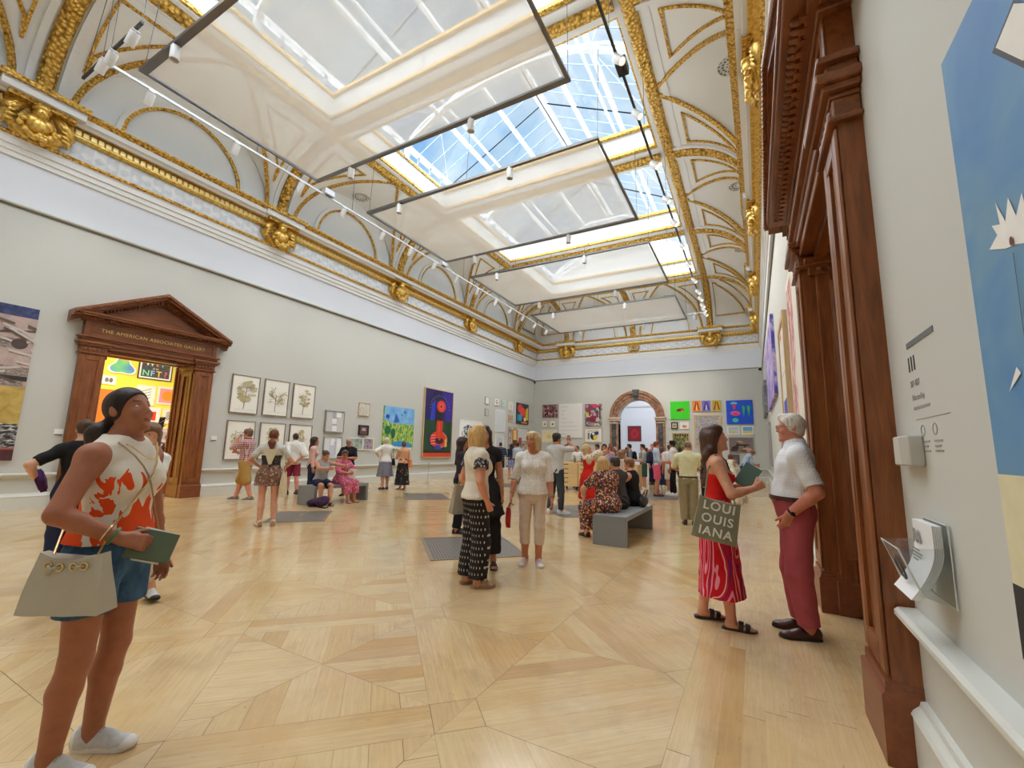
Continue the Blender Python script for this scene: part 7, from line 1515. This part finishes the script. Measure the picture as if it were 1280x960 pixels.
g = figure(-2.62, 4.02, -38, 'blonde woman seen from behind in a cream top and black patterned trousers', dict(
    res=.0065, h=1.66, fat=1.08, skin=(222, 160, 128), hair=('bob', (214, 172, 110)), hlen=.95, hwr=.007, hyaw=26, rh=(.2, .06, .86), rp=(.9, -1, 0), lh=(-.24, .08, .9), feet=((-.1, .0, 0, 4), (.1, .06, 0, -14)),
    wear=[top(C('cream_jersey', (232, 222, 204)), .22, .0, off=.02, slflare=.018), trs(pat('lozenge_print', lambda n, c: p_dots(n, c, (40, 36, 38), (196, 190, 182), 26, .25)), waist=.1, loose=.01, leg=(1.03, .018, .1), off=.01)], shoes=('platform', LEA_TAN, RUB_T)))
for k_ in (0, 2): mesh_from(arm_shapes(g, .022, .24, 1, .02, .02)[k_ // 2:k_ // 2 + 1], .0075, 'flutter_sleeve', pat('black_white_lace', lambda n, c: p_floral(n, c, (60, 58, 62), [(206, 204, 204), (150, 148, 152)], 34, .36)), g.root)
bag_on(g, 0, 'grey-beige bucket bag on the left shoulder of the blonde woman', C('taupe_leather', (158, 146, 126)), .33, .32, .18, .36, -.02, .12, taper=.7, name='bucket_bag')
g = figure(-2.48, 5.12, -156, 'blonde woman in a white lace top and cropped pale trousers holding a red bag', dict(
    res=.0065, h=1.64, fat=1.04, skin=(206, 140, 108), hair=('fringe_bob', (214, 184, 138)), hlen=.85, hyaw=-32, hpitch=-4, gaze=(.2, 1, 0), rh=(.26, .08, .84), lh=(-.24, .07, .8), lp=(-.6, -1, 0), feet=((-.09, .02, 0, 12), (.1, 0, 0, -14)),
    wear=[top(pat('white_lace', p_lace), .56, -.02, neck='scoop', flare=.03, off=.012, sl=.0, slflare=.004), trs(C('pale_beige_cotton', (226, 206, 188)), frac=.77, waist=.1, loose=.0, leg=(1.0, .003, .06), off=.009)], shoes=('trainer', plain('pale_pink_upper', (214, 190, 192), .6), RUB_W, plain('lace_rose', (170, 130, 136), .7))))
watch(g, 0, STEEL); ring_on(g, 1, 'bracelet', STEEL, .02, .03, .003)
r, L = carried(g, 'red_bag', 'small red folded bag hanging from the hand of the woman in white lace', 'bag', (.30, .1, .46)); m = MB(); m.prism([(-.1, .0), (.1, .0), (.085, .19), (-.07, .2)], lambda y, z: (-.025, y, z), lambda y, z: (.025, y, z)); wrap(m, Matrix.Translation((0, 0, .02)) @ Matrix.Rotation(.5, 4, 'X')).build('body', C('red_nylon', (186, 34, 38)), r); m = MB(); m.tube([(0, -.12, .17), (-.03, -.04, .3), (-.03, 0, .3), (0, .03, .24)], .006, 6); m.build('wrist_strap', C('dark_red_strap', (150, 26, 32)), r)
g = figure(-3.95, 9.35, 12 - 30, 'man in a grey T-shirt and dark trousers raising a phone to the white canvas', dict(res=.0085, sex='m', h=1.80, skin=(196, 130, 100), hair=('short', (48, 40, 38)), hyaw=-10, hpitch=2, rh=(.12, .3, 1.6), rp=(1, .2, -.6), rd=(-.3, .1, 1), rpn=(-.2, 1, 0), lh=(-.02, .34, 1.52), lp=(-1, .2, -.8), feet=((-.12, -.04, 0, 6), (.12, .1, 0, -40)), wear=[top(C('light_grey_tee', (204, 206, 206)), .42, -.05, off=.014), trs(C('slate_trousers', (66, 74, 84)), leg=(1.0, .006, .062), loose=.004)], shoes=TR_W)); phone(g, 1, 'phone held up by the man in the grey T-shirt')
hat(g, 'cap', C('charcoal_beanie', (62, 64, 68)))
# counter
g = figure(-6.15, 16.7, 170, 'grey-haired attendant in white behind the left end of the plywood counter', dict(sex='m', h=1.62, skin=PINKISH, hair=('short', (110, 90, 80)), hpitch=-8, lh=(-.2, .22, 1.0), rh=(.2, .22, 1.0), wear=[top(WH, .45), trs(BK)], shoes=LO_B))
g = figure(-5.4, 16.95, 160, 'attendant in a pink shirt and glasses behind the counter', dict(sex='m', h=1.70, skin=TAN, hair=('short', (44, 38, 38)), hpitch=-8, lh=(-.2, .22, 1.0), rh=(.2, .22, 1.0), wear=[top(C('pink_cotton', (232, 176, 186)), .5, collar=WH), trs(BK)], shoes=LO_B)); glasses(g)
g = figure(-5.0, 17.3, 150, 'person with auburn hair behind the counter attendants', dict(h=1.66, skin=PINKISH, hair=('bob', (140, 84, 56)), wear=[top(C('rose_top', (214, 150, 150)), .5), trs(BK)], shoes=LO_B))
g = figure(-4.3, 14.2, -170, 'dark-haired visitor facing us behind the woman in red', dict(h=1.66, skin=TAN, hair=('bob', (50, 42, 44)), wear=[top(C('lilac_top', (176, 170, 206)), .5), trs(NAVY)], shoes=LO_B))
g = figure(-3.42, 10.0, -62, 'blonde woman in a floral blouse and long red pinafore raising a phone overhead', dict(res=.0085, h=1.56, fat=1.1, skin=(214, 156, 124), hair=('bob', (220, 190, 130)), hlen=.8, hpitch=22, hyaw=-8, rh=(.1, .42, 1.44), rp=(1, .1, -.7), rd=(0, .3, 1), rpn=(-.1, 1, .3), lh=(-.06, .42, 1.36), lp=(-1, .1, -.9), wear=[top(pat('cream_floral', lambda n, c: p_floral(n, c, (232, 214, 190), [(190, 96, 84), (120, 110, 70), (210, 150, 120)], 20, .27)), .55, -.08, off=.014, slflare=.05), dict(kind='dress', mat=C('scarlet_linen', (226, 42, 30)), sleeve=0, hem=-.1, top=.42, neck=None, to=.32, w=.24, off=.024, straps=C('scarlet_linen', (226, 42, 30)), armhole=.15)], shoes=SA_T)); phone(g, 1, 'black phone held high by the blonde woman in red')
g = figure(-2.8, 10.7, -40, 'woman in a cream flowered dress close beside the woman in red', dict(res=.0105, h=1.46, skin=FAIR, hair=('bob', (150, 110, 80)), wear=[dict(kind='dress', mat=pat('cream_sprig', lambda n, c: p_floral(n, c, (232, 216, 196), [(196, 110, 100), (150, 130, 90), (220, 160, 140)], 18, .26)), sleeve=.6, hem=-.1, to=.4, w=.24, slflare=.04)], shoes=SA_T))
# right bench
g = figure(-2.12, 7.15, 52, 'large blonde woman in a colourful flowered jumpsuit seated on the right bench', dict(res=.0075, h=1.68, sit=1, hip=.555, fat=1.3, lean=10, skin=FAIR, hair=('bob', (206, 168, 110)), hpitch=-4, hyaw=-10, feet=((-.16, .42, 0, 10), (.14, .46, 0, -6)), lh=(-.24, .34, .66), lp=(-1, -.4, 0), rh=(.2, .4, .7), rp=(1, -.3, 0), wear=[top(pat('busy_floral', lambda n, c: p_floral(n, c, (96, 62, 52), [(222, 130, 90), (226, 204, 176), (176, 72, 66), (120, 120, 140), (236, 176, 110), (60, 50, 54)], 34, .5)), .4, -.1, off=.02), trs(pat('busy_floral_trousers', lambda n, c: p_floral(n, c, (96, 62, 52), [(222, 130, 90), (226, 204, 176), (176, 72, 66), (120, 120, 140), (236, 176, 110), (60, 50, 54)], 34, .5)), frac=.95, loose=.02, leg=(1.08, .02, .1), off=.014)], shoes=FL_B))
ring_on(g, 0, 'pale_bangle', WH, .03, .036, .006)
g = figure(-2.08, 7.75, 60, 'dark-haired person in charcoal on the right bench between the two women', dict(res=.0095, h=1.70, sit=1, hip=.545, skin=TAN, hair=('short', (66, 56, 52)), lean=8, feet=((-.1, .46, 0, 6), (.1, .48, 0, -6)), lh=(-.14, .4, .66), rh=(.14, .4, .66), wear=[top(C('charcoal_shirt', (70, 64, 66)), .6, -.06), trs(BK)], shoes=LO_B))
g = figure(-1.98, 8.35, 80, 'woman in a black sleeveless top, sunglasses on her hair, on the right bench', dict(res=.0085, h=1.64, sit=1, hip=.54, fat=1.12, lean=6, skin=(222, 160, 128), hair=('short', (140, 96, 60)), hyaw=4, feet=((-.1, .44, 0, 6), (.1, .48, 0, -6)), lh=(-.14, .36, .68), lp=(-1, -.6, 0), rh=(.12, .38, .68), wear=[top(BK, 0, -.1, off=.016, armhole=.16), trs(BK, loose=.016)], shoes=FL_B)); glasses(g, (40, 36, 36), .075, True)
r, L = carried(g, 'dark_shoulder_bag', 'black bag lying behind the seated woman in black', 'bag', (-.1, -.22, .44)); mesh_from([Ell((0, 0, .1), (.14, .07, .1), None, .02, clip=[((0, 0, .002), (0, 0, -1))])], .012, 'body', LEA_B, r, .004); m = MB(); m.tube([(-.1, 0, .16), (-.06, -.06, .3), (.06, -.06, .3), (.1, 0, .16)], .009, 6); m.build('strap', LEA_B, r)
# crowd before the arch
g = figure(-6.2, 24.0, -150, 'small auburn-haired person in pale grey at the foot of the arch', dict(h=1.50, skin=PINKISH, hair=('bob', (130, 76, 60)), wear=[top(C('mist_grey', (196, 204, 210)), .4), trs(NAVY)], shoes=TR_W))
g = figure(-4.75, 19.4, 110, 'dark-haired man in a grey T-shirt left of the man in green shorts', dict(sex='m', h=1.78, skin=TAN, hair=('short', (36, 32, 34)), lh=(-.2, .25, 1.2), rh=(.2, .25, 1.2), wear=[top(C('mid_grey_tee', (128, 130, 136)), .45), trs(C('dark_denim', (52, 60, 80)))], shoes=TR_W)); backpack(g, 'black backpack worn in front of the arch by the man in grey', BK)
g = figure(-3.75, 17.4, 120, 'man in a grey-green T-shirt and dark green shorts in the arch crowd', dict(sex='m', h=1.74, skin=PINKISH, hair=('short', (52, 44, 42)), rh=(.12, .3, 1.1), lh=(-.1, .3, 1.1), wear=[top(C('sage_tee', (166, 172, 164)), .45), sho(C('forest_shorts', (48, 84, 66)), .48, loose=.02)], shoes=TR_W)); backpack(g, 'small dark backpack on the man in green shorts', NAVY, .26, .36, .12)
g = figure(-4.05, 20.7, -120, 'pink-faced bald man at the back of the arch crowd', dict(sex='m', h=1.84, skin=(222, 144, 130), hair=('bald', (190, 170, 150)), wear=[top(C('rust_shirt', (176, 110, 90)), .5), trs(NAVY)], shoes=LO_B))
g = figure(-4.7, 22.6, 20, 'person in bright blue deep in the arch crowd', dict(h=1.66, skin=TAN, hair=('bob', (96, 74, 60)), wear=[top(C('sky_blue', (104, 160, 206)), .5), trs(WH)], shoes=TR_W))
g = figure(-2.85, 15.25, -74, 'man in a pale blue shirt and rose-pink shorts with a dark backpack', dict(res=.0105, sex='m', h=1.80, skin=(210, 146, 118), hair=('short', (120, 64, 44)), rh=(.08, .32, 1.12), lh=(-.08, .32, 1.1), feet=((-.1, .06, 0, 6), (.1, 0, 0, -6)), wear=[top(C('pale_blue_cotton', (196, 208, 226)), .6, -.03, collar=C('pale_blue_cotton', (196, 208, 226))), sho(C('rose_pink_cotton', (222, 92, 118)), .44, loose=.012)], shoes=LO_BR)); backpack(g, 'navy backpack on the man in rose-pink shorts', NAVY, .26, .4, .14)
g = figure(-2.62, 16.5, 30, 'person in a white T-shirt and cream shorts near the man in the hat', dict(sex='m', h=1.72, skin=(200, 136, 110), hair=('short', (44, 38, 38)), wear=[top(WH, .45, -.05, off=.02), sho(C('cream_shorts', (226, 216, 192)), .48, loose=.016)], shoes=TR_W))
bag_on(g, 1, 'thin dark cross-body pouch on the person in white', LEA_B, .2, .16, .06, .5, .0, .05, name='pouch')
g = figure(-2.42, 15.85, 92, 'slim man in a dark hat, white shirt and black trousers before the arch crowd', dict(res=.0105, sex='m', h=1.84, fat=.94, skin=(180, 120, 92), hair=('short', (34, 30, 30)), lh=(-.2, .08, .82), rh=(.2, .12, .86), feet=((-.1, 0, 0, 8), (.1, .12, 0, -8)), wear=[top(WH, .5, -.0, off=.018, collar=WH), trs(BK, loose=.004, leg=(1.0, .006, .065), belt=LEA_B)], shoes=TR_W)); hat(g, 'brim', C('dark_felt', (52, 58, 66)))
g = figure(-2.2, 17.6, 10, 'person with a dark backpack just behind the man in the hat', dict(sex='m', h=1.74, skin=TAN, hair=('short', (50, 42, 40)), wear=[top(C('dark_teal', (60, 76, 80)), .5), trs(C('mid_grey_cloth', (150, 150, 150)))], shoes=TR_W)); backpack(g, 'dark backpack on the person behind the man in the hat', BK)
for (x, y, f, lb, rgb, hr, hh) in ((-5.4, 21.5, 160, 'pale-shirted person left of centre in the arch crowd', (206, 200, 196), (70, 54, 46), 1.64), (-3.4, 19.4, -20, 'person in pink at the middle of the arch crowd', (214, 150, 160), (110, 80, 60), 1.66), (-5.9, 20.6, -60, 'person in olive standing before the left jamb of the arch', (116, 120, 92), (60, 48, 42), 1.70), (-5.2, 27.5, 170, 'person in white standing under the arch', (230, 230, 230), (80, 60, 50), 1.68), (-3.1, 22.4, 60, 'person in slate blue behind the man in pink shorts', (110, 124, 150), (60, 46, 40), 1.72)):
    figure(x, y, f, lb, dict(h=hh, skin=TAN, hair=('bob', hr), wear=[top(C('shirt_' + str(rgb[0]), rgb), .45), trs(NAVY)], shoes=TR_W))
g = figure(-1.2, 9.7, 6, 'balding man in a pale yellow polo and khaki trousers seen from behind', dict(res=.0085, sex='m', h=1.68, fat=1.02, skin=(200, 138, 112), hair=('bald', (120, 104, 92)), hpitch=-12, hyaw=-30, rh=(.1, .3, 1.05), rp=(1, -.4, -.2), lh=(-.1, .3, 1.05), lp=(-1, -.4, -.2), wear=[top(C('pale_yellow_polo', (226, 222, 178)), .48, .0, off=.014, collar=C('pale_yellow_polo', (226, 222, 178)), slflare=.004), trs(C('khaki_trousers', (150, 136, 104)), waist=.06, loose=.01, leg=(1.0, .012, .08), belt=LEA_BR)], shoes=LO_B)); hand_box(g, 1, 'gallery_list', 'list held by the balding man in yellow', 'leaflet', (.15, .21, .004), BPG, .1, .02, ('sheet', 'inner_sheet', BPG)); glasses(g)
g = figure(-.95, 10.6, 100, 'fair-haired person in black hidden between the yellow polo and the long-haired woman', dict(res=.0105, h=1.66, skin=FAIR, hair=('bob', (170, 130, 90)), wear=[top(BK, .5), trs(BK)], shoes=LO_B))
g = figure(-.86, 20.2, -30, 'auburn-haired girl in a white dress with green leaves at the far right', dict(h=1.42, skin=FAIR, hair=('bob', (126, 60, 44)), hlen=1.2, hpitch=-12, lh=(-.06, .3, 1.0), rh=(.06, .3, 1.0), wear=[dict(kind='dress', mat=pat('leaf_print', lambda n, c: p_floral(n, c, (236, 234, 214), [(120, 150, 80), (166, 180, 110)], 12, .26)), sleeve=0, hem=-.1, to=.45, w=.24, neck='scoop')], shoes=FL_T)); phone(g, 1, 'white-lit phone held by the girl in the leaf dress')
g = figure(-.4, 20.9, -70, 'man in a blue-grey shirt stooping over his camera at the far right', dict(sex='m', h=1.74, lean=28, skin=PINKISH, hair=('short', (130, 92, 64)), hpitch=-18, lh=(-.1, .5, 1.0), rh=(.1, .5, 1.0), wear=[top(C('blue_grey_shirt', (176, 190, 212)), .5), trs(C('dark_jeans', (58, 62, 78)))], shoes=LO_B)); hand_box(g, 1, 'compact_camera', 'black camera in the hands of the stooping man at far right', 'camera', (.12, .08, .05), PH, .08, .03, ('body', 'lens_panel', PHS)); bag_on(g, 1, 'dark strap bag of the stooping man at far right', LEA_B, .26, .2, .1, .45, -.05, .05)
# the pair on the right
g = figure(-.30, 4.28, -80, 'long-haired woman in a red top and swirling red skirt talking with the white-haired man', dict(
    res=.0065, h=1.66, skin=(226, 168, 138), hair=('wavy', (88, 60, 46)), hdrop=.3, hyaw=-2, hpitch=8, rh=(.12, .27, 1.13), rp=(.8, -.9, -.5), rd=(-.25, .85, .45), rpn=(-.9, 0, .1), rc=62, gaze=(0, 1, .1),
    lh=(-.02, .2, 1.14), lp=(-.8, -.9, -.4), ld=(.1, .5, .8), lpn=(.9, -.2, 0), lc=18, feet=((-.1, -.1, 0, 6), (.08, .1, 0, -6)),
    wear=[top(C('red_top', (226, 36, 34)), 0, .08, top=.36, neck=None, straps=BK, off=.008), dict(kind='skirt', mat=pat('swirl_print', p_swirl), to=.24, w=.185, dep=.9, waist=.14, folds=5, amp=.03, off=.014)], shoes=SA_B))
bag_on(g, 1, 'olive canvas tote lettered LOUI OUIS IANA on the shoulder of the woman in red', C('olive_canvas', (142, 138, 112)), .33, .33, .09, .33, .0, .12, taper=.92, tilt=-.2, name='tote_bag', lettering=(('LOUI', .8), ('OUIS', .5), ('IANA', .2)))
hand_box(g, 0, 'exhibition_guide', 'teal guide book held by the long-haired woman in red', 'book', (.14, .2, .014), plain('teal_cover', (92, 126, 116), .6),   .1, .045, ('cover', 'pages', BPG))
g = figure(.28, 4.40, 92, 'white-haired man in a pale checked shirt and faded red trousers, hand in pocket', dict(
    res=.0065, sex='m', h=1.77, fat=1.1, belly=.05, skin=(206, 136, 112), hair=('short', (228, 222, 210)), brow=(206, 198, 188), lean=-2, hyaw=4, hpitch=-2, lh=(-.195, .06, .95), lp=(-.5, -1, 0), ld=(.22, .3, -1), rh=(.27, .02, .86), gaze=(0, 1, 0),
    feet=((-.1, .02, 0, 14), (.1, .05, 0, 4)),
    wear=[top(pat('fine_check', lambda n, c: p_check(n, c, (242, 242, 242), (170, 176, 188), 70, .22)), .42, .09, neck='v', collar=WH, off=.015, slflare=.002), trs(C('faded_red_cotton', (178, 84, 92)), waist=.13, loose=.006, leg=(1.02, .012, .078), off=.012, belt=LEA_BR)], shoes=LO_BR))
glasses(g, (120, 90, 70)); watch(g, 0, BK)
# FIG-END
# ---------------------------------------------------------------- daylight, camera, colour
def world():
    w = bpy.data.worlds.new('sky'); SC.world = w; w.use_nodes = True; t = w.node_tree; t.nodes.clear()
    n = NT.__new__(NT); n.m = w; n.t = t; n.n = t.nodes
    out = t.nodes.new('ShaderNodeOutputWorld'); bg = t.nodes.new('ShaderNodeBackground')
    co = n.coord('Generated'); f = n.noise(n.mapping(co, (1, 1, 1.4)), 2.6, 6, .55, .3)
    c = n.ramp(f, [(.34, lin((132, 190, 244))), (.46, lin((196, 226, 248))), (.57, lin((240, 248, 253)))])
    t.links.new(c, bg.inputs[0]); bg.inputs[1].default_value = SKY; t.links.new(bg.outputs[0], out.inputs[0])
SKY = .95
world()
def lamp(name, kind, loc, rot, energy, color=(1, 1, 1), **kw):
    l = bpy.data.lights.new(name, kind); l.energy = energy; l.color = color
    for k, v in kw.items(): setattr(l, k, v)
    o = bpy.data.objects.new(name, l); COL.objects.link(o); o.location = loc; o.rotation_euler = rot; return o
lamp('daylight', 'SUN', (0, 0, 30), (math.radians(8), math.radians(-6), 0), 18.0, (1, .985, .96), angle=math.radians(130))
lamp('yellow_room_fill', 'AREA', (-16.6, 5, 5.3), (0, 0, 0), 330, (1, .97, .9), shape='RECTANGLE', size=4, size_y=5)  # added area lamp under the ceiling, unseen, to light the yellow room
lamp('hall_fill', 'AREA', (-6, YB + 4.8, 7.5), (0, 0, 0), 330, (.92, .96, 1), shape='RECTANGLE', size=6, size_y=5)  # unseen area lamp, added to brighten the hall through the arch
for y in YLs: lamp('track_light', 'SPOT', (TX0, y, TZ - .35), Vector((-1, 0, -1.75)).to_track_quat('-Z', 'Y').to_euler(), 120, (1, .96, .9), spot_size=math.radians(48), spot_blend=1, shadow_soft_size=.05)
for y in YRs[:9]: lamp('track_light', 'SPOT', (TX1, y, TZ - .35), Vector((.75, -.35, -1)).to_track_quat('-Z', 'Y').to_euler(), 200, (1, .93, .84), spot_size=math.radians(70), spot_blend=1, shadow_soft_size=.05)
for x in (-9.06, -7.8, -5.66, -5.06, -4.55, -3.14, -2.29): lamp('track_light', 'SPOT', (x, TY1, TZ - .35), Vector((0, .9, -1.5)).to_track_quat('-Z', 'Y').to_euler(), 170, (1, .93, .84), spot_size=math.radians(64), spot_blend=1, shadow_soft_size=.05)
cam = bpy.data.cameras.new('camera'); co = bpy.data.objects.new('camera', cam); COL.objects.link(co)
cam.sensor_fit = 'HORIZONTAL'; cam.sensor_width = 36; cam.lens = 547.1 / 1280 * 36; cam.clip_start = .02; cam.clip_end = 300
yaw, pitch, roll = 0.503172, 0.148913, 0.023404
fw = Vector((-math.sin(yaw) * math.cos(pitch), math.cos(yaw) * math.cos(pitch), math.sin(pitch)))
rt = Vector((math.cos(yaw), math.sin(yaw), 0)); up = rt.cross(fw)
r = rt * math.cos(roll) + up * math.sin(roll); u = up * math.cos(roll) - rt * math.sin(roll)
co.matrix_world = Matrix(((r.x, u.x, -fw.x, 0), (r.y, u.y, -fw.y, 0), (r.z, u.z, -fw.z, 1.4), (0, 0, 0, 1)))
SC.camera = co
vs = SC.view_settings; vs.view_transform = 'Standard'; vs.look = 'None'; vs.gamma = 1; vs.use_curve_mapping = False; vs.exposure = 0.12
SC.cycles.use_denoising = True
SC.cycles.max_bounces = 10; SC.cycles.diffuse_bounces = 5; SC.cycles.transparent_max_bounces = 24; SC.cycles.sample_clamp_indirect = 4; SC.cycles.sample_clamp_direct = 12
SC.cycles.caustics_reflective = False; SC.cycles.caustics_refractive = False
